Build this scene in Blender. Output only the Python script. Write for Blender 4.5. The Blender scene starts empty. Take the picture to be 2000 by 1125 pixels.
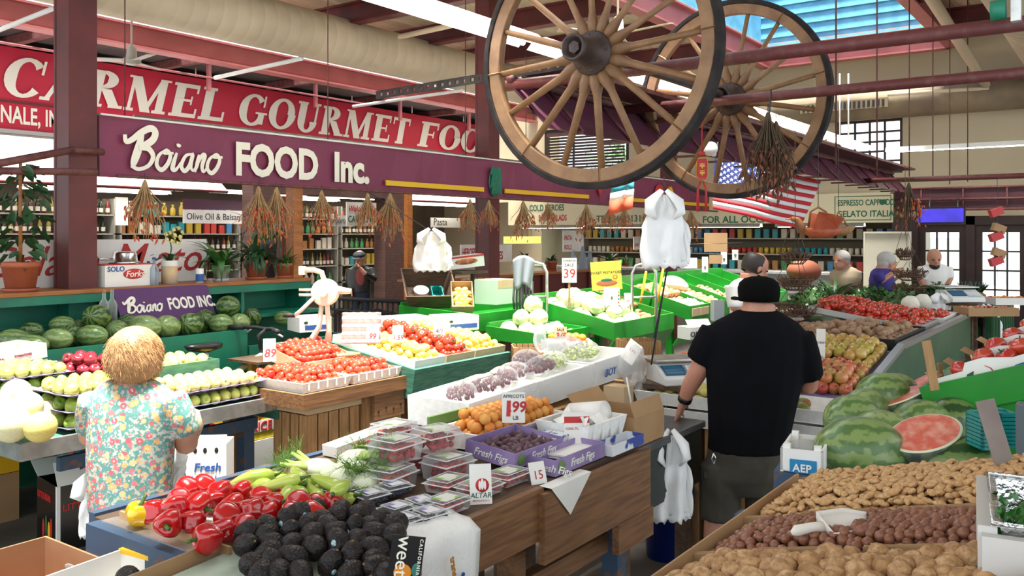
import bpy, bmesh, math, random
from mathutils import Vector as V, Matrix as M, noise
R = math.radians
rnd = random.Random(11)
S = bpy.context.scene
C = S.collection
# -- camera (world X = along the hall, Y = across to the shops)
CAMZ, FPX, HY, YAW = 2.03, 1711.0, 458.0, R(35.5)
cd = bpy.data.cameras.new('camera'); cam = bpy.data.objects.new('camera', cd); C.objects.link(cam)
cd.sensor_width = 36.0; cd.lens = FPX / 2000 * 36; cd.shift_y = -(562.5 - HY) / 2000; cd.clip_end = 200
cam.location = (0, 0, CAMZ); cam.rotation_euler = (R(90), 0, YAW - R(90)); S.camera = cam
# -- world, sun, exposure
w = bpy.data.worlds.new('world'); S.world = w; w.use_nodes = True
bg = w.node_tree.nodes['Background']; bg.inputs[0].default_value = (0.86, 0.94, 1.0, 1); bg.inputs[1].default_value = 1.6
sd = bpy.data.lights.new('sun', 'SUN'); sd.energy = 21.0; sd.angle = R(14); sd.color = (1.0, 0.95, 0.86)
sun = bpy.data.objects.new('sun', sd); C.objects.link(sun); sun.rotation_euler = (R(5), R(-6), 0)
S.view_settings.view_transform = 'Standard'; S.view_settings.look = 'None'
S.view_settings.exposure = 0.55; S.view_settings.gamma = 1.0; S.view_settings.use_curve_mapping = False
S.cycles.max_bounces = 6; S.cycles.transparent_max_bounces = 12; S.cycles.use_denoising = True; S.cycles.sample_clamp_indirect = 6
# -- helpers
VW = V((math.cos(YAW), math.sin(YAW), 0)); RT = V((math.sin(YAW), -math.cos(YAW), 0))
def P(px, py, d): return VW * d + RT * ((px - 1000) / FPX * d) + V((0, 0, CAMZ - (py - HY) / FPX * d))
def G(px, py, z): return P(px, py, (CAMZ - z) * FPX / (py - HY))
def T(x, y, z): return M.Translation((x, y, z))
def RX(a): return M.Rotation(R(a), 4, 'X')
def RY(a): return M.Rotation(R(a), 4, 'Y')
def RZ(a): return M.Rotation(R(a), 4, 'Z')
def SC(x, y, z): return M.Diagonal((x, y, z, 1))
I4 = M.Identity(4)
FACE_Y = RX(90)            # local x -> +X, y -> +Z, faces -Y
FACE_X = RZ(-90) @ RX(90)  # local x -> -Y, y -> +Z, faces -X
CAMF = RZ(35.5 - 90) @ RX(90)   # faces the entrance side where the camera stands
class MB:
 def __init__(s): s.v = []; s.f = []; s.m = []; s.sm = []
 def add(s, vs, fs, mi=0, sm=False, mx=None):
  o = len(s.v)
  s.v += [tuple(mx @ V(p)) for p in vs] if mx is not None else [tuple(p) for p in vs]
  for f in fs: s.f.append(tuple(i + o for i in f)); s.m.append(mi); s.sm.append(sm)
  return s
 def box(s, x0, x1, y0, y1, z0, z1, mi=0, mx=None):
  return s.add([(x0,y0,z0),(x1,y0,z0),(x1,y1,z0),(x0,y1,z0),(x0,y0,z1),(x1,y0,z1),(x1,y1,z1),(x0,y1,z1)],
              [(3,2,1,0),(4,5,6,7),(0,1,5,4),(1,2,6,5),(2,3,7,6),(3,0,4,7)], mi, False, mx)
 def cb(s, cx, cy, cz, sx, sy, sz, mi=0, mx=None): return s.box(cx-sx/2, cx+sx/2, cy-sy/2, cy+sy/2, cz-sz/2, cz+sz/2, mi, mx)
 def prism(s, poly, z0, z1, mi=0, mx=None):
  n = len(poly)
  return s.add([(x,y,z0) for x,y in poly] + [(x,y,z1) for x,y in poly],
              [tuple(range(n-1,-1,-1)), tuple(range(n,2*n))] + [(i,(i+1)%n,n+(i+1)%n,n+i) for i in range(n)], mi, False, mx)
 def tube(s, pts, r, n=8, mi=0, sm=True, cap=True, mx=None, flat=1.0):
  pts = [V(p) for p in pts]; k = len(pts); rs = r if isinstance(r, (list, tuple)) else [r]*k
  vs = []; a = None
  for i, p in enumerate(pts):
   d = (pts[min(i+1,k-1)] - pts[max(i-1,0)]).normalized()
   if a is None: a = d.orthogonal().normalized()
   a = (a - d*a.dot(d))
   a = a.normalized() if a.length > 1e-6 else d.orthogonal().normalized()
   b = d.cross(a)
   for j in range(n):
    t = 2*math.pi*j/n; vs.append(p + a*(math.cos(t)*rs[i]) + b*(math.sin(t)*rs[i]*flat))
  fs = [(i*n+j, i*n+(j+1)%n, (i+1)*n+(j+1)%n, (i+1)*n+j) for i in range(k-1) for j in range(n)]
  if cap: fs += [tuple(range(n-1,-1,-1)), tuple(range((k-1)*n, k*n))]
  return s.add(vs, fs, mi, sm, mx)
 def lathe(s, prof, n=16, mi=0, sm=True, mx=None, cap=True, sx=1, sy=1):
  k = len(prof)
  vs = [(r*math.cos(2*math.pi*j/n)*sx, r*math.sin(2*math.pi*j/n)*sy, z) for r, z in prof for j in range(n)]
  fs = [(i*n+j, i*n+(j+1)%n, (i+1)*n+(j+1)%n, (i+1)*n+j) for i in range(k-1) for j in range(n)]
  if cap: fs += [tuple(range(n-1,-1,-1)), tuple(range((k-1)*n, k*n))]
  return s.add(vs, fs, mi, sm, mx)
 def ell(s, c, r, nu=12, nv=8, mi=0, mx=None, sm=True):
  if not isinstance(r, (tuple, list)): r = (r, r, r)
  pr = [(max(1e-4, math.sin(math.pi*i/nv)), -math.cos(math.pi*i/nv)) for i in range(nv+1)]
  m = T(*c) @ SC(*r)
  return s.lathe(pr, nu, mi, sm, mx @ m if mx is not None else m, False)
 def loft(s, rings, mi=0, sm=True, cap=True, mx=None):
  """rings: (centre, (rx, ry), z-axis angle) horizontal ellipses stacked upward"""
  n = 16; vs = []
  for c, (rx, ry), a in rings:
   ca, sa = math.cos(R(a)), math.sin(R(a))
   for j in range(n):
    t = 2*math.pi*j/n; x, y = rx*math.cos(t), ry*math.sin(t)
    vs.append((c[0]+x*ca-y*sa, c[1]+x*sa+y*ca, c[2]))
  k = len(rings)
  fs = [(i*n+j, i*n+(j+1)%n, (i+1)*n+(j+1)%n, (i+1)*n+j) for i in range(k-1) for j in range(n)]
  if cap: fs += [tuple(range(n-1,-1,-1)), tuple(range((k-1)*n, k*n))]
  return s.add(vs, fs, mi, sm, mx)
 def mesh(s, name, mats):
  me = bpy.data.meshes.new(name); me.from_pydata(s.v, [], s.f)
  for m in (mats if isinstance(mats, (list, tuple)) else [mats]): me.materials.append(m)
  me.polygons.foreach_set('material_index', s.m); me.polygons.foreach_set('use_smooth', s.sm); me.update()
  return me
def link(name, data, parent=None, mx=None):
 o = bpy.data.objects.new(name, data); C.objects.link(o)
 if parent is not None: o.parent = parent
 if mx is not None: o.matrix_basis = mx
 return o
def obj(name, mb, mats, parent=None, mx=None, bev=0, sub=0):
 o = link(name, mb.mesh(name, mats), parent, mx)
 if bev:
  b = o.modifiers.new('bevel', 'BEVEL'); b.width = bev; b.segments = 2; b.limit_method = 'ANGLE'; b.angle_limit = R(40)
 if sub:
  b = o.modifiers.new('sub', 'SUBSURF'); b.levels = sub; b.render_levels = sub
 return o
def tag(o, label, cat, group=None, kind=None):
 o['label'] = label; o['category'] = cat
 if group: o['group'] = group
 if kind: o['kind'] = kind
 return o
def thing(name, label, cat, mx=None, group=None): return tag(link(name, None, None, mx), label, cat, group)
def struct(name, mb, mats, parent=None, mx=None, label=None, bev=0):
 o = obj(name, mb, mats, parent, mx, bev)
 if parent is None:
  o['kind'] = 'structure'
  if label: o['label'] = label
 return o
def bx(x0, x1, y0, y1, z0, z1): return MB().box(x0, x1, y0, y1, z0, z1)
# -- materials
MATS = {}
def mat(name, col, rough=0.6, col2=None, scale=8.0, detail=3.0, bump=0.0, bscale=None, metal=0.0, rand=None, stretch=None, spec=0.5, emit=0, trans=0, alpha=1.0, coat=0, thr=None, sss=0):
 """Plain, mottled (col2), per-object varied (rand) or stretched-grain (stretch) surface."""
 if name in MATS: return MATS[name]
 m = bpy.data.materials.new(name); m.use_nodes = True; MATS[name] = m
 nt = m.node_tree; N = nt.nodes; L = nt.links; b = N['Principled BSDF']
 c4 = lambda c: (c[0], c[1], c[2], 1)
 b.inputs['Base Color'].default_value = c4(col); b.inputs['Roughness'].default_value = rough
 b.inputs['Metallic'].default_value = metal; b.inputs['Specular IOR Level'].default_value = spec
 if trans: b.inputs['Transmission Weight'].default_value = trans; b.inputs['IOR'].default_value = 1.2
 if alpha < 1: b.inputs['Alpha'].default_value = alpha
 if coat: b.inputs['Coat Weight'].default_value = coat; b.inputs['Coat Roughness'].default_value = 0.1
 if sss: b.inputs['Subsurface Weight'].default_value = sss; b.inputs['Subsurface Radius'].default_value = (0.02, 0.008, 0.004)
 if emit: b.inputs['Emission Color'].default_value = c4(col); b.inputs['Emission Strength'].default_value = emit
 out = None; nz = None
 if col2 is not None or bump:
  tc = N.new('ShaderNodeTexCoord'); src = tc.outputs['Object']
  if stretch:
   mp = N.new('ShaderNodeMapping'); mp.inputs['Scale'].default_value = stretch; L.new(src, mp.inputs[0]); src = mp.outputs[0]
  nz = N.new('ShaderNodeTexNoise'); nz.inputs['Scale'].default_value = scale; nz.inputs['Detail'].default_value = detail; L.new(src, nz.inputs[0])
 if rand:
  oi = N.new('ShaderNodeObjectInfo'); cr = N.new('ShaderNodeValToRGB'); L.new(oi.outputs['Random'], cr.inputs[0])
  e = cr.color_ramp.elements
  while len(e) < len(rand): e.new(0.5)
  for i, c in enumerate(rand): e[i].position = i / (len(rand)-1); e[i].color = c4(c)
  out = cr.outputs[0]
 if col2 is not None:
  mx = N.new('ShaderNodeMix'); mx.data_type = 'RGBA'; rm = N.new('ShaderNodeMapRange')
  t0, t1 = thr or (0.38, 0.62)
  rm.inputs[1].default_value = t0; rm.inputs[2].default_value = t1; L.new(nz.outputs[0], rm.inputs[0]); L.new(rm.outputs[0], mx.inputs[0])
  if out is not None: L.new(out, mx.inputs[6])
  else: mx.inputs[6].default_value = c4(col)
  mx.inputs[7].default_value = c4(col2); out = mx.outputs[2]
 if out is not None: L.new(out, b.inputs['Base Color'])
 if bump:
  bp = N.new('ShaderNodeBump'); bp.inputs['Strength'].default_value = bump; bp.inputs['Distance'].default_value = 0.01
  n2 = nz
  if bscale:
   n2 = N.new('ShaderNodeTexNoise'); n2.inputs['Scale'].default_value = bscale; L.new(tc.outputs['Object'], n2.inputs[0])
  L.new(n2.outputs[0], bp.inputs['Height']); L.new(bp.outputs[0], b.inputs['Normal'])
 return m
def glassy(name, col, alpha, rough=0.05):
 """thin clear film or pane: mostly see-through with a glossy sheen"""
 if name in MATS: return MATS[name]
 m = bpy.data.materials.new(name); m.use_nodes = True; MATS[name] = m
 nt = m.node_tree; N = nt.nodes; L = nt.links; o = N['Material Output']; N.remove(N['Principled BSDF'])
 t = N.new('ShaderNodeBsdfTransparent'); t.inputs[0].default_value = (col[0], col[1], col[2], 1)
 g = N.new('ShaderNodeBsdfPrincipled'); g.inputs['Base Color'].default_value = (1, 1, 1, 1); g.inputs['Roughness'].default_value = rough
 lw = N.new('ShaderNodeLayerWeight'); lw.inputs[0].default_value = 0.35
 ad = N.new('ShaderNodeMath'); ad.operation = 'MULTIPLY_ADD'; ad.inputs[1].default_value = 0.5; ad.inputs[2].default_value = alpha; ad.use_clamp = True
 L.new(lw.outputs['Fresnel'], ad.inputs[0])
 x = N.new('ShaderNodeMixShader'); L.new(ad.outputs[0], x.inputs[0]); L.new(t.outputs[0], x.inputs[1]); L.new(g.outputs[0], x.inputs[2]); L.new(x.outputs[0], o.inputs[0])
 return m
MAROON = mat('maroon_paint', (0.12, 0.018, 0.016), 0.5, (0.08, 0.012, 0.012), 3)
MAROOND = mat('dusty_maroon_steel', (0.10, 0.02, 0.02), 0.6, (0.13, 0.05, 0.045), 14, 5)
PINKB = mat('pink_beam_paint', (0.42, 0.13, 0.13), 0.5, (0.36, 0.10, 0.10), 2)
CREAM = mat('cream_paint', (0.55, 0.44, 0.29), 0.7, (0.48, 0.38, 0.25), 1.2)
PLANKM = mat('ceiling_plank', (0.46, 0.37, 0.25), 0.7, (0.38, 0.3, 0.2), 3, stretch=(1, 12, 1))
DARKR = mat('dark_soffit', (0.06, 0.045, 0.04), 0.8, (0.04, 0.03, 0.03), 4)
DUCTM = mat('duct_cream', (0.55, 0.46, 0.32), 0.6, (0.47, 0.39, 0.27), 1.5)
CONC = mat('concrete_floor', (0.13, 0.11, 0.09), 0.75, (0.08, 0.07, 0.06), 1.5, 6, bump=0.1)
GREEN = mat('teal_green_paint', (0.004, 0.17, 0.10), 0.45, (0.006, 0.13, 0.08), 4, 5)
GREENB = mat('bright_green_paint', (0.012, 0.25, 0.018), 0.4, (0.012, 0.19, 0.016), 3, 4)
GREENW = mat('worn_green_paint', (0.06, 0.20, 0.12), 0.6, (0.03, 0.12, 0.09), 9, 5, stretch=(1, 1, 6))
WOOD = mat('brown_wood', (0.23, 0.105, 0.04), 0.6, (0.14, 0.06, 0.022), 4, 6, stretch=(1, 8, 14), bump=0.15)
WOODL = mat('pale_crate_wood', (0.42, 0.24, 0.10), 0.7, (0.30, 0.155, 0.06), 6, 5, stretch=(6, 6, 1), bump=0.15)
WOODD = mat('old_dark_wood', (0.11, 0.06, 0.03), 0.75, (0.06, 0.035, 0.02), 5, 5, stretch=(1, 6, 6))
WOODO = mat('orange_wood', (0.36, 0.13, 0.03), 0.5, (0.26, 0.085, 0.02), 4, 4, stretch=(1, 8, 8))
BLUEW = mat('worn_blue_paint', (0.03, 0.06, 0.11), 0.65, (0.14, 0.065, 0.03), 14, 6, thr=(0.58, 0.66))
CARD = mat('cardboard', (0.40, 0.24, 0.115), 0.85, (0.34, 0.2, 0.095), 3)
CARDP = mat('pale_cardboard', (0.56, 0.40, 0.24), 0.85, (0.5, 0.35, 0.2), 3)
WHITE = mat('white_card', (0.8, 0.78, 0.74), 0.7, (0.72, 0.7, 0.66), 3)
FOAM = mat('white_foam', (0.85, 0.84, 0.81), 0.75, (0.78, 0.77, 0.74), 30, bump=0.15)
ALU = mat('aluminium', (0.6, 0.59, 0.57), 0.35, (0.45, 0.44, 0.42), 12, metal=0.85)
STEEL = mat('dark_steel', (0.06, 0.06, 0.062), 0.45, metal=0.6)
CHROME = mat('chrome', (0.7, 0.7, 0.7), 0.18, metal=1.0)
BLACK = mat('black_matte', (0.006, 0.006, 0.007), 0.7)
BLACKG = mat('black_gloss', (0.008, 0.008, 0.009), 0.25)
RED = mat('print_red', (0.5, 0.02, 0.02), 0.5)
REDI = mat('ink_red', (0.42, 0.03, 0.03), 0.7)
INK = mat('ink_black', (0.02, 0.02, 0.02), 0.7)
INKG = mat('ink_green', (0.01, 0.12, 0.06), 0.6)
INKB = mat('ink_blue', (0.02, 0.08, 0.3), 0.6)
LETTER = mat('letter_cream', (0.82, 0.78, 0.66), 0.6)
YELLOW = mat('print_yellow', (0.75, 0.42, 0.01), 0.5)
TERRA = mat('terracotta', (0.40, 0.10, 0.045), 0.7, (0.33, 0.08, 0.035), 5)
TUBE = mat('fluorescent_tube', (1.0, 0.95, 0.88), 0.4, emit=16)
BAGW = mat('white_plastic_bag', (0.86, 0.86, 0.86), 0.35, bump=0.35, scale=14, detail=4)
CLEAR = glassy('clear_plastic', (0.97, 0.98, 0.98), 0.06)
FILM = glassy('plastic_film', (0.95, 0.95, 0.95), 0.22, 0.2)
PANE = glassy('window_glass', (0.97, 0.99, 1.0), 0.03)
LEAF = mat('leaf_green', (0.05, 0.16, 0.03), 0.4, (0.03, 0.10, 0.02), 9)
LEAFD = mat('dark_leaf', (0.02, 0.075, 0.02), 0.4, (0.012, 0.045, 0.014), 9)
SKIN = mat('skin', (0.52, 0.25, 0.165), 0.5, (0.46, 0.2, 0.13), 9, sss=0.08)
# -- lettering
def txt(s, size, m, parent, mx, bold=0.0, shear=0.0, ext=0.002, align='LEFT', name='lettering', sx=1.0, sp=1.0):
 cu = bpy.data.curves.new(name, 'FONT'); cu.body = s; cu.size = size; cu.offset = bold*size; cu.shear = shear
 cu.extrude = ext; cu.align_x = align; cu.resolution_u = 3; cu.space_character = sp
 t = bpy.data.objects.new(name, cu); me = bpy.data.meshes.new_from_object(t)
 bpy.data.objects.remove(t); bpy.data.curves.remove(cu)
 me.materials.clear(); me.materials.append(m)
 return link(name, me, parent, mx @ SC(sx, 1, 1))
def stroke(mb, pts, ws, mx, z=0.002, mi=0, close=False):
 """brush stroke in the local xy plane with a width per point"""
 n = len(pts); Lp = []; Rp = []
 for i in range(n):
  a = V(pts[max(i-1,0)]); b = V(pts[min(i+1,n-1)]); d = (b-a); d = d.normalized() if d.length > 1e-9 else V((1,0))
  q = V((-d.y, d.x)); wv = ws[i] if isinstance(ws, (list,tuple)) else ws
  Lp.append(V(pts[i]) + q*wv/2); Rp.append(V(pts[i]) - q*wv/2)
 vs = [(p.x,p.y,z+i*1.5e-4) for i, p in enumerate(Lp)] + [(p.x,p.y,z+i*1.5e-4) for i, p in enumerate(Rp)]
 mb.add(vs, [(i, n+i, n+i+1, i+1) for i in range(n-1)], mi, False, mx)
def curve2(pts, k=6):
 """Catmull-Rom through 2-D points"""
 q = [V(p) for p in pts]; q = [q[0]*2-q[1]] + q + [q[-1]*2-q[-2]]; o = []
 for i in range(1, len(q)-2):
  for j in range(k):
   t = j/k; a,b,c,d = q[i-1],q[i],q[i+1],q[i+2]
   o.append(0.5*((2*b)+(c-a)*t+(2*a-5*b+4*c-d)*t*t+(3*b-a-3*c+d)*t**3))
 return o + [q[-2]]
# == the hall
struct('floor', bx(-3, 17.3, -5, 21, -0.1, 0), CONC)
struct('ground', bx(17.3, 40, -12, 25, -0.12, -0.02), mat('pale_pavement', (0.5, 0.49, 0.46), 0.9, (0.42, 0.41, 0.39), 2), None, None, 'pale pavement outside the doors')
ceil_ = struct('ceiling', MB().box(-3, 19.8, 5.85, 11.0, 5.62, 5.7).box(-3, 19.8, -5, 2.6, 5.62, 5.7).box(16.6, 19.8, 2.6, 5.85, 5.62, 5.7).box(-3, 0.3, 2.6, 5.85, 5.62, 5.7), CREAM)
pm = MB().box(-3, 19.7, 0.004, 0.226, 0, 0.03).mesh('plank', PLANKM)
for i in range(22): link('plank', pm, ceil_, T(0, 5.9+i*0.23, 5.59))
for i in range(32): link('plank', pm, ceil_, T(0, -4.8+i*0.23, 5.59))
for i, x in enumerate((0.9, 2.4, 3.85, 5.7, 7.6, 9.57, 11.4, 13.3, 15.3)):
 struct('trim_%d' % (i+1), MB().box(x-0.1, x+0.1, 5.9, 11, 5.56, 5.59).box(x-0.02, x+0.02, 5.9, 11, 5.3, 5.56).box(x-0.1, x+0.1, 5.9, 11, 5.27, 5.3), MAROON, None, None, 'maroon steel roof beam crossing under the plank ceiling')
for i, x in enumerate((10.5, 13.2, 15.3)):
 struct('trim_%d' % (i+11), MB().box(x-0.1, x+0.1, -4, 2.5, 5.56, 5.59).box(x-0.02, x+0.02, -4, 2.5, 5.3, 5.56).box(x-0.1, x+0.1, -4, 2.5, 5.27, 5.3), MAROON)
def ibeam_x(x0, x1, y, z0, z1, w=0.2): return MB().box(x0, x1, y-w/2, y+w/2, z1-0.03, z1).box(x0, x1, y-0.02, y+0.02, z0+0.03, z1-0.03).box(x0, x1, y-w/2, y+w/2, z0, z0+0.03)
def ibeam_y(x, y0, y1, z0, z1, w=0.2): return MB().box(x-w/2, x+w/2, y0, y1, z1-0.03, z1).box(x-0.02, x+0.02, y0, y1, z0+0.03, z1-0.03).box(x-w/2, x+w/2, y0, y1, z0, z0+0.03)
struct('trim_21', ibeam_x(0, 16.5, 5.8, 5.2, 5.6), PINKB, None, None, 'pink steel beam along the skylight opening')
struct('trim_22', ibeam_x(0, 16.5, 2.55, 5.2, 5.6), PINKB)
struct('trim_23', ibeam_y(16.5, 2.6, 5.8, 5.2, 5.6), PINKB, None, None, 'pink steel beam under the blue clapboard wall')
BLUEC = mat('blue_clapboard', (0.10, 0.36, 0.56), 0.6, (0.07, 0.28, 0.46), 5, 4)
mon = struct('wall_skylight', MB().box(16.62, 16.7, 2.5, 5.95, 5.6, 7.2).box(0.2, 16.7, 5.92, 6.0, 5.7, 7.2).box(0.2, 16.7, 2.42, 2.5, 5.7, 7.2), BLUEC)
cm = MB().add([(0,0,0),(0,0,0.2),(-0.035,0,0)] + [(0,3.4,0),(0,3.4,0.2),(-0.035,3.4,0)], [(0,1,2),(3,5,4),(0,2,5,3),(2,1,4,5),(1,0,3,4)]).mesh('clapboard', BLUEC)
for i in range(8): link('clapboard', cm, mon, T(16.62, 2.52, 5.6+i*0.2))
sk = struct('window_1', MB().box(0.2, 16.7, 2.45, 2.53, 7.2, 7.28).box(0.2, 16.7, 5.9, 5.98, 7.2, 7.28), STEEL, None, None, 'glazed skylight over the hall')
gm = MB().box(0, 0.05, 2.5, 5.9, 7.2, 7.3).mesh('glazing_bar', STEEL)
gp = MB().box(0.05, 1.05, 2.53, 5.9, 7.24, 7.25).mesh('pane', PANE)
for i in range(16):
 link('glazing_bar', gm, sk, T(0.3+i*1.05, 0, 0)); link('pane', gp, sk, T(0.3+i*1.05, 0, 0))
struct('roof', bx(-3, 19.8, 12.9, 21, 4.98, 5.05), DARKR, None, None, 'dark low roof behind the pink beam')  # roof cut back: unseen slot added to let sky light the red sign
struct('trim_31', ibeam_x(-3, 19.7, 11.5, 4.65, 4.98, 0.24), PINKB, None, None, 'long pink steel beam above the red shop sign')
for i in range(8):
 x = 1.5+i*2.4
 struct('trim_%d' % (32+i), bx(x-0.06, x+0.06, 11.65, 17, 4.84, 4.97), MAROOND)
 if i in (2, 3, 4, 5, 6):
  struct('trim_%d' % (42+i), bx(x+0.5, x+0.56, 12.95, 13.01, 4.5, 4.98), PINKB)
def column(n, x, y, zg):
 c = thing('column', n, 'column', T(x, y, 0)); c['kind'] = 'structure'
 mb = MB(); w = 0.12
 for z0, z1, m, nm in ((zg, 5.6, MAROON, 'shaft'), (0, zg, GREEN, 'painted_foot')):
  if z1 - z0 < 0.02: continue
  mb = MB().box(-w, w, -w, -w+0.03, z0, z1).box(-w, w, w-0.03, w, z0, z1).box(-w+0.005, -w+0.035, -w+0.03, w-0.03, z0, z1).box(w-0.075, w-0.045, -w+0.03, w-0.03, z0, z1)
  obj(nm, mb, m, c)
 return c
column('maroon steel column with a green painted foot beside the watermelon bin', 3.83, 7.2, 1.55)
column('maroon steel column behind the near wagon wheel', 9.62, 7.28, 0.02)
column('maroon post in front of the deli counter', 15.4, 7.3, 0.02)
BEIGE = mat('beige_wall', (0.50, 0.42, 0.28), 0.8, (0.45, 0.37, 0.25), 0.7)
struct('wall_back', MB().box(17, 17.2, -5, 3.45, 2.35, 5.6).box(17, 17.2, 3.45, 4.6, 4.15, 5.6).box(17, 17.2, 3.45, 4.6, 2.8, 3.15).box(17, 17.2, 4.6, 9.0, 2.8, 5.6)
       .box(17, 17.2, 9.0, 11.2, 4.45, 5.6).box(17, 17.2, 9.0, 11.2, 2.8, 3.4).box(17, 17.2, 11.2, 12.6, 2.8, 5.6).box(19.6, 19.75, 13, 16.4, 0, 4.95).box(17.2, 19.7, 12.5, 12.6, 2.86, 4.9).box(17, 17.2, -5, 1.35, 0, 2.35), BEIGE)
DOORW = mat('dark_door_wood', (0.035, 0.014, 0.010), 0.5, (0.025, 0.01, 0.008), 5)
def grid_window(nm, y0, y1, z0, z1, ny, nz, x=17.0, fr=0.06, label=None):
 mb = MB().box(x-0.03, x+0.06, y0, y0+fr, z0, z1).box(x-0.03, x+0.06, y1-fr, y1, z0, z1).box(x-0.03, x+0.06, y0+fr, y1-fr, z0, z0+fr).box(x-0.03, x+0.06, y0+fr, y1-fr, z1-fr, z1)
 o = struct(nm, mb, DOORW, None, None, label)
 dy = (y1-y0-2*fr)/ny; dz = (z1-z0-2*fr)/nz
 for i in range(1, ny): obj('muntin', bx(x-0.01, x+0.03, y0+fr+i*dy-0.018, y0+fr+i*dy+0.018, z0+fr, z1-fr), DOORW, o)
 for i in range(1, nz): obj('muntin', bx(x-0.005, x+0.025, y0+fr, y1-fr, z0+fr+i*dz-0.018, z0+fr+i*dz+0.018), DOORW, o)
 pm = MB().box(x+0.008, x+0.012, 0.02, dy-0.02, 0.02, dz-0.02).mesh('pane', PANE)
 for i in range(ny):
  for j in range(nz): link('pane', pm, o, T(0, y0+fr+i*dy, z0+fr+j*dz))
 return o
grid_window('window_2', 3.45, 4.6, 3.15, 4.15, 4, 5, 17.05, 0.05, 'dark framed window with many panes high on the beige wall')
wn = grid_window('window_3', 9.0, 11.2, 3.4, 4.45, 3, 1, 17.05, 0.08, 'louvered window with trees behind it')
sm = MB().box(-0.02, 0.02, 9.1, 11.1, -0.01, 0.035).mesh('slat', DOORW)
for i in range(14): link('slat', sm, wn, T(16.98, 0, 3.47+i*0.068))
def door(nm, y0, y1, zt=2.2):
 x = 17.05; f = 0.11
 o = struct(nm, MB().box(x-0.03, x+0.03, y0, y0+f, 0, zt).box(x-0.03, x+0.03, y1-f, y1, 0, zt).box(x-0.03, x+0.03, y0+f, y1-f, zt-0.13, zt).box(x-0.03, x+0.03, y0+f, y1-f, 0, 0.75), DOORW, None, None, 'dark wooden glazed door with small panes')
 ny, nz = 3, 4; dy = (y1-y0-2*f)/ny; z0 = 0.75; dz = (zt-0.13-z0)/nz
 for i in range(1, ny): obj('muntin', bx(x-0.02, x+0.02, y0+f+i*dy-0.014, y0+f+i*dy+0.014, z0, zt-0.13), DOORW, o)
 for i in range(1, nz): obj('muntin', bx(x-0.018, x+0.018, y0+f, y1-f, z0+i*dz-0.014, z0+i*dz+0.014), DOORW, o)
 pm = MB().box(x-0.003, x+0.003, 0.014, dy-0.014, 0.014, dz-0.014).mesh('pane', PANE)
 for i in range(ny):
  for j in range(nz): link('pane', pm, o, T(0, y0+f+i*dy, z0+j*dz))
 obj('handle', MB().tube([(x-0.08, y1-0.06, 0.95), (x-0.08, y1-0.06, 1.15)], 0.012), STEEL, o)
door('door_1', 2.42, 3.18); door('door_2', 1.5, 2.28)
struct('trim_51', MB().box(16.96, 17.12, 1.35, 1.5, 0, 2.35).box(16.96, 17.12, 2.28, 2.42, 0, 2.35).box(16.96, 17.12, 3.18, 3.62, 0, 2.35).box(16.96, 17.12, 1.5, 3.18, 2.2, 2.35), DOORW, None, None, 'dark wooden frame around the glazed doors')
struct('wall_deli', MB().box(19.6, 19.75, 3.5, 13, 0, 2.9).box(17.1, 19.6, 3.45, 3.6, 0, 2.8), mat('deli_wall', (0.24, 0.23, 0.15), 0.7, (0.19, 0.18, 0.12), 1))
struct('ceiling_deli', bx(17.05, 19.7, 3.5, 12.5, 2.8, 2.86), CREAM)
struct('wall_left', MB().box(-1, 19.7, 16.4, 16.55, 0, 4.95), mat('shop_back_wall', (0.16, 0.12, 0.08), 0.8, (0.11, 0.08, 0.06), 1))
struct('ceiling_shop', bx(-1, 17, 13.8, 16.4, 3.55, 3.6), mat('white_soffit', (0.75, 0.73, 0.7), 0.6))
def brickmat():
 m = bpy.data.materials.new('brick'); m.use_nodes = True; N = m.node_tree.nodes; L = m.node_tree.links; b = N['Principled BSDF']
 tc = N.new('ShaderNodeTexCoord'); mp = N.new('ShaderNodeMapping'); mp.inputs['Rotation'].default_value = (R(90), 0, 0); L.new(tc.outputs['Object'], mp.inputs[0])
 t = N.new('ShaderNodeTexBrick'); t.inputs['Scale'].default_value = 4.5; t.inputs['Color1'].default_value = (0.09, 0.035, 0.025, 1); t.inputs['Color2'].default_value = (0.06, 0.025, 0.02, 1)
 t.inputs['Mortar'].default_value = (0.03, 0.028, 0.026, 1); L.new(mp.outputs[0], t.inputs[0]); L.new(t.outputs[0], b.inputs['Base Color']); b.inputs['Roughness'].default_value = 0.85
 return m
BRICK = brickmat()
struct('wall_brick_pier', MB().box(9.55, 10.1, 12.2, 12.5, 0, 3.5), BRICK, None, None, 'dark red brick pier beside the shop opening')
struct('wall_brick_pier_far', MB().box(12.75, 13.3, 12.2, 12.5, 0, 3.5), BRICK, None, None, 'dark red brick pier right of the shop opening')
struct('wall_brick_head', MB().box(10.1, 12.75, 12.2, 12.5, 2.75, 3.5), BRICK)
struct('trim_61', MB().box(5.98, 6.1, 7.0, 7.12, 1.58, 2.52), WOODO, None, None, 'orange wooden post at the shop corner')
struct('trim_62', MB().box(13.3, 13.45, 12.1, 12.3, 0, 3.2), WOODO)
struct('trim_63', MB().box(10.1, 10.25, 12.1, 12.2, 0, 2.7), MAROON)
def ribduct(name, label, x0, x1, y, z, r, ax='X', m=DUCTM, step=0.22):
 t = thing(name, label, 'duct', T(x0, y, z) if ax == 'X' else T(y, x0, z)); n = int((x1-x0)/step); pr = []
 for i in range(n+1):
  pr += [(r, i*step), (r, i*step+step*0.9), (r*0.994, i*step+step*0.94), (r*0.994, i*step+step*0.97)]
 obj('pipe_run', MB().lathe(pr, 32, 0, True, RY(90) if ax == 'X' else RX(-90)), m, t)
 return t
ribduct('air_duct', 'fat round cream air duct hanging under the plank ceiling', 1.2, 16.55, 10.05, 5.02, 0.36)
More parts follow.
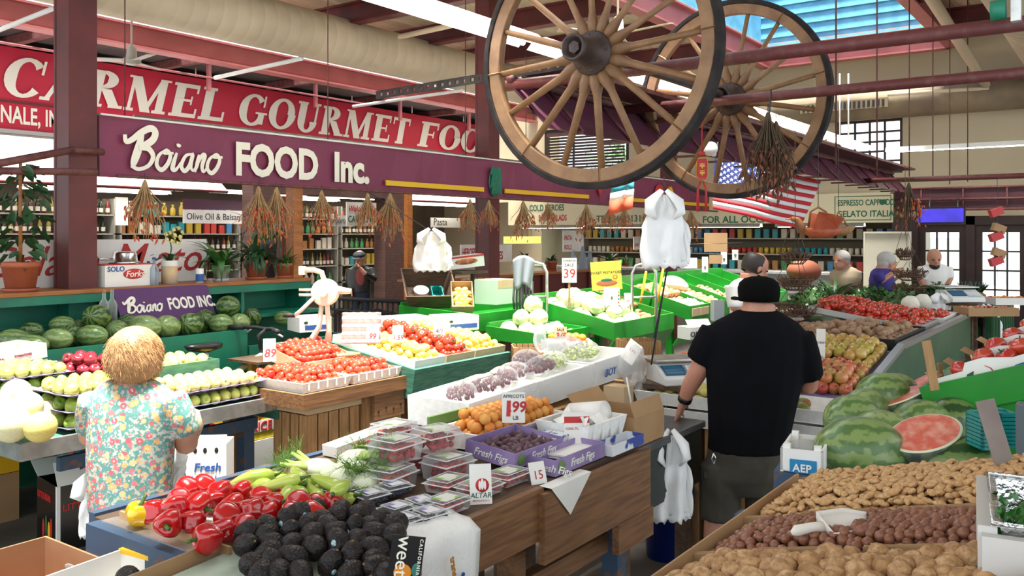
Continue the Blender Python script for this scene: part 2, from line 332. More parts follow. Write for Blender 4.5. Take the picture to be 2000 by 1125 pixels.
ribduct('air_duct', 'cream round duct at the ceiling above the beige wall', 6.5, 15.9, 1.0, 4.75, 0.42)
BRDUCT = mat('dusty_brown_duct', (0.20, 0.15, 0.085), 0.7, (0.14, 0.10, 0.06), 2)
dd = ribduct('air_duct', 'dusty brown duct with a grille along the far wall', -0.5, 6.0, 16.4, 4.35, 0.28, 'Y', BRDUCT, 1.1)
gr = obj('grille', MB().box(-0.34, -0.28, 4.0, 5.5, -0.12, 0.05), BRDUCT, dd)
for i in range(18): obj('slat', bx(-0.36, -0.335, 4.05+i*0.08, 4.09+i*0.08, -0.09, 0.02), BLACK, gr)
# == signs
CRED = mat('carmel_red', (0.5, 0.016, 0.045), 0.45)
PURP = mat('sign_purple', (0.20, 0.028, 0.075), 0.5, (0.175, 0.023, 0.065), 1.5)
DPURP = mat('small_sign_purple', (0.075, 0.012, 0.10), 0.5)
def serif(ch):
 """heavy serif capital, height 1: returns width and polygons"""
 tv, th, sf = 0.27, 0.12, 0.085; q = []
 def bar(x0, y0, x1, y1, wd): q.append([(x0, y0), (x0+wd, y0), (x1+wd, y1), (x1, y1)])
 def rect(x0, x1, y0, y1): q.append([(x0, y0), (x1, y0), (x1, y1), (x0, y1)])
 def ser(x0, x1, y): rect(x0-0.08, x1+0.08, y, y+sf)
 def arc(cx, cy, rx, ry, a0, a1, tk, tn, n=18):
  for i in range(n):
   pp = []
   for a in (a0+(a1-a0)*i/n, a0+(a1-a0)*(i+1)/n):
    c, s = math.cos(R(a)), math.sin(R(a)); k = tn+(tk-tn)*abs(c)**1.3
    pp.append(((cx+rx*c, cy+ry*s), (cx+(rx-k)*c, cy+(ry-k*0.8)*s)))
   q.append([pp[0][0], pp[1][0], pp[1][1], pp[0][1]])
 def stem(x): rect(x, x+tv, 0, 1); ser(x, x+tv, 0); ser(x, x+tv, 1-sf)
 w = 0.9
 if ch == 'C': arc(0.48, 0.5, 0.46, 0.52, 42, 318, tv, th); rect(0.78, 0.84, 0.62, 0.98)
 elif ch == 'G': arc(0.48, 0.5, 0.46, 0.52, 42, 318, tv, th); rect(0.78, 0.84, 0.62, 0.98); rect(0.66, 0.86, 0.06, 0.4); rect(0.56, 0.95, 0.38, 0.44); w = 1.0
 elif ch == 'O': arc(0.48, 0.5, 0.47, 0.52, 0, 360, tv, th, 28); w = 0.98
 elif ch == 'A': bar(0.05, 0, 0.42, 1, th); bar(0.66, 0, 0.36, 1, tv); rect(0.2, 0.7, 0.3, 0.37); ser(0.05, 0.12, 0); ser(0.66, 0.86, 0); w = 0.98
 elif ch == 'R': stem(0.1); arc(0.35, 0.75, 0.37, 0.25, -90, 90, tv, th); bar(0.62, 0, 0.32, 0.5, tv); ser(0.66, 0.86, 0); w = 0.98
 elif ch == 'M': rect(0.1, 0.19, 0, 1); ser(0.1, 0.19, 0); bar(0.46, 0, 0.06, 1, tv); bar(0.5, 0, 0.86, 1, th); rect(0.84, 1.05, 0, 1); ser(0.84, 1.05, 0); rect(0, 0.15, 0.94, 1); rect(0.9, 1.14, 0.94, 1); w = 1.22
 elif ch == 'E': stem(0.1); rect(0.1, 0.74, 1-th, 1); rect(0.1, 0.76, 0, th); rect(0.1, 0.6, 0.47, 0.54); rect(0.7, 0.76, 0.74, 1); rect(0.73, 0.79, 0, 0.28); rect(0.56, 0.61, 0.38, 0.64); w = 0.86
 elif ch == 'F': stem(0.1); rect(0.1, 0.74, 1-th, 1); rect(0.1, 0.6, 0.47, 0.54); rect(0.7, 0.76, 0.72, 1); rect(0.56, 0.61, 0.38, 0.64); w = 0.82
 elif ch == 'L': stem(0.1); rect(0.1, 0.76, 0, th); rect(0.72, 0.79, 0, 0.3); w = 0.84
 elif ch == 'T': rect(0.32, 0.32+tv, 0, 1); ser(0.32, 0.53, 0); rect(0.02, 0.83, 1-th, 1); rect(0.02, 0.08, 0.72, 1); rect(0.77, 0.83, 0.72, 1); w = 0.88
 elif ch == 'U': rect(0.1, 0.1+tv, 0.35, 1); rect(0.72, 0.8, 0.35, 1); ser(0.1, 0.31, 0.94); ser(0.72, 0.8, 0.94); arc(0.45, 0.36, 0.35, 0.38, 180, 360, tv, th); w = 0.96
 elif ch == 'D': stem(0.1); arc(0.36, 0.5, 0.52, 0.5, -90, 90, tv, th); w = 0.96
 else: w = 0.4
 return w, q
def serif_word(word, x0, x1, z0, h, y, parent, m, shear=0.22):
 tw = sum(serif(c)[0] for c in word); k = (x1-x0)/tw; cx = x0
 for c in word:
  w, q = serif(c); mb = MB()
  for pi, poly in enumerate(q):
   pts = [(cx+(px+py*shear)*k, z0+py*h) for px, py in poly]
   mb.add([(a, y-0.0012*pi, b) for a, b in pts], [tuple(range(len(pts)))])
  obj('letter', mb, LETTER, parent); cx += w*k
t = thing('shop_sign', 'long red shop fascia with large white slanted serif capitals', 'sign')
obj('panel', bx(4.3, 19.5, 13.7, 13.78, 3.6, 4.83), CRED, t)
obj('bottom_trim', bx(4.3, 19.5, 13.66, 13.8, 3.54, 3.6), mat('grey_trim', (0.4, 0.38, 0.36), 0.5), t)
serif_word('CARMEL', 6.12, 10.05, 4.1, 0.6, 13.69, t, LETTER); serif_word('GOURMET', 10.3, 15.05, 4.1, 0.6, 13.69, t, LETTER); serif_word('FOODS', 15.35, 18.9, 4.1, 0.6, 13.69, t, LETTER)
txt('NALE, IMP. OLIO', 0.36, LETTER, t, T(6.15, 13.69, 3.7) @ FACE_Y, 0.02, sx=0.62)
obj('rule', bx(4.3, 7.3, 13.68, 13.7, 4.0, 4.03), mat('rule_dark', (0.1, 0.02, 0.02), 0.5), t)
t = thing('banner_sign', 'long purple banner with white brush script and a yellow stripe', 'sign')
mb = MB(); n = 60
vs = []
for i in range(n+1):
 x = 4.0 + 13.0*i/n
 vs += [(x, 7.13+0.012*math.sin(i*1.7), 2.52), (x, 7.13+0.012*math.sin(i*1.1+1), 3.04), (x, 7.17, 3.04), (x, 7.17, 2.52)]
mb.add(vs, [(i*4+a, (i+1)*4+a, (i+1)*4+(a+1) % 4, i*4+(a+1) % 4) for i in range(n) for a in range(4)] + [(0, 1, 2, 3), (n*4+3, n*4+2, n*4+1, n*4)])
obj('panel', mb, PURP, t)
obj('white_edge', bx(4.0, 17.0, 7.11, 7.18, 3.04, 3.055), WHITE, t)
def script(parent, m, mx, s, wk=1.0):
 """brush-script word Boiano, cap height about 1 before scaling by s"""
 def k(name, pts, ws):
  mb = MB(); c = curve2(pts, 5); nn = len(c)
  wl = [ws[0]+(ws[1]-ws[0])*math.sin(math.pi*min(1, i/(nn-1)*1.15)) for i in range(nn)]
  stroke(mb, [p*s for p in c], [a*s*wk for a in wl], mx); obj('letter', mb, m, parent)
 k('B', [(0.02, 0.78), (0.05, 0.62), (0.2, 0.68), (0.42, 0.86), (0.66, 0.98), (0.78, 0.9), (0.72, 0.72), (0.5, 0.56), (0.4, 0.52), (0.6, 0.5), (0.72, 0.32), (0.6, 0.1), (0.35, 0.0), (0.18, 0.06)], (0.09, 0.17))
 k('Bs', [(0.46, 0.88), (0.36, 0.5), (0.24, 0.16), (0.2, 0.02)], (0.1, 0.2))
 for x in (0.8, 2.02+0.17):
  k('o', [(x+0.26, 0.5), (x+0.08, 0.36), (x+0.02, 0.14), (x+0.14, 0.02), (x+0.3, 0.16), (x+0.38, 0.38), (x+0.28, 0.5), (x+0.2, 0.42), (x+0.46, 0.44)], (0.06, 0.11))
 k('i', [(1.36, 0.46), (1.28, 0.24), (1.24, 0.06), (1.34, 0.06), (1.46, 0.22)], (0.06, 0.12)); k('d', [(1.42, 0.68), (1.4, 0.6)], (0.08, 0.13))
 k('a', [(1.78, 0.46), (1.6, 0.4), (1.48, 0.16), (1.56, 0.03), (1.7, 0.16), (1.8, 0.46), (1.74, 0.16), (1.8, 0.05), (1.9, 0.18)], (0.06, 0.11))
 k('n', [(1.98, 0.46), (1.92, 0.22), (1.86, 0.02)], (0.06, 0.11)); k('n2', [(1.92, 0.2), (2.06, 0.44), (2.14, 0.44), (2.06, 0.18), (2.1, 0.04), (2.24, 0.2)], (0.06, 0.11))
script(t, LETTER, T(4.2, 7.1, 2.6) @ FACE_Y, 0.375)
txt('FOOD', 0.43, LETTER, t, T(5.34, 7.1, 2.62) @ FACE_Y, 0.04, sx=0.86); txt('Inc.', 0.43, LETTER, t, T(6.62, 7.1, 2.62) @ FACE_Y, 0.04, sx=0.9)
for x0, x1 in ((7.43, 9.3), (9.78, 12.05), (12.75, 14.3), (15.2, 16.9)): obj('yellow_stripe', bx(x0, x1, 7.09, 7.11, 2.6, 2.66), YELLOW, t)
ART = mat('artichoke_green', (0.01, 0.15, 0.09), 0.6); a = obj('artichoke_print', MB().ell((9.55, 7.1, 2.74), (0.14, 0.02, 0.2)), ART, t)
for i in range(4):
 for j in range(-1, 2): obj('leaf', MB().add([(-0.05,0,0),(0.05,0,0),(0.035,-0.01,0.08),(0,0,0.13),(-0.035,-0.01,0.08)], [(0,1,2,3,4)]), ART, a, T(9.55+j*0.075-0.02*(i % 2), 7.068, 2.58+i*0.085))
obj('strawberry_print', MB().lathe([(0.001, 0), (0.07, 0.12), (0.08, 0.2), (0.04, 0.25)], 12, 0, True, T(12.42, 7.1, 2.62) @ SC(1, 0.2, 1.1)), RED, t)
obj('tomato_print', MB().ell((14.6, 7.1, 2.78), (0.2, 0.02, 0.17)), RED, t); obj('banana_print', MB().tube([(15.0, 7.1, 2.9), (15.15, 7.1, 2.75), (15.1, 7.1, 2.6)], 0.05), YELLOW, t)
def rod(name, label, a, b, r, m, cat='pipe', group=None, n=10): return tag(obj(name, MB().tube([a, b], r, n), m), label, cat, group)
rod('rail_pipe', 'thin maroon rail under the purple banner holding dried pepper bunches', (4.05, 6.95, 2.52), (17.0, 6.95, 2.50), 0.014, MAROOND)
for i, x in enumerate((4.25, 6.6, 9.0, 10.4, 12.6)):
 rod('hanger_rod', 'thin rod hanging the purple banner from the roof', (x, 7.17, 3.05), (x, 7.17, 5.25), 0.006, MAROOND, 'rod', 'banner hanger rods', 5)
for i in range(6):
 x = 7.5+i*1.9
 rod('hanger_rod', 'thin white rod hanging the red sign', (x, 13.6, 4.83), (x, 13.6, 4.98), 0.012, WHITE, 'rod', 'red sign hanger rods', 5)
rod('light_conduit', 'grey light strip conduit running behind the purple banner', (4.6, 7.6, 3.1), (16, 7.6, 3.1), 0.05, ALU)
rod('corner_pipe', 'maroon pipe bracket running from the column to the frame edge', P(-60, 330, 6.2), P(140, 293, 7.0), 0.03, MAROOND)
rod('corner_pipe', 'lower maroon pipe bracket at the painted column', P(-60, 333, 6.5), P(190, 336, 7.05), 0.03, MAROOND)
rod('corner_pipe', 'short maroon pipe joining the column to the banner', P(138, 293, 7.0), P(200, 297, 7.35), 0.03, MAROOND)
rod('sprinkler_pipe', 'white sprinkler pipe slanting past the pink beam at the corner', P(-20, 66, 9.5), P(105, 16, 8.6), 0.025, WHITE)
rod('sprinkler_pipe', 'white sprinkler pipe slanting under the fat duct in the middle', P(420, 152, 13), P(590, 114, 12), 0.03, WHITE)
rod('sprinkler_pipe', 'white sprinkler pipe slanting behind the perforated bar', P(690, 208, 17), P(905, 176, 15), 0.03, WHITE)
rod('sprinkler_pipe', 'cream pipe slanting under the plank ceiling beside the column', P(780, 72, 13), P(925, 40, 12), 0.04, CREAM)
rod('conduit', 'pale pink conduit running along above the red sign', (3.0, 12.95, 4.72), (13.0, 12.95, 4.72), 0.02, PINKB)
def fan(label, mx, m, L=0.62):
 f = thing('ceiling_fan', label, 'fan', mx)
 obj('rod', MB().tube([(0,0,0.05), (0,0,0.75)], 0.014), m, f); obj('motor', MB().lathe([(0.03,0.16),(0.06,0.12),(0.07,0),(0.12,-0.03),(0.12,-0.07),(0.05,-0.1)], 16), m, f)
 b = MB().box(0.1, L, -0.06, 0.07, -0.055, -0.045, 0, RX(10)).mesh('blade', m)
 for i in range(3): link('blade', b, f, RZ(i*120+20))
FANM = mat('fan_grey', (0.36, 0.33, 0.28), 0.5)
fan('grey three blade ceiling fan in front of the red sign', T(*P(257, 112, 11.5)), FANM)
fan('cream ceiling fan above the wagon wheel hub', T(*P(1207, 58, 10.5)), mat('fan_cream', (0.6, 0.5, 0.35), 0.5), 0.75)
# == pipes, wagon wheels and canopy overhead
WW = mat('wheel_wood', (0.25, 0.13, 0.055), 0.55, (0.17, 0.08, 0.032), 8, 5, bump=0.1)
TYRE = mat('iron_tyre', (0.016, 0.013, 0.013), 0.8, (0.03, 0.024, 0.023), 12, spec=0.2)
HUB = mat('rusty_hub', (0.055, 0.028, 0.02), 0.55, (0.03, 0.018, 0.015), 14, bump=0.1)
def wheel(label, x, y, z, a0):
 t = thing('wagon_wheel', label, 'wheel', T(x, y, z) @ RY(-90) @ RZ(a0), 'wagon wheels on the axle')   # local z -> -X (towards the entrance)
 rr = 0.755
 def ring(r0, r1, hw, n=72):
  mb = MB(); vs = []
  for i in range(n):
   c, s = math.cos(2*math.pi*i/n), math.sin(2*math.pi*i/n)
   vs += [(r0*c, r0*s, -hw), (r1*c, r1*s, -hw), (r1*c, r1*s, hw), (r0*c, r0*s, hw)]
  mb.add(vs, [(i*4+k, ((i+1) % n)*4+k, ((i+1) % n)*4+(k+1) % 4, i*4+(k+1) % 4) for i in range(n) for k in range(4)], 0, False)
  return mb
 for i in range(8):        # felloes: eight curved blocks of the rim
  mb = MB(); n = 9; vs = []
  for j in range(n+1):
   a = 2*math.pi*(i+j/n*0.994)/8; c, s = math.cos(a), math.sin(a)
   vs += [(0.645*c, 0.645*s, -0.028), (0.722*c, 0.722*s, -0.03), (0.722*c, 0.722*s, 0.03), (0.645*c, 0.645*s, 0.028)]
  mb.add(vs, [(j*4+k, (j+1)*4+k, (j+1)*4+(k+1) % 4, j*4+(k+1) % 4) for j in range(n) for k in range(4)] + [(3,2,1,0), (n*4, n*4+1, n*4+2, n*4+3)])
  obj('rim_section', mb, WW, t, None, 0.006)
 obj('iron_tyre', ring(0.722, 0.758, 0.036), TYRE, t, None, 0.006)
 sp = MB().tube([(0.1, 0, 0), (0.17, 0, 0), (0.24, 0, 0), (0.645, 0, 0)], [0.03, 0.034, 0.019, 0.016], 8, 0, True, True, None, 1.25).mesh('spoke', WW)
 for i in range(16): link('spoke', sp, t, RZ(i*22.5))
 hub = obj('hub', MB().lathe([(0.105,-0.1),(0.125,-0.06),(0.125,0.035),(0.115,0.045),(0.085,0.06),(0.075,0.13),(0.07,0.2),(0.075,0.205),(0.075,0.235),(0.06,0.24),(0.055,0.2),(0.001,0.195)], 28), HUB, t)
 obj('axle_nut', MB().lathe([(0.035,0.19),(0.035,0.225),(0.001,0.23)], 6, 0, False), HUB, hub)
 bm_ = MB().ell((0,0,0.045), 0.012, 8, 5).mesh('bolt', HUB)
 for i in range(8): link('bolt', bm_, hub, RZ(i*45) @ T(0.1, 0, 0))
 return t
wheel('near wooden wagon wheel with iron tyre hanging overhead, larger in view', 4.26, 2.47, 3.04, 4)
wheel('farther wooden wagon wheel behind the pipes on the same axle', 6.42, 2.52, 3.06, 11)
rod('axle', 'rusty axle bar joining the two wagon wheels', (4.3, 2.47, 3.05), (6.42, 2.52, 3.07), 0.03, HUB, 'axle')
PIPE = mat('dusty_red_pipe', (0.12, 0.025, 0.024), 0.55, (0.16, 0.06, 0.05), 20, 6, thr=(0.5, 0.75))
def vpipe(label, x, y0, y1, z, r): return rod('overhead_pipe', label, (x, y0, z), (x, y1, z), r, PIPE, 'pipe', None, 14)
pp1 = vpipe('upper dusty red pipe crossing in front of the far wagon wheel', 4.64, 3.5, -0.3, 3.0, 0.036)
vpipe('second dusty red pipe crossing under the far wheel hub', 6.12, 3.5, -0.3, 3.01, 0.036)
vpipe('thin distant red pipe in front of the beige wall', 12.7, 3.1, -0.5, 2.77, 0.035)
t = thing('pipe_clamp', 'green wrapped steel clamp gripping the upper pipe', 'clamp', T(*P(1950, 20, 3.95)))
obj('band', MB().lathe([(0.045,-0.03),(0.045,0.03)], 14, 0, True, RX(90)), mat('clamp_green', (0.01, 0.2, 0.12), 0.5), t); obj('bar', MB().box(-0.02, 0.03, -0.09, -0.05, -0.06, 0.2), ALU, t)
t = thing('slotted_bar', 'dark perforated steel bar reaching out from the wheel axle', 'bar')
a, b = P(735, 186, 6.6), P(1130, 122, 5.3); d = (b-a); L = d.length
mb = MB(); mx = M.Translation(a) @ d.to_track_quat('X', 'Z').to_matrix().to_4x4()
nh = 26
for i in range(nh):
 x0 = L*i/nh; s = L/nh
 mb.box(x0, x0+s*0.6, -0.004, 0.004, -0.012, 0.012, 0, mx)
mb.box(0, L, -0.004, 0.004, 0.012, 0.03, 0, mx).box(0, L, -0.004, 0.004, -0.03, -0.012, 0, mx).box(0, L, -0.004, 0.035, 0.026, 0.03, 0, mx)
obj('rail', mb, TYRE, t)
t = thing('canopy_banner', 'dusty purple canopy strip on a pipe frame running under the wagon wheels', 'canopy')
vs = []; n = 24
for i in range(n+1):
 x = 4.62+10.9*i/n; w = 0.015*math.sin(i*2.1)
 vs += [(x, 3.0+w, 2.70), (x, 3.28, 2.96), (x, 3.33, 3.02), (x, 3.3, 3.0), (x, 3.24, 2.94), (x, 3.02+w, 2.70)]
obj('cloth', MB().add(vs, [(i*6+k, (i+1)*6+k, (i+1)*6+(k+1) % 6, i*6+(k+1) % 6) for i in range(n) for k in range(6)] + [(0,1,2,3,4,5)]), mat('dusty_purple_cloth', (0.12, 0.02, 0.055), 0.6, (0.09, 0.03, 0.045), 5, 5), t)
obj('pipe_upper', MB().tube([(4.6, 3.3, 3.04), (15.5, 3.3, 3.04)], 0.03), MAROOND, t); obj('pipe_lower', MB().tube([(5.2, 3.55, 2.92), (15.5, 3.55, 2.92)], 0.028), PIPE, t)
obj('shade_soffit', MB().box(4.7, 15.5, 2.95, 3.62, 3.08, 3.11), MAROOND, t)  # top cover widened to keep the sun off the purple cloth
rm = MB().box(-0.012, 0.012, 3.02, 3.3, 2.7, 2.72, 0, None).tube([(0, 3.02, 2.72), (0, 3.3, 3.02)], 0.012, 6).mesh('rib', MAROOND)
for i in range(16): link('rib', rm, t, T(5.0+i*0.68, -0.03, -0.005))
def fluoro(label, x0, x1, y, z, ax='X', w=0.12, group=None, up=False):
 t = thing('strip_light', label, 'light', T(x0, y, z) if ax == 'X' else T(y, x0, z) @ RZ(90), group); L = x1-x0
 if up: t.matrix_basis = t.matrix_basis @ RX(180)
 obj('reflector', MB().add([(0,-w,-0.02),(0,-0.05,0.05),(0,0.05,0.05),(0,w,-0.02),(L,-w,-0.02),(L,-0.05,0.05),(L,0.05,0.05),(L,w,-0.02)], [(0,1,5,4),(1,2,6,5),(2,3,7,6),(0,4,5,1)]), mat('reflector_white', (0.75, 0.72, 0.66), 0.5), t)
 for s in (-1, 1): obj('tube', MB().tube([(0.05, s*0.045, -0.005), (L-0.05, s*0.045, -0.005)], 0.019, 8), TUBE, t)
for i, (a, b) in enumerate(((2.7, 5.1), (5.2, 7.6), (7.7, 10.1), (10.2, 12.6), (12.7, 14.6))):
 fluoro('white fluorescent strip light in the overhead row, number %s from the near end' % ['one', 'two', 'three', 'four', 'five'][i], a, b, 3.46, 3.38, 'X', 0.12, 'overhead strip lights')
fluoro('strip light hanging in front of the beige wall', -0.2, 3.2, 14.6, 3.34, 'Y', 0.08)
t = thing('end_truss', 'maroon metal trellis beam across the hall near the doors', 'truss')
obj('web', bx(15.2, 15.25, -1.5, 3.2, 2.42, 2.76), mat('truss_maroon', (0.06, 0.012, 0.02), 0.6), t)
for z in (2.42, 2.58, 2.76): obj('rail', MB().tube([(15.15, -1.5, z), (15.15, 3.2, z)], 0.02), MAROOND, t)
for i in range(8): obj('bar', MB().tube([(15.15, -1.4+i*0.6, 2.42), (15.15, -1.4+i*0.6, 2.76)], 0.012, 6), MAROOND, t)
for i, (px, yb, d) in enumerate(((1633, 330, 7.2), (1713, 345, 8.0), (1776, 345, 11.5), (1822, 350, 12), (1855, 360, 12.5), (1890, 355, 13))):
 p = P(px, yb, d); rod('hanger_rod', 'thin dark rod dropping from the roof to the pipe frame', p, (p.x, p.y, 5.55), 0.008, MAROOND, 'rod', 'roof hanger rods', 5)
p = P(512, 262, 7.6)
for i, (px, yb, d) in enumerate(((1640, 268, 14), (1657, 268, 14))):
 p = P(px, yb, d); rod('light_rod', 'white rod holding up a strip light', p, (p.x, p.y, 4.6), 0.012, WHITE, 'rod', 'strip light rods', 6)
rod('cream_pipe', 'cream drain pipe slanting down beside the ceiling duct', P(1815, -10, 10), P(1925, 165, 14), 0.07, CREAM)
rod('cream_pipe', 'thin cream pipe elbowing across below the brown duct', P(1735, 185, 14), P(1930, 172, 14), 0.03, CREAM)
# == dried pepper bunches
STEMM = mat('dry_stem', (0.33, 0.19, 0.08), 0.8, (0.42, 0.27, 0.13), 30)
CHILI = mat('dry_chili', (0.45, 0.04, 0.015), 0.4, (0.5, 0.15, 0.03), 24, thr=(0.4, 0.6))
CHILID = mat('dry_chili_dark', (0.14, 0.03, 0.015), 0.6, (0.17, 0.06, 0.02), 24)
STEMD = mat('dark_dry_stem', (0.085, 0.055, 0.03), 0.85)
def chili_meshes(seed, ns=55, nc=75, sp=0.17, L=0.5):
 r = random.Random(seed); a = MB(); b = MB(); ends = []
 for i in range(ns):
  an = r.uniform(0, 6.28); rad = sp*math.sqrt(r.random()); z1 = -L*r.uniform(0.45, 1.0)
  c, s = math.cos(an), math.sin(an)
  pts = [(0.015*c, 0.015*s, 0.04*r.random()), (rad*0.45*c, rad*0.45*s, z1*0.35), (rad*c, rad*s, z1*0.75), (rad*c*r.uniform(0.9,1.25), rad*s*r.uniform(0.9,1.25), z1)]
  a.tube(pts, [0.005, 0.005, 0.0035, 0.002], 4, 0, True, False); ends += [V(pts[2]), V(pts[3]), (V(pts[2])+V(pts[1]))/2]
  if i % 2: a.tube([pts[2], V(pts[2])+V((r.uniform(-.05,.05), r.uniform(-.05,.05), r.uniform(-.02,.05)))], [0.003, 0.001], 4, 0, True, False)
 for i in range(nc):
  e = r.choice(ends)+V((r.uniform(-.03,.03), r.uniform(-.03,.03), r.uniform(-.02,.02))); l = r.uniform(0.035, 0.07)
  d = V((r.uniform(-.5,.5), r.uniform(-.5,.5), -1)).normalized()*l
  b.tube([e, e+d*0.3, e+d*0.75, e+d], [0.004, 0.0105, 0.007, 0.001], 5, 0, True, False)
 a.lathe([(0.02, -0.03), (0.025, 0.02), (0.01, 0.06)], 8)
 return a, b
CV = [tuple(x.mesh(n, m) for x, n, m in zip(chili_meshes(s), ('stems', 'dried_peppers'), (STEMM, CHILI))) for s in (1, 2, 3)]
CVD = [tuple(x.mesh(n, m) for x, n, m in zip(chili_meshes(s, 70, 100, 0.15, 0.55), ('stems', 'dried_peppers'), (STEMD, CHILID))) for s in (4, 5)]
def bunch(p, s, var, label, i, rz=0, wd=1.0):
 t = thing('pepper_bunch', label, 'dried peppers', M.Translation(p) @ RZ(rz) @ SC(s*wd, s*wd, s), 'dried pepper bunches'); v = var[i % len(var)]
 link('stems', v[0], t)['kind'] = 'stuff'; link('dried_peppers', v[1], t)['kind'] = 'stuff'
 obj('hook', MB().tube([(0,0,0.04), (0,0,0.12)], 0.004, 5), STEEL, t)
chl = [(283, 352, .95, 'nearest the painted column'), (505, 366, .95, 'hanging above the clay pots'), (540, 368, .98, 'hanging beside the orange post'), (628, 378, .85, 'hanging before the brick pier'), (718, 388, .8, 'next to the welcome card'), (762, 388, 1.0, 'hanging over the man in the dark cap'),
       (918, 400, .75, 'hanging above the banana carton'), (955, 396, .7, 'touching the far maroon column'), (1022, 402, .95, 'over the pair of clay pots'), (1070, 412, .7, 'under the hot heroes fascia'), (1145, 405, .98, 'above the blue paper cones'), (1192, 418, .8, 'below the telephone number'), (1220, 414, .75, 'beside the small striped flag'), (1262, 420, .6, 'behind the hanging plastic bags'), (1350, 420, 1.0, 'between the plastic bags and the paper tag')]
for i, (px, py, s, lb) in enumerate(chl):
 k = (px-1000)/FPX; d = 6.9/(VW.y+RT.y*k); p = P(px, py, d); p.z = 2.44
 bunch(p, s*0.98, CV, 'bunch of dried red peppers on bare stems ' + lb, i, i*47, 1.05)
bunch(P(1500, 236, 6.0), 0.98, CVD, 'large dark withered pepper bunch hanging from the overhead pipe', 0, 20, 1.05)
bunch(P(1516, 250, 6.0), 0.8, CVD, 'second withered pepper bunch tied under the overhead pipe', 1, 200, 1.0)
rod('wire', 'twisted wire holding the withered peppers to the pipe', P(1506, 175, 6.02), P(1502, 236, 6.0), 0.006, STEEL, 'wire', None, 5)
bunch(P(1775, 366, 10.5), 0.95, [(bpy.data.meshes['stems.003'] if 'stems.003' in bpy.data.meshes else CVD[0][0], CV[0][1])], 'sparse red pepper bunch hanging beside the blue screen', 0, 60, 1.0)
# == produce prototypes and placing
def onY(px, Y): k = (px-1000)/FPX; d = Y/(VW.y+RT.y*k); return VW.x*d+RT.x*k*d
def onX(px, X): k = (px-1000)/FPX; d = X/(VW.x+RT.x*k); return VW.y*d+RT.y*k*d
def atY(px, py, Y): k = (px-1000)/FPX; return P(px, py, Y/(VW.y+RT.y*k))
def atX(px, py, X): k = (px-1000)/FPX; return P(px, py, X/(VW.x+RT.x*k))
def put(name, me, mx, label, cat, group=None, parts=()):
 o = link(name, me, None, mx); tag(o, label, cat, group)
 for n, pm, pmx in parts: link(n, pm, o, pmx)
 return o
def rrot(r=rnd): return RZ(r.uniform(0, 360)) @ RX(r.uniform(-180, 180)) @ RY(r.uniform(-180, 180))
def tilt(a=25, r=rnd): return RX(r.uniform(-a, a)) @ RY(r.uniform(-a, a)) @ RZ(r.uniform(0, 360))
def heap(w, l, s, layers=1, jit=0.12, vz=0.78, inset=0.5, drop=0.0, r=rnd):
 """hexagonal rows on a plate of size w x l (origin at a corner), further layers stepped in"""
 o = []
 for k in range(layers):
  i0 = k*s*inset; yy = i0+s/2; row = k
  while yy <= l-i0-s*0.4:
   xx = i0+s/2+(s/2 if row % 2 else 0)
   while xx <= w-i0-s*0.4:
    if r.random() >= drop: o.append((xx+r.uniform(-jit, jit)*s, yy+r.uniform(-jit, jit)*s, s*0.5+k*s*vz+r.uniform(-0.05, 0.05)*s))
    xx += s
   yy += s*0.88; row += 1
 if layers > 1:
  keep = []
  for p in o:
   k = min(layers-1, int((p[2]/s-0.42)/vz+0.2))
   if k == layers-1 or min(p[0], w-p[0], p[1], l-p[1]) < (k+1)*s*inset+s*1.0: keep.append(p)
  o = keep
 return o
def spill(name, meshes, F, pts, label, cat, group, rot=rrot, sv=0.1, parts=(), partp=1.0):
 out = []
 for p in pts:
  k = 1+rnd.uniform(-sv, sv)
  out.append(put(name, rnd.choice(meshes), F @ T(*p) @ rot() @ SC(k, k, k), label, cat, group, parts if rnd.random() < partp else ()))
 return out
def warp(me, f):
 for v in me.vertices: v.co = f(v.co.copy())
 me.update(); return me
def fbm(p, s, seed=0): return noise.noise(p*s+V((seed*7.1, seed*3.3, seed)))
def rev(name, prof, m, n=16, fn=None, smooth=True):
 me = MB().lathe(prof, n, 0, smooth, None, False).mesh(name, m)
 return warp(me, fn) if fn else me
def ball(name, r, m, nu=14, nv=9, fn=None):
 me = MB().ell((0,0,0), r, nu, nv).mesh(name, m)
 return warp(me, fn) if fn else me
M_GAP = mat('green_apple', (0.4, 0.5, 0.06), 0.35, (0.5, 0.5, 0.12), 12, rand=[(0.30, 0.42, 0.04), (0.46, 0.52, 0.09), (0.52, 0.50, 0.10)], coat=0.3)
M_DAP = mat('deep_green_apple', (0.2, 0.32, 0.03), 0.3, (0.25, 0.36, 0.05), 12, rand=[(0.13, 0.27, 0.02), (0.22, 0.36, 0.03), (0.3, 0.36, 0.05)], coat=0.3)
M_YAP = mat('yellow_apple', (0.62, 0.52, 0.1), 0.35, (0.66, 0.58, 0.2), 12, rand=[(0.6, 0.52, 0.09), (0.66, 0.56, 0.16)], coat=0.3)
M_RAP = mat('red_apple', (0.3, 0.02, 0.03), 0.25, (0.2, 0.01, 0.02), 12, rand=[(0.34, 0.02, 0.03), (0.22, 0.012, 0.025)], coat=0.4)
M_MAP = mat('blush_apple', (0.45, 0.2, 0.06), 0.3, (0.38, 0.3, 0.05), 5, rand=[(0.52, 0.09, 0.05), (0.55, 0.22, 0.08), (0.42, 0.05, 0.04)], coat=0.3, thr=(0.45, 0.65))
M_GOA = mat('golden_apple', (0.5, 0.34, 0.07), 0.3, (0.45, 0.2, 0.06), 5, rand=[(0.42, 0.34, 0.05), (0.52, 0.36, 0.09), (0.45, 0.24, 0.05)], coat=0.3, thr=(0.5, 0.7))
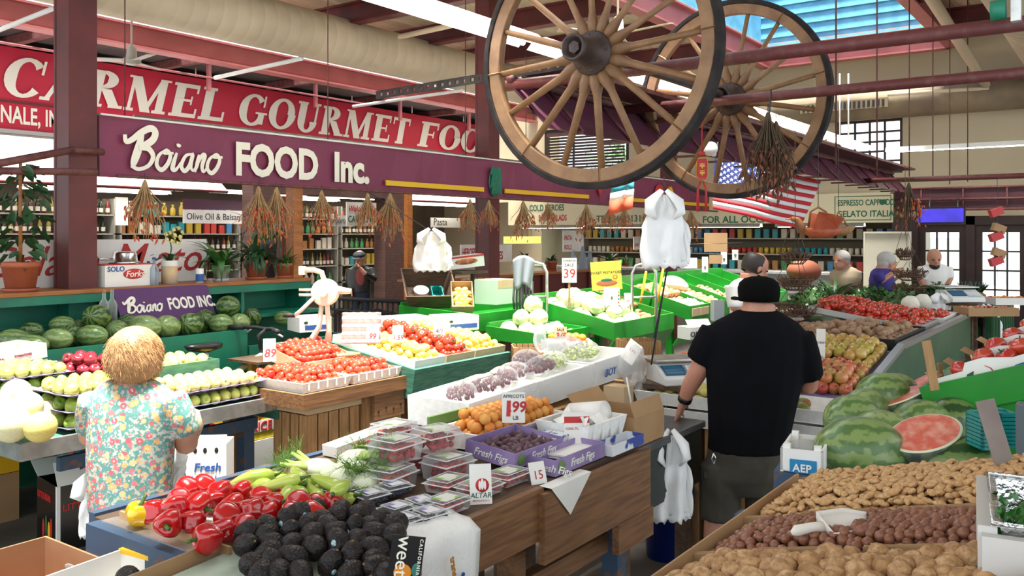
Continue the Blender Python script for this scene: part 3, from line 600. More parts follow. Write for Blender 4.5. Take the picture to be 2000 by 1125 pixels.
def applemesh(name, m, r=0.04):
 return rev(name, [(0.001, 0.62*r), (0.18*r, 0.68*r), (0.4*r, 0.86*r), (0.66*r, 0.84*r), (0.92*r, 0.52*r), (1.0*r, 0.1*r), (0.93*r, -0.35*r), (0.74*r, -0.72*r), (0.5*r, -0.9*r), (0.3*r, -0.9*r), (0.12*r, -0.78*r), (0.001, -0.75*r)][::-1], m, 14)
A_G, A_D, A_Y, A_R, A_M, A_O = [applemesh(n, m) for n, m in (('green_apple', M_GAP), ('granny_apple', M_DAP), ('yellow_apple', M_YAP), ('red_apple', M_RAP), ('blush_apple', M_MAP), ('golden_apple', M_GOA))]
M_STEM = mat('fruit_stem', (0.10, 0.07, 0.02), 0.7)
STEMP = MB().tube([(0,0,0.024), (0.002,0,0.034), (0.006,0,0.042)], [0.0015, 0.0015, 0.002], 5).mesh('stem', M_STEM)
def melonmat(name, light, dark, n=9):
 m = bpy.data.materials.new(name); m.use_nodes = True; N = m.node_tree.nodes; L = m.node_tree.links; b = N['Principled BSDF']
 tc = N.new('ShaderNodeTexCoord'); gr = N.new('ShaderNodeTexGradient'); gr.gradient_type = 'RADIAL'; L.new(tc.outputs['Object'], gr.inputs[0])
 nz = N.new('ShaderNodeTexNoise'); nz.inputs['Scale'].default_value = 3.2; nz.inputs['Detail'].default_value = 6; L.new(tc.outputs['Object'], nz.inputs[0])
 a = N.new('ShaderNodeMath'); a.operation = 'MULTIPLY_ADD'; a.inputs[1].default_value = n*6.2832; L.new(gr.outputs['Fac'], a.inputs[0])
 c = N.new('ShaderNodeMath'); c.operation = 'MULTIPLY'; c.inputs[1].default_value = 9.0; L.new(nz.outputs[0], c.inputs[0]); L.new(c.outputs[0], a.inputs[2])
 s = N.new('ShaderNodeMath'); s.operation = 'SINE'; L.new(a.outputs[0], s.inputs[0])
 cr = N.new('ShaderNodeValToRGB'); mr = N.new('ShaderNodeMapRange'); mr.inputs[1].default_value = -1; L.new(s.outputs[0], mr.inputs[0]); L.new(mr.outputs[0], cr.inputs[0])
 e = cr.color_ramp.elements; e[0].position = 0.3; e[0].color = (*dark, 1); e[1].position = 0.75; e[1].color = (*light, 1)
 n2 = N.new('ShaderNodeTexNoise'); n2.inputs['Scale'].default_value = 1.3; L.new(tc.outputs['Object'], n2.inputs[0])
 mx = N.new('ShaderNodeMix'); mx.data_type = 'RGBA'; L.new(cr.outputs[0], mx.inputs[6]); mx.inputs[7].default_value = (0.30, 0.27, 0.05, 1)
 m2 = N.new('ShaderNodeMapRange'); m2.inputs[1].default_value = 0.62; m2.inputs[2].default_value = 0.8; L.new(n2.outputs[0], m2.inputs[0]); L.new(m2.outputs[0], mx.inputs[0])
 L.new(mx.outputs[2], b.inputs['Base Color']); b.inputs['Roughness'].default_value = 0.3
 return m
M_WM = [melonmat('watermelon_dark', (0.13, 0.20, 0.05), (0.018, 0.06, 0.016)), melonmat('watermelon_mid', (0.20, 0.28, 0.09), (0.08, 0.155, 0.045), 11), melonmat('watermelon_pale', (0.25, 0.32, 0.12), (0.13, 0.21, 0.065), 7)]
WM = [MB().ell((0,0,0), (1, 1, 1.22), 24, 14).mesh('watermelon', m) for m in M_WM]
STK = MB().lathe([(0.0175, 0), (0.0175, 0.002), (0.001, 0.0025)], 14).mesh('sticker', mat('sticker_white', (0.7, 0.72, 0.7), 0.4))
def card(label, mx, w, h, lines, m=WHITE, cat='price card', group=None, name='price_card', th=0.004):
 """stiff card standing in the local xy plane; lines = (text, size, x, y, material, bold, shear)"""
 t = thing(name, label, cat, mx, group)
 obj('board', MB().box(-w/2, w/2, 0, h, -th, 0), m, t)
 for s, size, x, y, im, bo, sh in lines: txt(s, size, im, t, T(x, y, 0.001), bo, sh, 0.0006, 'CENTER')
 return t
def tray(name, label, cat, mx, w, l, h, m, th=0.008, group=None, flare=0.0, notch=True, base=0.008):
 """open box: base and four side panels (origin at a bottom corner)"""
 t = thing(name, label, cat, mx, group)
 obj('base', bx(0, w, 0, l, 0, base), m, t)
 for a, nm in ((0, 'side_panel'), (1, 'side_panel')):
  y = -flare if a == 0 else l+flare
  mb = MB(); y0 = 0 if a == 0 else l-th
  mb.add([(0,y0,base),(w,y0,base),(w,y0+th,base),(0,y0+th,base),(-flare,y0+(y-(0 if a == 0 else l)),h),(w+flare,y0+(y-(0 if a == 0 else l)),h),(w+flare,y0+th+(y-(0 if a == 0 else l)),h),(-flare,y0+th+(y-(0 if a == 0 else l)),h)], [(3,2,1,0),(4,5,6,7),(0,1,5,4),(1,2,6,5),(2,3,7,6),(3,0,4,7)])
  obj(nm, mb, m, t)
 for a in (0, 1):
  x = -flare if a == 0 else flare; x0 = 0 if a == 0 else w-th
  mb = MB().add([(x0,th,base),(x0+th,th,base),(x0+th,l-th,base),(x0,l-th,base),(x0+x,th-flare,h),(x0+th+x,th-flare,h),(x0+th+x,l-th+flare,h),(x0+x,l-th+flare,h)], [(3,2,1,0),(4,5,6,7),(0,1,5,4),(1,2,6,5),(2,3,7,6),(3,0,4,7)])
  obj('end_panel', mb, m, t)
 return t
def carton(name, label, mx, w, l, h, m, flaps=(), band=None, closed=True, cat='box', group=None, mi=None):
 """cardboard carton; flaps: (side, length, angle) with side in 0..3 = -y, +x, +y, -x"""
 t = thing(name, label, cat, mx, group); th = 0.006
 mb = MB().box(0, w, 0, th, 0, h).box(0, w, l-th, l, 0, h).box(0, th, th, l-th, 0, h).box(w-th, w, th, l-th, 0, h).box(th, w-th, th, l-th, 0, th)
 if closed: mb.box(th, w-th, th, l-th, h-0.012, h-0.004)
 obj('body', mb, m, t)
 for s, fl, an in flaps:
  L = w if s % 2 == 0 else l
  f = MB().box(-L/2+0.004, L/2-0.004, 0, 0.004, 0, fl)
  c = {0: T(w/2, 0, h), 1: T(w, l/2, h) @ RZ(90), 2: T(w/2, l, h) @ RZ(180), 3: T(0, l/2, h) @ RZ(-90)}[s]
  obj('flap', f, mi or m, t, c @ RX(an))
 if band:
  z0, z1, bm_ = band; obj('print_band', MB().box(-0.001, w+0.001, -0.001, l+0.001, z0, z1), bm_, t)
 return t
def crate(name, label, mx, w, l, h, m, ns=3, nl=3, cat='crate', group=None, vertical=False, top=False):
 """wooden slatted crate: corner posts and slats"""
 t = thing(name, label, cat, mx, group); p = 0.022
 pm = MB().box(0, p, 0, p, 0, h).mesh('corner_post', m)
 for x in (0.008, w-p-0.008):
  for y in (0.008, l-p-0.008): link('corner_post', pm, t, T(x, y, 0))
 def run(n, L, H, mk):
  if vertical:
   g = L/n
   for i in range(n): mk(i*g+g*0.04, i*g+g*0.9, 0.01, H-0.005)
  else:
   g = H/n
   for i in range(n): mk(0, L, i*g+g*0.05, i*g+g*0.85)
 run(ns, w, h, lambda a, b, c, d: (obj('slat', bx(a, b, 0, 0.008, c, d), m, t), obj('slat', bx(a, b, l-0.008, l, c, d), m, t)))
 run(nl, l, h, lambda a, b, c, d: (obj('slat', bx(0, 0.008, a, b, c, d), m, t), obj('slat', bx(w-0.008, w, a, b, c, d), m, t)))
 obj('bottom', bx(0.01, w-0.01, 0.01, l-0.01, 0.002, 0.012), m, t)
 if top: obj('lid', bx(0, w, 0, l, h, h+0.02), m, t)
 return t
def moulded(label, mx, w, l, group, m):
 """pressed fibre fruit tray with a wavy lip"""
 n, k = 24, 10; vs = []
 for i in range(n+1):
  for j in range(k+1):
   e = min(i, n-i)/3; f = min(j, k-j)/2; ed = min(1, e, f)
   vs.append((w*i/n, l*j/k, 0.022*(1-ed)+0.008*math.sin(i*1.5)*math.sin(j*1.4)))
 me = MB().add(vs, [(i*(k+1)+j, (i+1)*(k+1)+j, (i+1)*(k+1)+j+1, i*(k+1)+j+1) for i in range(n) for j in range(k)], 0, True).mesh('fibre_tray', m)
 o = put('fibre_tray', me, mx, label, 'tray', group); so = o.modifiers.new('s', 'SOLIDIFY'); so.thickness = 0.004
 return o
M_PTRAY = mat('purple_fibre', (0.22, 0.17, 0.32), 0.8)
def pot(mx, label, pr, ph, m, kind, m2=LEAF, seed=1, saucer=True, name='potted_plant', hh=0.3, group=None):
 t = thing(name, label, 'plant', mx, group); r = random.Random(seed)
 obj('pot', MB().lathe([(0.001,0),(pr*0.7,0),(pr*0.92,ph*0.82),(pr,ph*0.82),(pr,ph),(pr*0.9,ph),(pr*0.88,ph*0.88),(0.001,ph*0.88)], 20), m, t)
 if saucer: obj('saucer', MB().lathe([(0.001,-0.001),(pr*0.85,-0.001),(pr*0.95,0.025),(pr*0.88,0.025),(pr*0.8,0.006),(0.001,0.006)], 20), m, t)
 def blade(L, wd, bend, n=7):
  mb = MB(); vs = []
  for i in range(n+1):
   s = i/n; a = bend*s; x = L*s*math.cos(a)*0.35+L*s*s*0.55*math.sin(a); z = L*s*math.cos(a*0.9); ww = wd*math.sin(math.pi*min(0.97, s*0.9+0.1))
   vs += [(x, -ww, z), (x, 0, z-ww*0.35), (x, ww, z)]
  mb.add(vs, [(i*3+k, i*3+k+1, (i+1)*3+k+1, (i+1)*3+k) for i in range(n) for k in (0, 1)], 0, True); return mb.mesh('leaf', m2)
 vv = [blade(hh*f, {'lily': 0.034, 'spider': 0.009, 'aloe': 0.02, 'palm': 0.012}.get(kind, 0.02), b) for f in (0.75, 1.0) for b in (0.9, 1.5, 2.0)]
 for i in range({'lily': 46, 'spider': 60, 'aloe': 22, 'palm': 50, 'clumpy': 0, 'climb': 0}.get(kind, 30)):
  link('leaf', r.choice(vv), t, T(0, 0, ph*0.85) @ RZ(r.uniform(0, 360)) @ RY(r.uniform(-12, 28)) @ T(pr*0.2, 0, 0) @ SC(1, 1, r.uniform(0.6, 1)))
 if kind == 'climb':
  obj('stake', MB().tube([(0,0,ph*0.8), (0,0,hh)], 0.014, 8), WOODO, t)
  lf = MB().add([(0,0,0),(0.035,0.03,0.01),(0.04,0,-0.012),(0.035,-0.03,0.01),(0.085,0.026,-0.005),(0.11,0,-0.03),(0.085,-0.026,-0.005)], [(0,2,1),(0,3,2),(1,2,5,4),(2,3,6,5)], 0, True).mesh('leaf', LEAFD)
  for i in range(70):
   z = r.uniform(ph, hh*1.0); link('leaf', lf, t, T(0,0,z) @ RZ(r.uniform(0,360)) @ T(r.uniform(0.02, 0.16),0,0) @ RX(r.uniform(-50,50)) @ RY(r.uniform(-20,50)) @ SC(*(r.uniform(0.8,1.4),)*3))
 return t
def bottle(mx, label, h, r, m, capm=None, lab=None, group=None, cat='bottle'):
 t = thing('bottle', label, cat, mx, group)
 obj('glass', MB().lathe([(0.001,0),(r,0),(r,h*0.58),(r*0.85,h*0.66),(r*0.36,h*0.76),(r*0.32,h*0.97),(r*0.36,h)], 12), m, t)
 if capm: obj('cap', MB().lathe([(r*0.4,h*0.93),(r*0.4,h*1.01),(0.001,h*1.015)], 10), capm, t)
 if lab: obj('label_band', MB().lathe([(r*1.01,h*0.15),(r*1.01,h*0.45)], 12, 0, True, None, False), lab, t)
 return t
# == shop behind the columns
AWN = mat('glowing_awning', (1.0, 0.93, 0.9), 0.6, emit=0.9)  # emission put into the cloth in place of light from behind
def awning(x0, x1, label):
 t = thing('awning', label, 'awning'); n = int((x1-x0)/0.9)
 for i in range(n):
  a = x0+(x1-x0)*i/n; b = x0+(x1-x0)*(i+1)/n
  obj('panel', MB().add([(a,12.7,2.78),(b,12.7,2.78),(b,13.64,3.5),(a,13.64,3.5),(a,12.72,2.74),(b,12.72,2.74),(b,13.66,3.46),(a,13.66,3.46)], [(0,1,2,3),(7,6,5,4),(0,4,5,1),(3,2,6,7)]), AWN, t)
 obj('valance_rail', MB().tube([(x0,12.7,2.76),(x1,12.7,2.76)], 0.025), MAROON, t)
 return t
awning(1.5, 9.4, 'white self-glowing awning under the red sign'); aw = awning(13.5, 17.0, 'striped white awning with red lettering beyond the brick pier')
txt('DRIED FRUIT', 0.42, RED, aw, T(13.8, 12.98, 3.0) @ RX(37), 0.02, sx=0.8)
for i, (a, b) in enumerate(((3.4, 5.8), (6.2, 8.6), (10.3, 12.4), (13.6, 16.6))): fluoro('shop strip light under the awning, bay %s' % ['one', 'two', 'three', 'four'][i], a, b, 13.2, 2.72, 'X', 0.1, 'shop strip lights')
for i, (a, b) in enumerate(((4.4, 6.8), (7.2, 9.4), (9.9, 12.3), (12.7, 15.1))): fluoro('added hidden strip light brightening the red sign from behind the purple banner, %s' % ['first', 'second', 'third', 'fourth'][i], a, b, 7.75, 3.02, 'X', 0.1, 'added hidden banner lights', True)  # hidden uplights added to brighten the red sign and pink beam
for i, (a, b) in enumerate(((4.5, 7), (7.8, 10.3), (10.8, 13.3), (13.8, 16.2))): fluoro('shop strip light over the shelves, bay %s' % ['one', 'two', 'three', 'four'][i], a, b, 15.2, 2.9, 'X', 0.1, 'shop shelf lights')
SHELFM = mat('shelf_white', (0.35, 0.33, 0.28), 0.6)
def shelving(label, x0, x1, y0, zs, dep=0.4, ax='X'):
 t = thing('shelf_unit', label, 'shelves', T(x0, y0, 0) if ax == 'X' else T(y0, x1, 0) @ RZ(-90)); L = x1-x0
 for z in zs: obj('shelf_board', bx(0, L, 0, dep, z-0.025, z), SHELFM, t)
 for x in (0, L-0.03): obj('upright', bx(x, x+0.03, 0, dep, 0, zs[-1]+0.3), SHELFM, t)
 obj('back_panel', bx(0, L, dep, dep+0.02, 0, zs[-1]+0.3), mat('shelf_back', (0.1, 0.08, 0.05), 0.8), t)
zs = (0.9, 1.3, 1.7, 2.05, 2.4)
units = [(6.3, 9.0), (9.1, 11.8), (11.9, 14.6), (14.7, 17.2)]
for i, (a, b) in enumerate(units): shelving('grocery shelves stocked with goods, %s bay of the shop' % ['first', 'second', 'third', 'fourth'][i], a, b, 15.5, zs)
PCOL = [(0.5, 0.35, 0.04), (0.45, 0.04, 0.03), (0.05, 0.2, 0.4), (0.5, 0.45, 0.35), (0.05, 0.25, 0.08), (0.35, 0.15, 0.04), (0.6, 0.55, 0.45), (0.02, 0.3, 0.35)]
PM = [mat('pack_%d' % i, c, 0.45) for i, c in enumerate(PCOL)]
BG = [mat('bottle_dark', (0.012, 0.02, 0.008), 0.15), mat('bottle_oil', (0.25, 0.18, 0.02), 0.2), mat('bottle_red', (0.2, 0.02, 0.012), 0.2), mat('bottle_brown', (0.06, 0.02, 0.008), 0.15)]
LB = mat('bottle_label', (0.6, 0.56, 0.46), 0.6)
bots = []
for i, m in enumerate(BG):
 bots.append((MB().lathe([(0.001,0),(0.038,0),(0.038,0.17),(0.013,0.23),(0.013,0.3),(0.001,0.3)], 10).mesh('grocery_bottle', m), MB().lathe([(0.0385,0.04),(0.0385,0.12)], 10, 0, True, None, False).mesh('label_band', LB)))
packs = [MB().box(-0.06, 0.06, -0.03, 0.03, 0, 0.2).mesh('grocery_box', m) for m in PM]
bags_ = [MB().lathe([(0.04,0),(0.06,0.03),(0.055,0.14),(0.015,0.19),(0.035,0.23)], 10, 0, True, None, True, 1, 0.6).mesh('grocery_bag', m) for m in PM]
for u, (a, b) in enumerate(units):
 for zi, z in enumerate(zs):
  x = a+0.08
  while x < b-0.1:
   kind = (zi+u) % 3 if u else (0 if zi >= 3 else 1)
   if kind == 0:
    q = rnd.choice(bots); put('grocery_bottle', q[0], T(x, 15.58, z), 'small bottle standing among others on the lit shop shelves', 'bottle', 'bottles on the shop shelves', (('label_band', q[1], I4),)); x += rnd.uniform(0.1, 0.16)
   elif kind == 1: put('grocery_box', packs[(int(x*2)+zi) % 8], T(x, 15.6, z) @ SC(1, 1, rnd.uniform(0.8, 1.3)), 'coloured grocery packet standing in a row on the shop shelves', 'packet', 'packets on the shop shelves'); x += rnd.uniform(0.15, 0.22)
   else: put('grocery_bag', bags_[(int(x*2)+zi*3) % 8], T(x, 15.6, z) @ SC(1, 1, rnd.uniform(0.9, 1.2)), 'plump food bag standing in a row on the shop shelves', 'bag', 'bags on the shop shelves'); x += rnd.uniform(0.15, 0.2)
def board(label, mx, w, h, m, lines, cat='sign', name='shop_sign', frame=None):
 t = thing(name, label, cat, mx)
 obj('panel', MB().box(0, w, 0, h, -0.02, 0), m, t)
 if frame: obj('border', MB().box(0.02, w-0.02, 0.02, 0.035, 0, 0.003).box(0.02, w-0.02, h-0.035, h-0.02, 0, 0.003).box(0.02, 0.035, 0.035, h-0.035, 0, 0.003).box(w-0.035, w-0.02, 0.035, h-0.035, 0, 0.003), frame, t)
 for s, size, x, y, im, bo, sh, sx in lines: txt(s, size, im, t, T(x, y, 0.004), bo, sh, 0.001, 'LEFT', 'lettering', sx)
 return t
def shopboard(label, px0, py0, px1, py1, Y, m, lines, **k):
 a = atY(px0, py1, Y); b = atY(px1, py0, Y); return board(label, T(a.x, Y, a.z) @ FACE_Y, b.x-a.x, max(0.1, atY(px0, py0, Y).z-a.z), m, lines, **k)
shopboard('white board reading Olive Oil and Balsamic over the bottles', 358, 409, 475, 436, 13.9, WHITE, [('Olive Oil & Balsamic V.', 0.17, 0.06, 0.07, INK, 0, 0, 0.92)])
shopboard('dark ornate header above the olive oil board', 358, 388, 475, 408, 13.92, mat('ornate_purple', (0.09, 0.03, 0.06), 0.6), [])
shopboard('grey board reading Imported on the shop front', 640, 420, 690, 442, 12.15, mat('board_grey', (0.4, 0.39, 0.36), 0.6), [('Imported', 0.16, 0.05, 0.06, INK, 0, 0, 0.85)])
shopboard('grey board reading Pasta over the shelves', 842, 425, 900, 444, 13.4, mat('board_grey', (0.4, 0.39, 0.36), 0.6), [('Pasta', 0.24, 0.08, 0.05, INK, 0, 0, 1)])
shopboard('white hanging card reading Welcome To CAFE in red script', 677, 394, 735, 441, 11.9, WHITE, [('Welcome To', 0.16, 0.03, 0.27, REDI, 0.02, 0.3, 0.85), ('CAFE AL M', 0.17, 0.03, 0.07, INKG, 0.02, 0, 0.8)])
shopboard('framed paper notice on the shop glass', 226, 385, 250, 440, 13.8, WHITE, [], name='notice', cat='notice')
shopboard('white counter board with red letters half hidden by the banana carton', 900, 478, 952, 506, 9.3, WHITE, [('HEROES', 0.2, 0.04, 0.04, RED, 0.02, 0, 0.5)], name='notice')
shopboard('white counter board ending in the red letters ROES beside the clay pots', 962, 478, 1000, 512, 9.3, WHITE, [('ROES', 0.2, 0.02, 0.05, RED, 0.02, 0, 0.6)])
shopboard('white sign with red capitals PASTA ROLLS behind the paper cones', 1100, 450, 1140, 492, 9.45, WHITE, [('PASTA', 0.13, 0.04, 0.24, RED, 0.02, 0, 0.75), ('ROLLS', 0.13, 0.04, 0.05, RED, 0.02, 0, 0.75)])
shopboard('small white sign reading SOUP behind the carrier bags', 1238, 462, 1262, 488, 9.6, WHITE, [('SOUP', 0.1, 0.03, 0.08, RED, 0.02, 0, 0.8)])
shopboard('small yellow lit menu panel behind the clay pots', 985, 462, 1056, 476, 12.0, mat('lit_menu', (1.0, 0.7, 0.1), 0.5, emit=1.2), [('PIZZA', 0.1, 0.1, 0.03, INK, 0, 0, 1)])
t = thing('cafe_counter', 'red panelled cafe counter with a wooden top beyond the green bins', 'counter')
obj('top', bx(10.2, 15.6, 9.0, 9.5, 1.28, 1.32), WOODO, t); obj('front', bx(10.2, 15.6, 9.05, 9.1, 0, 1.28), mat('counter_red', (0.12, 0.02, 0.018), 0.6), t)
for i in range(7): obj('post', bx(10.2+i*0.85, 10.27+i*0.85, 9.0, 9.05, 0, 1.28), MAROON, t)
# == green cabinet with ledge and watermelon bin
t = thing('green_cabinet', 'teal green cabinet with an open shelf and a watermelon bin below the orange ledge', 'cabinet')
obj('back_panel', bx(0.8, 6.15, 7.28, 7.32, 0, 1.55), GREEN, t); obj('shelf_board', bx(0.8, 6.15, 6.72, 7.28, 1.25, 1.28), GREEN, t)
obj('bin_floor', bx(0.8, 6.1, 6.38, 6.93, 0.86, 0.89), GREEN, t); obj('bin_front', bx(0.8, 4.9, 6.34, 6.38, 0.84, 1.2), GREEN, t); obj('bin_front', bx(4.92, 6.1, 6.34, 6.38, 0.84, 1.05), GREEN, t)
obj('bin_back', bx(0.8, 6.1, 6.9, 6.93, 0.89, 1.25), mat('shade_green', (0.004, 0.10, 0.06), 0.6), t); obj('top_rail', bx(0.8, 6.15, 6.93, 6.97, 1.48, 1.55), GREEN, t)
for x in (0.82, 2.2, 4.55, 5.3, 6.1): obj('divider', bx(x, x+0.035, 6.95, 7.28, 1.28, 1.55), GREEN, t)
for x in (0.85, 3.3, 4.95, 6.05): obj('leg', bx(x, x+0.06, 6.4, 6.46, 0, 0.86), GREEN, t)
obj('end_panel', MB().prism([(6.34, 0.84), (6.93, 0.84), (6.93, 1.25), (6.75, 1.25), (6.6, 1.05), (6.34, 1.05)], 0, 0.03, 0, M(((0,0,1,6.1),(1,0,0,0),(0,1,0,0),(0,0,0,1)))), GREEN, t)
tag(obj('ledge_top', bx(0.8, 6.15, 6.92, 7.5, 1.55, 1.585), WOODO, None, None, 0.005), 'orange stained wooden ledge on top of the green cabinet', 'ledge')
a = bx(0, 1, 0, 1, 0, 1)
GB = thing('script_board', 'white board with a red script word standing on the ledge behind the plants', 'sign', T(3.05, 7.42, 1.586) @ FACE_Y)
obj('panel', MB().box(0, 2.2, 0, 0.4, -0.015, 0), WHITE, GB)
txt('Gelato', 0.36, REDI, GB, T(0.1, 0.1, 0.002), 0.0, 0.35); txt('M ato', 0.38, REDI, GB, T(1.22, 0.1, 0.002), 0.005, 0.35)
WML = [(12, 692, 34, 30, 6.5, 2, 0), (25, 664, 66, 44, 6.62, 1, 80), (60, 674, 76, 42, 6.5, 1, 78), (112, 662, 60, 42, 6.5, 2, 70), (62, 646, 46, 34, 6.78, 0, 60), (122, 634, 50, 34, 6.8, 1, 75), (140, 656, 42, 46, 6.66, 0, 20), (180, 656, 62, 44, 6.5, 1, 85), (155, 640, 36, 30, 6.82, 0, 30),
       (190, 619, 52, 48, 6.66, 0, 10), (229, 648, 46, 44, 6.6, 1, 30), (282, 640, 66, 50, 6.52, 2, 80), (327, 638, 50, 44, 6.5, 2, 15), (372, 634, 49, 46, 6.5, 0, 10), (402, 628, 44, 44, 6.75, 0, 40), (432, 633, 46, 40, 6.5, 1, 75), (468, 630, 40, 36, 6.5, 2, 10), (446, 598, 46, 42, 6.64, 0, 60), (492, 620, 36, 34, 6.72, 0, 40), (555, 622, 40, 30, 6.62, 1, 80), (250, 632, 44, 36, 6.8, 0, 20)]
WMN = ['cut off at the frame edge', 'lying behind the tomato cartons', 'pale and long in front of the cartons', 'smooth and pale beside the dark one', 'small and dark at the back', 'resting at the back below the column', 'dark with a yellow spot', 'with a round sticker below the column', 'half hidden between two larger ones', 'perched on top with a starry end', 'behind the woman with blond hair',
       'broad and pale behind the blond head', 'pale and ribbed under the purple sign', 'dark and round under the purple sign', 'dark at the back of the bin', 'yellow-bellied in the front row', 'pale with a starry end', 'dark and perched on the pile', 'dark near the end of the bin', 'alone at the far end of the cabinet', 'wedged behind the second row']
for (px, py, wpx, hpx, Y, mi, ax), lb in zip(WML, WMN):
 k = (px-1000)/FPX; d = Y/(VW.y+RT.y*k); p = P(px, py, d); rw, rh = wpx*d/FPX/2, hpx*d/FPX/2; p.z = max(p.z, 0.89+rh) if p.z < 1.1 else p.z
 if ax > 55: mx = M.Translation(p) @ RZ(-54.5+rnd.uniform(-15, 15)) @ RY(90) @ SC(rh, rh, rw/1.22)
 else: mx = M.Translation(p) @ RZ(-54.5) @ RX(90-ax) @ SC(rw, rh, rw)
 put('watermelon', WM[mi], mx, 'striped watermelon in the green bin, ' + lb, 'watermelon', 'watermelons in the green bin')
t = thing('counter_sign', 'small purple board with white script leaning on the green shelf', 'sign', T(3.98, 6.745, 1.283) @ RZ(3) @ RX(-24) @ FACE_Y)
obj('panel', MB().box(0, 0.93, 0, 0.32, -0.012, 0), DPURP, t); script(t, LETTER, T(0.05, 0.1, 0.002), 0.138, 1.15); txt('FOOD INC.', 0.145, LETTER, t, T(0.47, 0.11, 0.002), 0.03, 0, sx=0.66)
LZ = 1.586
def ledge(px, Y=7.15): return T(onY(px, Y), Y, LZ)
pot(ledge(40, 7.1), 'clay pot with a leafy climber on a stake at the ledge end', 0.145, 0.23, TERRA, 'climb', seed=3, hh=1.05)
pot(ledge(432, 7.12), 'white pot of peace lily on the orange ledge', 0.085, 0.15, mat('pot_white', (0.5, 0.5, 0.5), 0.4), 'lily', LEAF, 4, hh=0.42)
pot(ledge(500, 7.12), 'large clay pot of dark leaves on the orange ledge', 0.115, 0.19, TERRA, 'lily', LEAFD, 5, hh=0.38)
pot(ledge(557, 7.1), 'small clay pot of grassy spider plant by the orange post', 0.095, 0.15, TERRA, 'spider', LEAF, 6, hh=0.3)
pot(ledge(525, 7.38), 'tall feathery palm standing behind the clay pots', 0.09, 0.4, mat('pot_grey', (0.1, 0.1, 0.1), 0.5), 'palm', LEAF, 7, False, hh=0.75)
t = thing('orchid_tin', 'cream biscuit tin holding a yellow orchid on the ledge', 'plant', ledge(331, 7.12))
obj('tin', MB().lathe([(0.07,0),(0.07,0.2),(0.001,0.2)], 20), mat('tin_cream', (0.6, 0.42, 0.22), 0.4, (0.55, 0.5, 0.4), 7), t); obj('rim', MB().lathe([(0.072,0.16),(0.072,0.21)], 20, 0, True, None, False), WHITE, t)
obj('stalk', MB().tube([(0,0,0.2),(0.02,0,0.32),(0.0,0,0.42)], 0.006, 6), LEAF, t)
pt = MB().lathe([(0.001,0),(0.025,0.004),(0.03,0.012)], 8, 0, True, T(0.028, 0, 0) @ SC(1.2, 1, 1)).mesh('petal', mat('orchid_yellow', (0.75, 0.68, 0.3), 0.5))
for dx, dz in ((-0.02, 0.42), (0.04, 0.4), (0.06, 0.46)):
 for i in range(5): link('petal', pt, t, T(dx, -0.03, dz) @ RX(70) @ RZ(i*72) @ SC(1, 1, 1))
lf = MB().add([(0,-0.02,0),(0,0.02,0),(0.08,0.03,0.05),(0.08,-0.03,0.05),(0.17,0.02,0.03),(0.17,-0.02,0.03),(0.21,0,0)], [(0,1,2,3),(3,2,4,5),(5,4,6)], 0, True).mesh('leaf', LEAFD)
for a in (0, 100, 180, 250, 320): link('leaf', lf, t, T(0,0,0.2) @ RZ(a) @ RY(rnd.uniform(-30, 10)))
t = carton('cutlery_box', 'white and red carton of plastic forks under a metal pan', ledge(205, 7.05), 0.46, 0.26, 0.19, WHITE); obj('edge_band', MB().box(-0.001, 0.461, -0.001, 0.261, 0.182, 0.191), RED, t)
txt('SOLO', 0.06, INKB, t, T(0.02, -0.002, 0.13) @ FACE_Y, 0.02); obj('red_swoosh', MB().ell((0.26, -0.003, 0.105), (0.1, 0.003, 0.045)), RED, t); txt('Forks', 0.075, LETTER, t, T(0.18, -0.008, 0.08) @ FACE_Y, 0.01, 0.25)
t = thing('metal_pan', 'upturned metal saucepan on the forks carton', 'pan', ledge(243, 7.15) @ T(0, 0, 0.192))
obj('bowl', MB().lathe([(0.125,0),(0.125,0.015),(0.11,0.02),(0.1,0.09),(0.085,0.105),(0.001,0.108)], 24), CHROME, t); obj('handle', MB().tube([(-0.1,0,0.04),(-0.24,0,0.045)], 0.01, 8), CHROME, t)
GL = glassy('bottle_glass', (0.75, 0.85, 0.82), 0.12, 0.05); GLB = glassy('bottle_glass_blue', (0.6, 0.7, 0.8), 0.14, 0.05)
bottle(ledge(301, 7.05), 'clear bottle with blue cap on the ledge beside the tin', 0.24, 0.04, GLB, INKB)
bottle(ledge(290, 7.25), 'second clear bottle behind the forks carton', 0.2, 0.035, GLB, INKB)
bottle(T(onY(203, 6.8), 6.8, 1.282), 'tall empty glass bottle with a label on the green shelf', 0.3, 0.04, GL, WOODL, mat('dark_label', (0.02, 0.02, 0.06), 0.5))
bottle(T(onY(219, 6.78), 6.78, 1.282), 'tall empty glass bottle without label on the green shelf', 0.3, 0.04, GL)
t = thing('salt_can', 'blue and white round can on the ledge', 'can', ledge(390, 7.05)); obj('body', MB().lathe([(0.035,0),(0.035,0.13),(0.001,0.13)], 16), WHITE, t); obj('blue_label', MB().lathe([(0.0355,0.01),(0.0355,0.08)], 16, 0, True, None, False), INKB, t)
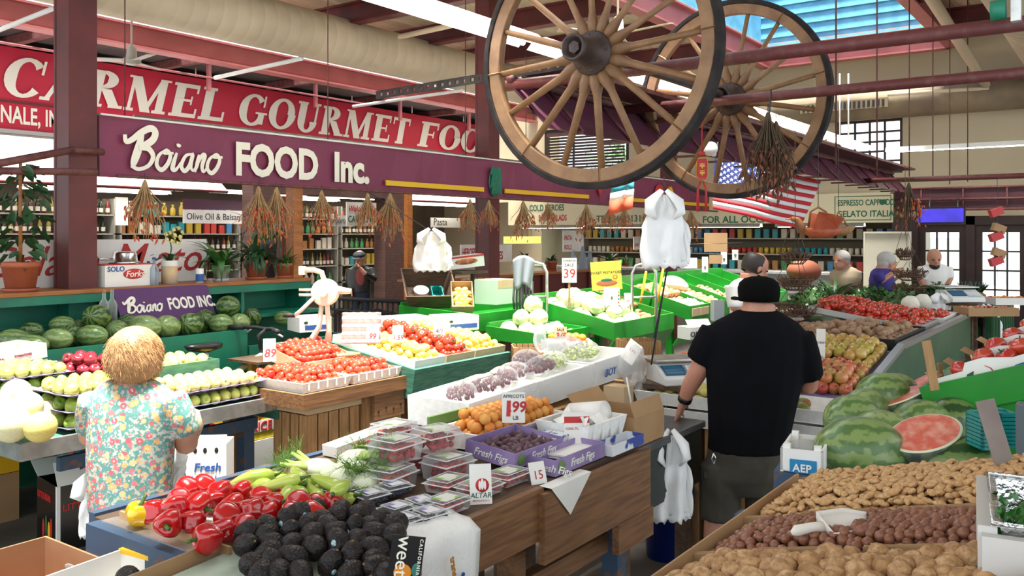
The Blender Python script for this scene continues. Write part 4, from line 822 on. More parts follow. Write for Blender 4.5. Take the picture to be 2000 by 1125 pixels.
# == apple table
t = thing('apple_table', 'aluminium edged fruit table with worn blue legs', 'table')
obj('top', bx(2.36, 4.08, 4.98, 6.2, 0.82, 0.87), GREENW, t); obj('front_edge', bx(2.36, 4.08, 4.95, 4.98, 0.79, 0.885), ALU, t); obj('end_edge', bx(2.33, 2.36, 4.95, 6.2, 0.79, 0.885), ALU, t); obj('end_board', bx(4.08, 4.11, 4.95, 5.6, 0.72, 0.93), GREENW, t)
for x, y in ((3.3, 5.95), (3.02, 5.62), (3.9, 5.08), (3.42, 5.05), (2.5, 6.1)): obj('leg', bx(x, x+0.085, y, y+0.085, 0, 0.82), BLUEW, t)
obj('stretcher', bx(2.6, 4.0, 5.06, 5.1, 0.66, 0.74), BLUEW, t)
def apple_stack(x, y, w, l, zs, tops, lower, group, lb):
 for i, z in enumerate(zs):
  moulded('purple fibre tray of apples, %s level of the %s stack' % (['lowest', 'middle', 'top'][i+3-len(zs)], lb), T(x-0.01, y-0.01, z), w+0.02, l+0.02, 'apple trays', M_PTRAY)
  ms = tops if i == len(zs)-1 else lower
  pts = heap(w, l, 0.078, 1, 0.05)
  if i < len(zs)-1: pts = [p for p in pts if p[0] < 0.17 or p[1] < 0.17 or p[0] > w-0.17]
  spill(ms[0].name.split('.')[0], ms, T(x, y, z+0.004), pts, 'apple lying in rows on the %s of the %s stack' % ('top tray' if i == len(zs)-1 else 'lower trays', lb), 'apple', group, lambda: RZ(rnd.uniform(0, 360)) @ RX(rnd.uniform(40, 100)), 0.04)
apple_stack(2.62, 5.0, 0.52, 0.46, (0.89, 0.985, 1.08), [A_G], [A_D], 'green apples on the near stack', 'near green apple')
apple_stack(2.5, 5.52, 0.42, 0.48, (0.95, 1.05, 1.14), [A_G], [A_D], 'green apples on the back stack', 'back green apple')
apple_stack(3.35, 5.0, 0.66, 0.42, (0.89, 0.985), [A_Y], [A_G], 'yellow apples at the table end', 'table end yellow apple')
apple_stack(3.3, 5.5, 0.66, 0.42, (1.0, 1.07), [A_Y], [A_G], 'yellow apples at the back', 'back yellow apple')
spill('red_apple', [A_R], T(2.98, 5.55, 1.1), heap(0.3, 0.36, 0.078, 2, 0.1), 'dark red apple in the pile beside the sale card', 'apple', 'red apples', lambda: tilt(60))
tray('apple_carton', 'green sided tray under the dark red apples', 'tray', T(2.95, 5.5, 0.88), 0.34, 0.44, 0.22, GREENW)
tray('apple_carton', 'green sided tray holding the back yellow apples', 'tray', T(3.28, 5.47, 0.88), 0.7, 0.47, 0.24, GREENW)
card('small white sale card behind the red apples', M.Translation(atY(186, 722, 5.97)) @ FACE_Y, 0.13, 0.075, [('SALE', 0.045, 0, 0.03, INK, 0, 0)])
HD = [ball('honeydew', (1, 1, 0.96), mat('honeydew_%d' % i, c, 0.45, c2, 9, 3), 20, 12) for i, (c, c2) in enumerate((((0.62, 0.58, 0.36), (0.56, 0.54, 0.3)), ((0.62, 0.52, 0.16), (0.56, 0.44, 0.12))))]
for px, py, r, i, lb in ((79, 834, 0.087, 1, 'yellowish and closest to the table corner'), (22, 828, 0.105, 0, 'large and pale with a dark blossom dot'), (52, 795, 0.09, 0, 'pale, in the middle of the pile'), (95, 808, 0.082, 0, 'greenish, against the apple trays'), (32, 768, 0.085, 0, 'round and sunlit on top of the pile'), (-2, 800, 0.09, 0, 'cut off by the frame edge')):
 z = 0.885+r if py > 800 else 1.06 if py > 780 else 1.11
 put('honeydew_melon', HD[i], M.Translation(G(px, py, z)) @ tilt(40) @ SC(r, r, r), 'honeydew melon ' + lb, 'melon', 'honeydew melons')
def sonny(label, mx):
 t = tray('tomato_carton', label, 'carton', mx, 0.62, 0.36, 0.12, WHITE, 0.006)
 obj('logo_oval', MB().lathe([(0.07,0),(0.07,0.002),(0.001,0.002)], 20, 0, True, T(0.27, -0.002, 0.062) @ RX(90) @ SC(1, 0.55, 1)), mat('pale_mint', (0.55, 0.62, 0.55), 0.6), t)
 txt('Sonny', 0.05, REDI, t, T(0.205, -0.006, 0.048) @ FACE_Y, 0.02); txt('TOMATOES', 0.022, REDI, t, T(0.4, -0.002, 0.06) @ FACE_Y, 0.01); obj('green_line', bx(0.0, 0.62, -0.002, 0, 0.012, 0.024), INKG, t)
 for x in (0.1, 0.46): obj('stacking_tab', bx(x, x+0.1, 0, 0.006, 0.12, 0.145), WHITE, t)
sonny('upper white tomato carton stacked in front of the watermelons', T(2.4, 6.0, 1.13) @ RZ(3) @ RY(-4))
sonny('lower white tomato carton stacked in front of the watermelons', T(2.52, 5.98, 0.985) @ RZ(3) @ RY(-4))
t = carton('produce_carton', 'black pepper carton with printed chillies under the apple table', T(2.86, 5.6, 0) @ RZ(-8), 0.4, 0.36, 0.42, BLACKG, ((0, 0.16, -30), (2, 0.16, 60)), None, False, mi=WHITE)
for i, (dx, c) in enumerate(((0.06, RED), (0.11, LEAF), (0.16, YELLOW), (0.2, RED))): obj('pepper_print', MB().ell((-0.002, 0.3-dx, 0.1+0.03*(i % 2)), (0.003, 0.02, 0.07)), c, t)
txt('LITTLE BEAR', 0.06, RED, t, T(-0.003, 0.34, 0.3) @ FACE_X, 0.02, sx=0.7); txt('LITTLE', 0.06, RED, t, T(0.03, -0.003, 0.26) @ FACE_Y, 0.02); obj('corner_strip', bx(-0.002, 0.02, -0.002, 0.02, 0, 0.42), WHITE, t)
crate('milk_crate', 'red plastic milk crate on the floor behind the black carton', T(3.35, 6.2, 0.2), 0.33, 0.33, 0.28, RED, 4, 4)
carton('plain_carton', 'brown carton on the floor at the frame edge', T(2.6, 6.5, 0), 0.45, 0.35, 0.34, CARD); t = carton('banana_carton', 'yellow and white banana carton stacked on the brown one', T(2.6, 6.5, 0.345), 0.45, 0.35, 0.22, YELLOW); obj('white_label', bx(-0.002, 0.3, -0.002, 0.0, 0.08, 0.2), WHITE, t)
t = carton('vegetable_carton', 'white carton reading Fresh Vegetables standing on end beside the woman', T(*G(362, 962, 0.42)) @ RZ(-50), 0.25, 0.2, 0.3, WHITE, ((0, 0.06, -35),), None, False)
txt('Fresh', 0.075, INKB, t, T(0.05, -0.002, 0.13) @ FACE_Y, 0.015, 0.15); txt('Vegetables', 0.06, INKB, t, T(0.01, -0.002, 0.06) @ FACE_Y, 0.015, 0.15, sx=0.85)
for x in (0.06, 0.12, 0.19): obj('vent_hole', MB().ell((x, -0.001, 0.26), (0.012, 0.002, 0.018)), BLACK, t)
q = G(362, 962, 0.42)
crate('field_crate', 'slatted crate on the floor under the upright vegetable carton', T(q.x, q.y, 0) @ RZ(-50) @ T(-0.02, -0.02, 0), 0.3, 0.26, 0.41, WOODL, 4, 4)
# == tomato and lemon table
M_ROM = mat('roma_tomato', (0.55, 0.03, 0.02), 0.22, (0.6, 0.07, 0.02), 10, rand=[(0.5, 0.02, 0.015), (0.62, 0.06, 0.025)], coat=0.4)
M_TOM = mat('tomato', (0.48, 0.025, 0.015), 0.22, (0.52, 0.05, 0.02), 8, rand=[(0.45, 0.015, 0.012), (0.55, 0.045, 0.02)], coat=0.4)
M_LEM = mat('lemon', (0.7, 0.5, 0.05), 0.4, (0.72, 0.58, 0.16), 10, rand=[(0.68, 0.47, 0.03), (0.72, 0.56, 0.12)], bump=0.1, bscale=120)
M_ORA = mat('orange', (0.7, 0.24, 0.015), 0.4, rand=[(0.68, 0.2, 0.01), (0.74, 0.29, 0.03)], bump=0.1, scale=150)
ROMA = [ball('roma_tomato', (0.027, 0.027, 0.037), M_ROM, 12, 8, lambda p: p*(1+0.05*p.z/0.033))]
def tomf(p):
 a = math.atan2(p.y, p.x); r = math.hypot(p.x, p.y); k = 1+0.05*math.cos(5*a); z = p.z - (0.008*math.exp(-(r/0.012)**2) if p.z > 0 else 0)
 return V((p.x*k, p.y*k, z*0.84))
TOM = ball('tomato', 0.038, M_TOM, 20, 12, tomf)
CAL = MB().add([(0,0,0.027)] + [(0.022*math.cos(i*0.628)*(1 if i % 2 else 0.3), 0.022*math.sin(i*0.628)*(1 if i % 2 else 0.3), 0.03 if i % 2 else 0.028) for i in range(10)], [(0, i+1, (i+1) % 10+1) for i in range(10)]).tube([(0,0,0.026), (0.004,0,0.04)], 0.003, 5).mesh('calyx', mat('calyx_green', (0.03, 0.10, 0.015), 0.6))
LEM = rev('lemon', [(0.001, -0.043), (0.006, -0.039), (0.014, -0.031), (0.026, -0.015), (0.029, 0.003), (0.025, 0.02), (0.013, 0.033), (0.005, 0.037), (0.001, 0.038)], M_LEM, 14)
ORA = ball('orange', 0.037, M_ORA, 14, 10)
t = thing('tomato_table', 'brown wooden stall table under the plum tomatoes', 'table')
obj('top', bx(4.02, 5.0, 4.58, 5.6, 0.9, 0.93), WOOD, t); obj('front_rail', bx(4.0, 5.0, 4.55, 4.58, 0.85, 0.95), WOOD, t); obj('end_rail', bx(3.97, 4.0, 4.55, 5.6, 0.85, 0.95), WOOD, t)
for x, y in ((4.62, 4.62), (4.9, 4.6), (4.05, 5.45), (4.9, 5.45)): obj('leg', bx(x, x+0.08, y, y+0.08, 0, 0.9), WOODL, t)
obj('apron_board', bx(4.66, 4.98, 4.565, 4.59, 0.66, 0.85), WOOD, t)
for i in range(4): obj('nail_hole', MB().ell((4.7+0.08*i, 4.562, 0.72+0.02*(i % 2)), (0.01, 0.003, 0.01), 8, 5), BLACK, t)
crate('tall_crate', 'tall pale slatted crate standing under the plum tomato table', T(4.1, 4.66, 0.0), 0.5, 0.36, 0.78, WOODL, 5, 4, 'crate', None, True)
carton('flat_carton', 'flat brown carton on the tall slatted crate', T(4.08, 4.62, 0.79), 0.5, 0.36, 0.1, CARDP)
def foamtray(label, x, y, z, w, l, h=0.07, mx=None):
 t = tray('foam_tray', label, 'tray', (mx or I4) @ T(x, y, z), w, l, h, FOAM, 0.018, None, 0.02)
 n = int(w/0.07)
 for i in range(n): obj('rib', bx(0.03+i*w/n, 0.04+i*w/n, -0.022, -0.012, 0.02, h-0.005), FOAM, t)
 return t
foamtray('front foam tray of plum tomatoes at the table corner', 4.03, 4.62, 0.945, 0.42, 0.62); foamtray('second foam tray of plum tomatoes along the front', 4.5, 4.62, 0.945, 0.48, 0.45)
ROT = lambda: RZ(rnd.uniform(0, 360)) @ RX(rnd.uniform(50, 110))
spill('plum_tomato', ROMA, T(4.05, 4.63, 0.965), heap(0.4, 0.6, 0.056, 3, 0.15, 0.6), 'plum tomato in the front foam tray', 'tomato', 'plum tomatoes in the front tray', ROT, 0.12)
spill('plum_tomato', ROMA, T(4.52, 4.63, 0.965), heap(0.46, 0.43, 0.056, 3, 0.15, 0.6), 'plum tomato in the second foam tray', 'tomato', 'plum tomatoes in the second tray', ROT, 0.12)
FB = T(4.42, 5.1, 0.97) @ RX(14)
tray('tomato_carton', 'low carton of plum tomatoes behind the foam trays', 'carton', FB, 0.55, 0.45, 0.1, CARDP, 0.006); spill('plum_tomato', ROMA, FB @ T(0.01, 0.02, 0.03), heap(0.53, 0.42, 0.056, 3, 0.15, 0.6), 'plum tomato in the low carton at the back', 'tomato', 'plum tomatoes in the back carton', ROT, 0.12)
t = thing('lemon_table', 'worn green stall table holding lemons and tomatoes', 'table')
GT = T(5.02, 4.5, 0.97) @ RX(9)
obj('front_board', bx(0, 1.22, -0.03, 0, -0.2, 0.035), GREENW, t, GT); obj('deck', bx(0, 1.22, 0, 1.0, -0.03, 0), GREENW, t, GT); obj('end_board', bx(-0.03, 0, -0.03, 1.0, -0.2, 0.035), GREENW, t, GT)
for x, y in ((5.1, 4.6), (6.1, 4.6), (5.1, 5.4), (6.1, 5.4)): obj('leg', bx(x, x+0.07, y, y+0.07, 0, 0.95), WOOD, t)
def fruit_carton(label, x, w, me, n, lay, nm, lb, cat, grp, rot=rrot, s=0.06, m=CARDP, l=0.92, parts=(), F=GT):
 tray('fruit_carton', label, 'carton', F @ T(x, 0.02, 0.002), w, l, 0.085, m, 0.006)
 spill(nm, [me], F @ T(x+0.01, 0.03, 0.035), heap(w-0.02, l-0.03, s, lay+1, 0.12, 0.6, 0.4), lb, cat, grp, rot, 0.08, parts)
fruit_carton('carton of lemons next to the plum tomatoes', 0.02, 0.36, LEM, 0, 2, 'lemon', 'lemon in the carton beside the plum tomatoes', 'lemon', 'lemons beside the plum tomatoes', ROT, 0.062, WHITE)
fruit_carton('carton of round tomatoes between the lemons', 0.40, 0.36, TOM, 0, 2, 'tomato', 'round red tomato between the two lemon cartons', 'tomato', 'tomatoes between the lemons', lambda: tilt(70), 0.076, CARDP, parts=(('calyx', CAL, I4),))
fruit_carton('brown carton of pale lemons at the table end', 0.78, 0.42, LEM, 0, 2, 'lemon', 'pale lemon in the brown carton at the far table end', 'lemon', 'lemons at the table end', ROT, 0.062, CARDP)
t = thing('foam_egg_sheet', 'pink white egg-crate sheet standing behind the tomatoes', 'packing', M.Translation(P(705, 672, 6.75)) @ RZ(-52) @ RX(78))
vs = []; n = 28
for i in range(n+1):
 for j in range(n+1): vs.append(((i/n-0.5)*0.3, j/n*0.24, 0.018*math.sin(i/n*5*math.pi)**2*1.0+0.012*math.sin(j/n*4*2*math.pi)))
obj('sheet', MB().add(vs, [(i*(n+1)+j, (i+1)*(n+1)+j, (i+1)*(n+1)+j+1, i*(n+1)+j+1) for i in range(n) for j in range(n)], 0, True), mat('pinkish_fibre', (0.72, 0.6, 0.55), 0.8), t).modifiers.new('s', 'SOLIDIFY').thickness = 0.006
def stall_card(label, px, py, d, w, h, lines, yaw=0, lean=-12, m=WHITE, group=None, st=True):
 t = card(label, M.Translation(P(px, py, d)) @ RZ(yaw) @ CAMF @ RX(lean), w, h, lines, m, 'price card', group)
 return t
PR = lambda s, w, h: [(s, h*0.5, 0, h*0.2, REDI, 0.02, 0.2)]
stall_card('tall sunlit white price card stuck in the front tomato tray', 527, 706, 6.15, 0.085, 0.16, PR('89', .08, .16), 20)
stall_card('white price card leaning on the egg-crate sheet', 726, 668, 6.6, 0.1, 0.12, PR('99', .1, .12), -15)
stall_card('white price card with slanted red figures above the tomatoes', 777, 668, 6.9, 0.085, 0.13, PR('1.59', .06, .1), 5)
stall_card('white price card among the pale lemons', 858, 655, 7.3, 0.1, 0.13, PR('4/1', .06, .1), 5)
# -- apple peeler machine
WEN = mat('cream_enamel', (0.66, 0.58, 0.47), 0.35)
t = thing('peeler_machine', 'cream enamelled hand crank machine standing behind the plum tomatoes', 'machine', M.Translation(P(628, 668, 7.05)) @ RZ(-54.5))
obj('stand', MB().tube([(0.05,0,0.0),(0.06,0,0.1),(0.045,0,0.3),(0.03,0,0.42)], [0.03, 0.02, 0.02, 0.022], 10), WEN, t); obj('brace', MB().tube([(-0.12,0,-0.01),(-0.08,0,0.02),(-0.02,0,0.12),(0.0,0,0.3)], [0.03, 0.026, 0.022, 0.02], 10), WEN, t)
obj('clamp_foot', MB().box(-0.2, -0.08, -0.05, 0.05, -0.03, 0.0), WEN, t, None, 0.008); d_ = obj('gear_housing', MB().lathe([(0.001,-0.04),(0.1,-0.04),(0.11,-0.03),(0.11,0.03),(0.1,0.04),(0.03,0.045),(0.03,0.09),(0.001,0.09)], 28, 0, False, T(0.03, 0, 0.4) @ RX(90)), WEN, t)
obj('top_arm', MB().tube([(0.02,0,0.5),(0.0,0,0.56),(-0.06,0,0.58),(-0.14,0,0.58)], 0.022, 10), WEN, t); obj('arm_end', MB().box(-0.18, -0.13, -0.03, 0.03, 0.54, 0.61), WEN, t, None, 0.006)
obj('side_spout', MB().tube([(0.12,0,0.42),(0.2,0,0.41),(0.24,0,0.41)], [0.035, 0.025, 0.02], 10), WEN, t)
for z in (0.38, 0.42): obj('prong', MB().tube([(-0.08,0,z),(-0.18,0,z)], 0.012, 8), WEN, t)
c_ = obj('crank_arm', MB().tube([(-0.05,-0.05,0.36),(-0.15,-0.06,0.26),(-0.2,-0.06,0.22)], 0.016, 8), WEN, t); obj('grip', MB().tube([(-0.2,-0.06,0.22),(-0.29,-0.06,0.22)], 0.018, 8), BLACK, c_)
t = thing('tub_table', 'dark red round tub under the peeler machine', 'table', M.Translation(P(655, 700, 7.15)))
for r0, z0, z1, nm, mm in ((0.26, -0.1, 0.04, 'tub', mat('tub_red', (0.10, 0.015, 0.012), 0.5)), (0.28, 0.04, 0.07, 'board', WOODL)): obj(nm, MB().lathe([(0.001,z0),(r0,z0),(r0,z1),(0.001,z1)], 28), mm, t)
for a in (30, 150, 270): obj('leg', MB().tube([(0.2*math.cos(R(a)), 0.2*math.sin(R(a)), -0.1), (0.22*math.cos(R(a)), 0.22*math.sin(R(a)), -P(655, 700, 7.15).z)], 0.025, 8), WOODD, t)
for i, (px, py, w, lb) in enumerate(((585, 650, 0.3, 'white and blue tomato carton behind the crank machine'), (745, 652, 0.5, 'white tomato carton with a leaf print behind the price cards'), (870, 648, 0.35, 'pale open carton behind the lemon card'))):
 p = P(px, py, 7.75); t = tray('spare_carton', lb, 'carton', M.Translation(p) @ RZ(-20), w, 0.3, 0.13, WHITE, 0.006); obj('blue_swoosh', MB().box(0.05, w-0.02, -0.002, 0, 0.02, 0.06), INKB, t); obj('leaf_print', MB().ell((0.06, -0.002, 0.085), (0.02, 0.002, 0.012)), LEAFD, t)
t = thing('trestle', 'plain wooden trestle carrying spare cartons behind the tomato table', 'table'); q = P(740, 652, 7.8)
obj('top', bx(4.55, 6.5, 5.75, 6.15, 0.98, 1.0), WOODD, t)
for x in (4.6, 6.4): obj('leg', bx(x, x+0.05, 5.9, 5.95, 0, 0.98), WOODD, t)
# -- bicycle
t = thing('bicycle', 'blue and silver bicycle parked in front of the watermelon bin', 'bicycle', T(4.52, 6.08, 0) @ SC(1.17, 1, 1.17))
SILV = mat('bike_silver', (0.55, 0.55, 0.56), 0.35, metal=0.4); BBL = mat('bike_blue', (0.01, 0.015, 0.12), 0.3); TR = mat('rubber', (0.012, 0.012, 0.012), 0.7)
def bwheel(x):
 w = obj('wheel', MB().tube([(x+0.32*math.cos(i*math.pi/18), 0, 0.34+0.32*math.sin(i*math.pi/18)) for i in range(37)], 0.02, 8, 0, True, False), TR, t)
 obj('rim', MB().tube([(x+0.295*math.cos(i*math.pi/18), 0, 0.34+0.295*math.sin(i*math.pi/18)) for i in range(37)], 0.01, 6, 0, True, False), SILV, w)
 sm_ = MB().tube([(0,0,0), (0,0,0.29)], 0.002, 4).mesh('spoke', SILV)
 for i in range(18): link('spoke', sm_, w, T(x, 0, 0.34) @ RY(i*20))
bwheel(-0.55); bwheel(0.5)
obj('seat_tube', MB().tube([(-0.08,0,0.3),(-0.15,0,0.72)], 0.018), BBL, t); obj('seat_post', MB().tube([(-0.15,0,0.72),(-0.19,0,0.94)], 0.013), SILV, t)
obj('top_tube', MB().tube([(-0.14,0,0.68),(0.28,0,0.86)], 0.021), SILV, t); obj('down_tube', MB().tube([(-0.08,0,0.3),(0.3,0,0.8)], 0.024), SILV, t); obj('chain_stay', MB().tube([(-0.55,0,0.34),(-0.08,0,0.3)], 0.012), BBL, t); obj('seat_stay', MB().tube([(-0.55,0,0.34),(-0.14,0,0.68)], 0.011), BBL, t)
obj('fork', MB().tube([(0.27,0,0.92),(0.33,0,0.68),(0.5,0,0.34)], 0.016), BLACKG, t); obj('stem', MB().tube([(0.27,0,0.9),(0.25,0,1.0),(0.32,0,1.04)], 0.016), BLACK, t)
hb = obj('handlebar', MB().tube([(0.22,-0.28,1.05),(0.3,-0.1,1.05),(0.32,0,1.04),(0.3,0.1,1.05),(0.22,0.28,1.05)], 0.014), BLACK, t)
for s in (-1, 1): obj('grip', MB().tube([(0.25,s*0.2,1.05),(0.2,s*0.32,1.05)], 0.019), BLACK, hb); obj('brake_lever', MB().tube([(0.28,s*0.14,1.04),(0.3,s*0.24,1.0)], 0.008), SILV, hb)
obj('brake_cable', MB().tube([(0.3,-0.1,1.05),(0.42,-0.08,1.02),(0.44,-0.04,0.9),(0.36,0,0.8)], 0.005, 6), BLACK, t)
obj('saddle', MB().loft([((-0.2,0,0.93),(0.03,0.04),0),((-0.2,0,0.95),(0.13,0.07),0),((-0.21,0,0.98),(0.15,0.075),0),((-0.23,0,0.99),(0.12,0.06),0)]), BLACKG, t)
txt('CRANBLAZER', 0.03, INK, t, T(-0.08, -0.024, 0.69) @ RY(-23) @ FACE_Y, 0.02)
t = carton('rice_carton', 'yellow and red carton reading Apple and RICE on a white carton', T(4.3, 5.7, 0.395), 0.46, 0.33, 0.4, mat('carton_yellow', (0.72, 0.55, 0.02), 0.6), (), (0.07, 0.13, RED))
txt('Apples', 0.14, RED, t, T(0.05, -0.003, 0.2) @ FACE_Y, 0.015, 0.3); obj('name_plate', bx(0.12, 0.42, -0.004, 0, 0.06, 0.15), WHITE, t); txt('RICE', 0.1, RED, t, T(0.14, -0.006, 0.07) @ FACE_Y, 0.01); txt('RICE', 0.09, RED, t, T(-0.006, 0.29, 0.07) @ FACE_X, 0.01)
t = carton('white_carton', 'white carton with a black diamond print below the rice carton', T(4.3, 5.69, 0), 0.47, 0.35, 0.39, WHITE); obj('diamond_print', MB().add([(0.1,-0.002,0.25),(0.13,-0.002,0.3),(0.16,-0.002,0.25),(0.13,-0.002,0.2)], [(0,3,2,1)]), INK, t); obj('hand_hole', MB().ell((0.25,-0.001,0.17), (0.05, 0.002, 0.015)), CARD, t)
# == bright green bins
def gbin(label, x0, x1, y0, y1, zf, zb, h, divs=(), skirt=0.0, m=GREENB, leg=True, rz=0, name='produce_bin'):
 t = thing(name, label, 'bin', T(x0, y0, 0) @ RZ(rz)); w = x1-x0; l = y1-y0; th = 0.025
 side = [(0, zf-h), (l, zb-h), (l, zb), (0, zf)]
 mx = lambda x: M(((0,0,1,x),(1,0,0,0),(0,1,0,0),(0,0,0,1)))
 obj('side_panel', MB().prism(side, 0, th, 0, mx(0)), m, t); obj('side_panel', MB().prism(side, 0, th, 0, mx(w-th)), m, t)
 obj('front_panel', bx(th, w-th, 0, th, zf-h, zf), m, t); obj('back_panel', bx(th, w-th, l-th, l, zb-h, zb+0.03), m, t)
 obj('floor_panel', MB().prism([(th, zf-h), (l-th, zb-h), (l-th, zb-h+0.02), (th, zf-h+0.02)], th, w-th, 0, mx(0)), m, t)
 for dv in divs: obj('divider', MB().prism([(th, zf-h+0.02), (l-th, zb-h+0.02), (l-th, zb-0.01), (th, zf-0.03)], 0, 0.018, 0, mx(dv*w)), m, t)
 if skirt: obj('skirt_board', MB().prism([(0.0, zf-h), (skirt, zf-h-0.3), (skirt+0.02, zf-h-0.3), (0.02, zf-h)], 0, w, 0, mx(0)), GREENW if m is GREENW else m, t)
 if leg:
  for x in (0.05, w-0.12):
   for y in (0.08 if not skirt else skirt+0.05, l-0.15): obj('leg', bx(x, x+0.07, y, y+0.07, 0, min(zf, zb)-h), m, t)
 return t
def binF(x0, y0, y1, zf, zb, h): return T(x0, y0, zf-h+0.02) @ RX(math.degrees(math.atan2(zb-zf, y1-y0)))
M_CAB = mat('cabbage_leaf', (0.52, 0.60, 0.28), 0.5, (0.66, 0.70, 0.45), 6, 4, rand=[(0.42, 0.52, 0.2), (0.58, 0.64, 0.34)], bump=0.5, bscale=14)
def cabf(p):
 a = math.atan2(p.y, p.x); k = 1+0.035*math.sin(5*a+9*p.z)+0.04*fbm(p, 14); return p*k
CAB = [ball('cabbage', (0.088, 0.088, 0.08), M_CAB, 24, 14, lambda p, s=s: cabf(p+V((s*0.0001,0,0)))*1.0) for s in (0, 1)]
LEAFC = MB().add([(0.09*math.cos(a)*math.sin(b), 0.09*math.sin(a)*math.sin(b), 0.084*math.cos(b)) for a in (-0.5, -0.25, 0, 0.25, 0.5) for b in (0.25, 0.7, 1.2, 1.7)], [(i*4+j, (i+1)*4+j, (i+1)*4+j+1, i*4+j+1) for i in range(4) for j in range(3)], 0, True).mesh('outer_leaf', M_CAB)
gbin('large bright green bin of white cabbages and yams', 7.5, 8.85, 4.13, 5.15, 1.17, 1.38, 0.17, (0.53,), 0.2)
F = binF(7.5, 4.13, 5.15, 1.17, 1.38, 0.17)
LP = tuple(('outer_leaf', LEAFC, RZ(a) @ SC(1.03, 1.03, 1.03)) for a in (0, 140))
spill('cabbage', CAB, F @ T(0.04, 0.05, 0), heap(0.66, 0.95, 0.165, 2, 0.08, 0.7), 'pale cabbage in the large green bin', 'cabbage', 'cabbages in the large bin', lambda: tilt(60), 0.1, LP)
M_YAM = mat('yam', (0.33, 0.17, 0.08), 0.7, (0.26, 0.12, 0.06), 14); YAM = [rev('yam', [(0.001,-0.09),(0.014,-0.075),(0.03,-0.03),(0.032,0.01),(0.022,0.05),(0.008,0.08),(0.001,0.088)], M_YAM, 10, lambda p, s=s: p+V((0.02*math.sin(p.z*22+s), 0, 0))) for s in (0, 2)]
spill('yam', YAM, F @ T(0.76, 0.05, 0), [(x+rnd.uniform(-.02,.02), y, 0.04+0.03*rnd.random()+0.06*(y > 0.4)) for x in (0.08, 0.22, 0.36, 0.5) for y in [0.06+0.075*i for i in range(12)]], 'brown yam in the heap beside the cabbages', 'yam', 'yams in the large bin', lambda: RZ(rnd.uniform(60, 120)) @ RX(90), 0.15)
M_ONI = mat('onion_skin', (0.52, 0.26, 0.11), 0.4, (0.42, 0.19, 0.07), 10, rand=[(0.5, 0.23, 0.09), (0.58, 0.34, 0.17), (0.55, 0.3, 0.2)]); ONI = rev('onion', [(0.001,-0.036),(0.014,-0.034),(0.034,-0.02),(0.041,0.0),(0.034,0.02),(0.012,0.036),(0.005,0.046),(0.001,0.05)], M_ONI, 12)
spill('onion', [ONI], F @ T(0.55, 0.05, 0.03), heap(0.2, 0.3, 0.08, 2), 'yellow onion at the front of the cabbage bin', 'onion', 'onions beside the cabbages')
gbin('small green bin of cabbages at the corner', 6.65, 7.46, 4.4, 5.05, 1.12, 1.16, 0.12)
spill('cabbage', CAB, T(6.7, 4.47, 1.03), heap(0.56, 0.5, 0.17, 3, 0.08, 0.72, 0.45), 'pale cabbage in the small corner bin', 'cabbage', 'cabbages in the small bin', lambda: tilt(60), 0.08, LP)
spill('cabbage_leaf', [LEAFC], T(7.32, 4.5, 1.0), [(0, 0, 0.03), (0.05, 0.06, 0.05)], 'loose cabbage leaf in the bin corner', 'leaf', 'loose cabbage leaves')
gbin('deep green bin holding the wooden scoop box', 6.68, 8.9, 5.2, 6.2, 1.26, 1.3, 0.17)
gbin('row of bright green onion and garlic bins', 9.2, 12.6, 4.1, 5.1, 1.22, 1.5, 0.16, (0.22, 0.42, 0.6, 0.8), 0.2)
F = binF(9.2, 4.1, 5.1, 1.22, 1.5, 0.16)
spill('onion', [ONI], F @ T(0.05, 0.4, 0), heap(0.66, 0.55, 0.088, 2), 'yellow onion in the first green compartment', 'onion', 'onions in the first compartment')
M_GAR = mat('garlic', (0.72, 0.62, 0.56), 0.6, (0.6, 0.45, 0.45), 10); GAR = rev('garlic_bulb', [(0.001,-0.022),(0.02,-0.02),(0.028,-0.005),(0.02,0.012),(0.006,0.024),(0.004,0.045),(0.001,0.046)], M_GAR, 12)
spill('garlic_bulb', [GAR], F @ T(0.05, 0.04, 0.01), heap(0.66, 0.36, 0.058, 2), 'white garlic bulb in front of the onions', 'garlic', 'garlic bulbs', lambda: tilt(80))
spill('onion', [ONI], F @ T(0.78, 0.04, 0), heap(0.62, 0.85, 0.092, 1), 'onion in the second green compartment', 'onion', 'onions in the second compartment')
M_POT = mat('potato_skin', (0.36, 0.23, 0.13), 0.75, (0.28, 0.16, 0.09), 14, rand=[(0.34, 0.21, 0.12), (0.42, 0.28, 0.17)]); POT = [ball('potato', (0.032, 0.028, 0.043), M_POT, 10, 8, lambda p, s=s: p*(1+0.25*fbm(p, 22, s))) for s in range(3)]
spill('potato', POT, F @ T(1.46, 0.1, 0), heap(0.55, 0.7, 0.085, 1), 'brown potato in the third green compartment', 'potato', 'potatoes in the green bins')
spill('onion', [ONI], F @ T(2.1, 0.1, 0), heap(0.5, 0.5, 0.09, 1), 'onion in the fourth green compartment', 'onion', 'onions in the fourth compartment')
put('onion_sack', ball('onion_sack', (0.2, 0.16, 0.1), mat('sack_white', (0.75, 0.72, 0.55), 0.4, bump=0.5, scale=12), 16, 10, lambda p: p*(1+0.2*fbm(p, 9))), F @ T(1.1, 0.75, 0.12), 'white plastic sack lying on the onions', 'sack')
for i in range(3): tray('open_carton', 'brown carton flap lining the garlic compartment, piece %s' % ['one', 'two', 'three'][i], 'carton', F @ T(0.06+i*0.24, 0.0, 0.02) @ RX(-12), 0.22, 0.03, 0.09, CARDP, 0.005) if i < 2 else None
BOX = T(*P(800, 604, 9.0)) @ RZ(-40) @ RX(32)
tray('scoop_box', 'tilted old wooden box holding a bucket and a teal basket', 'box', BOX, 0.42, 0.4, 0.2, WOODD, 0.015, None, 0.06)
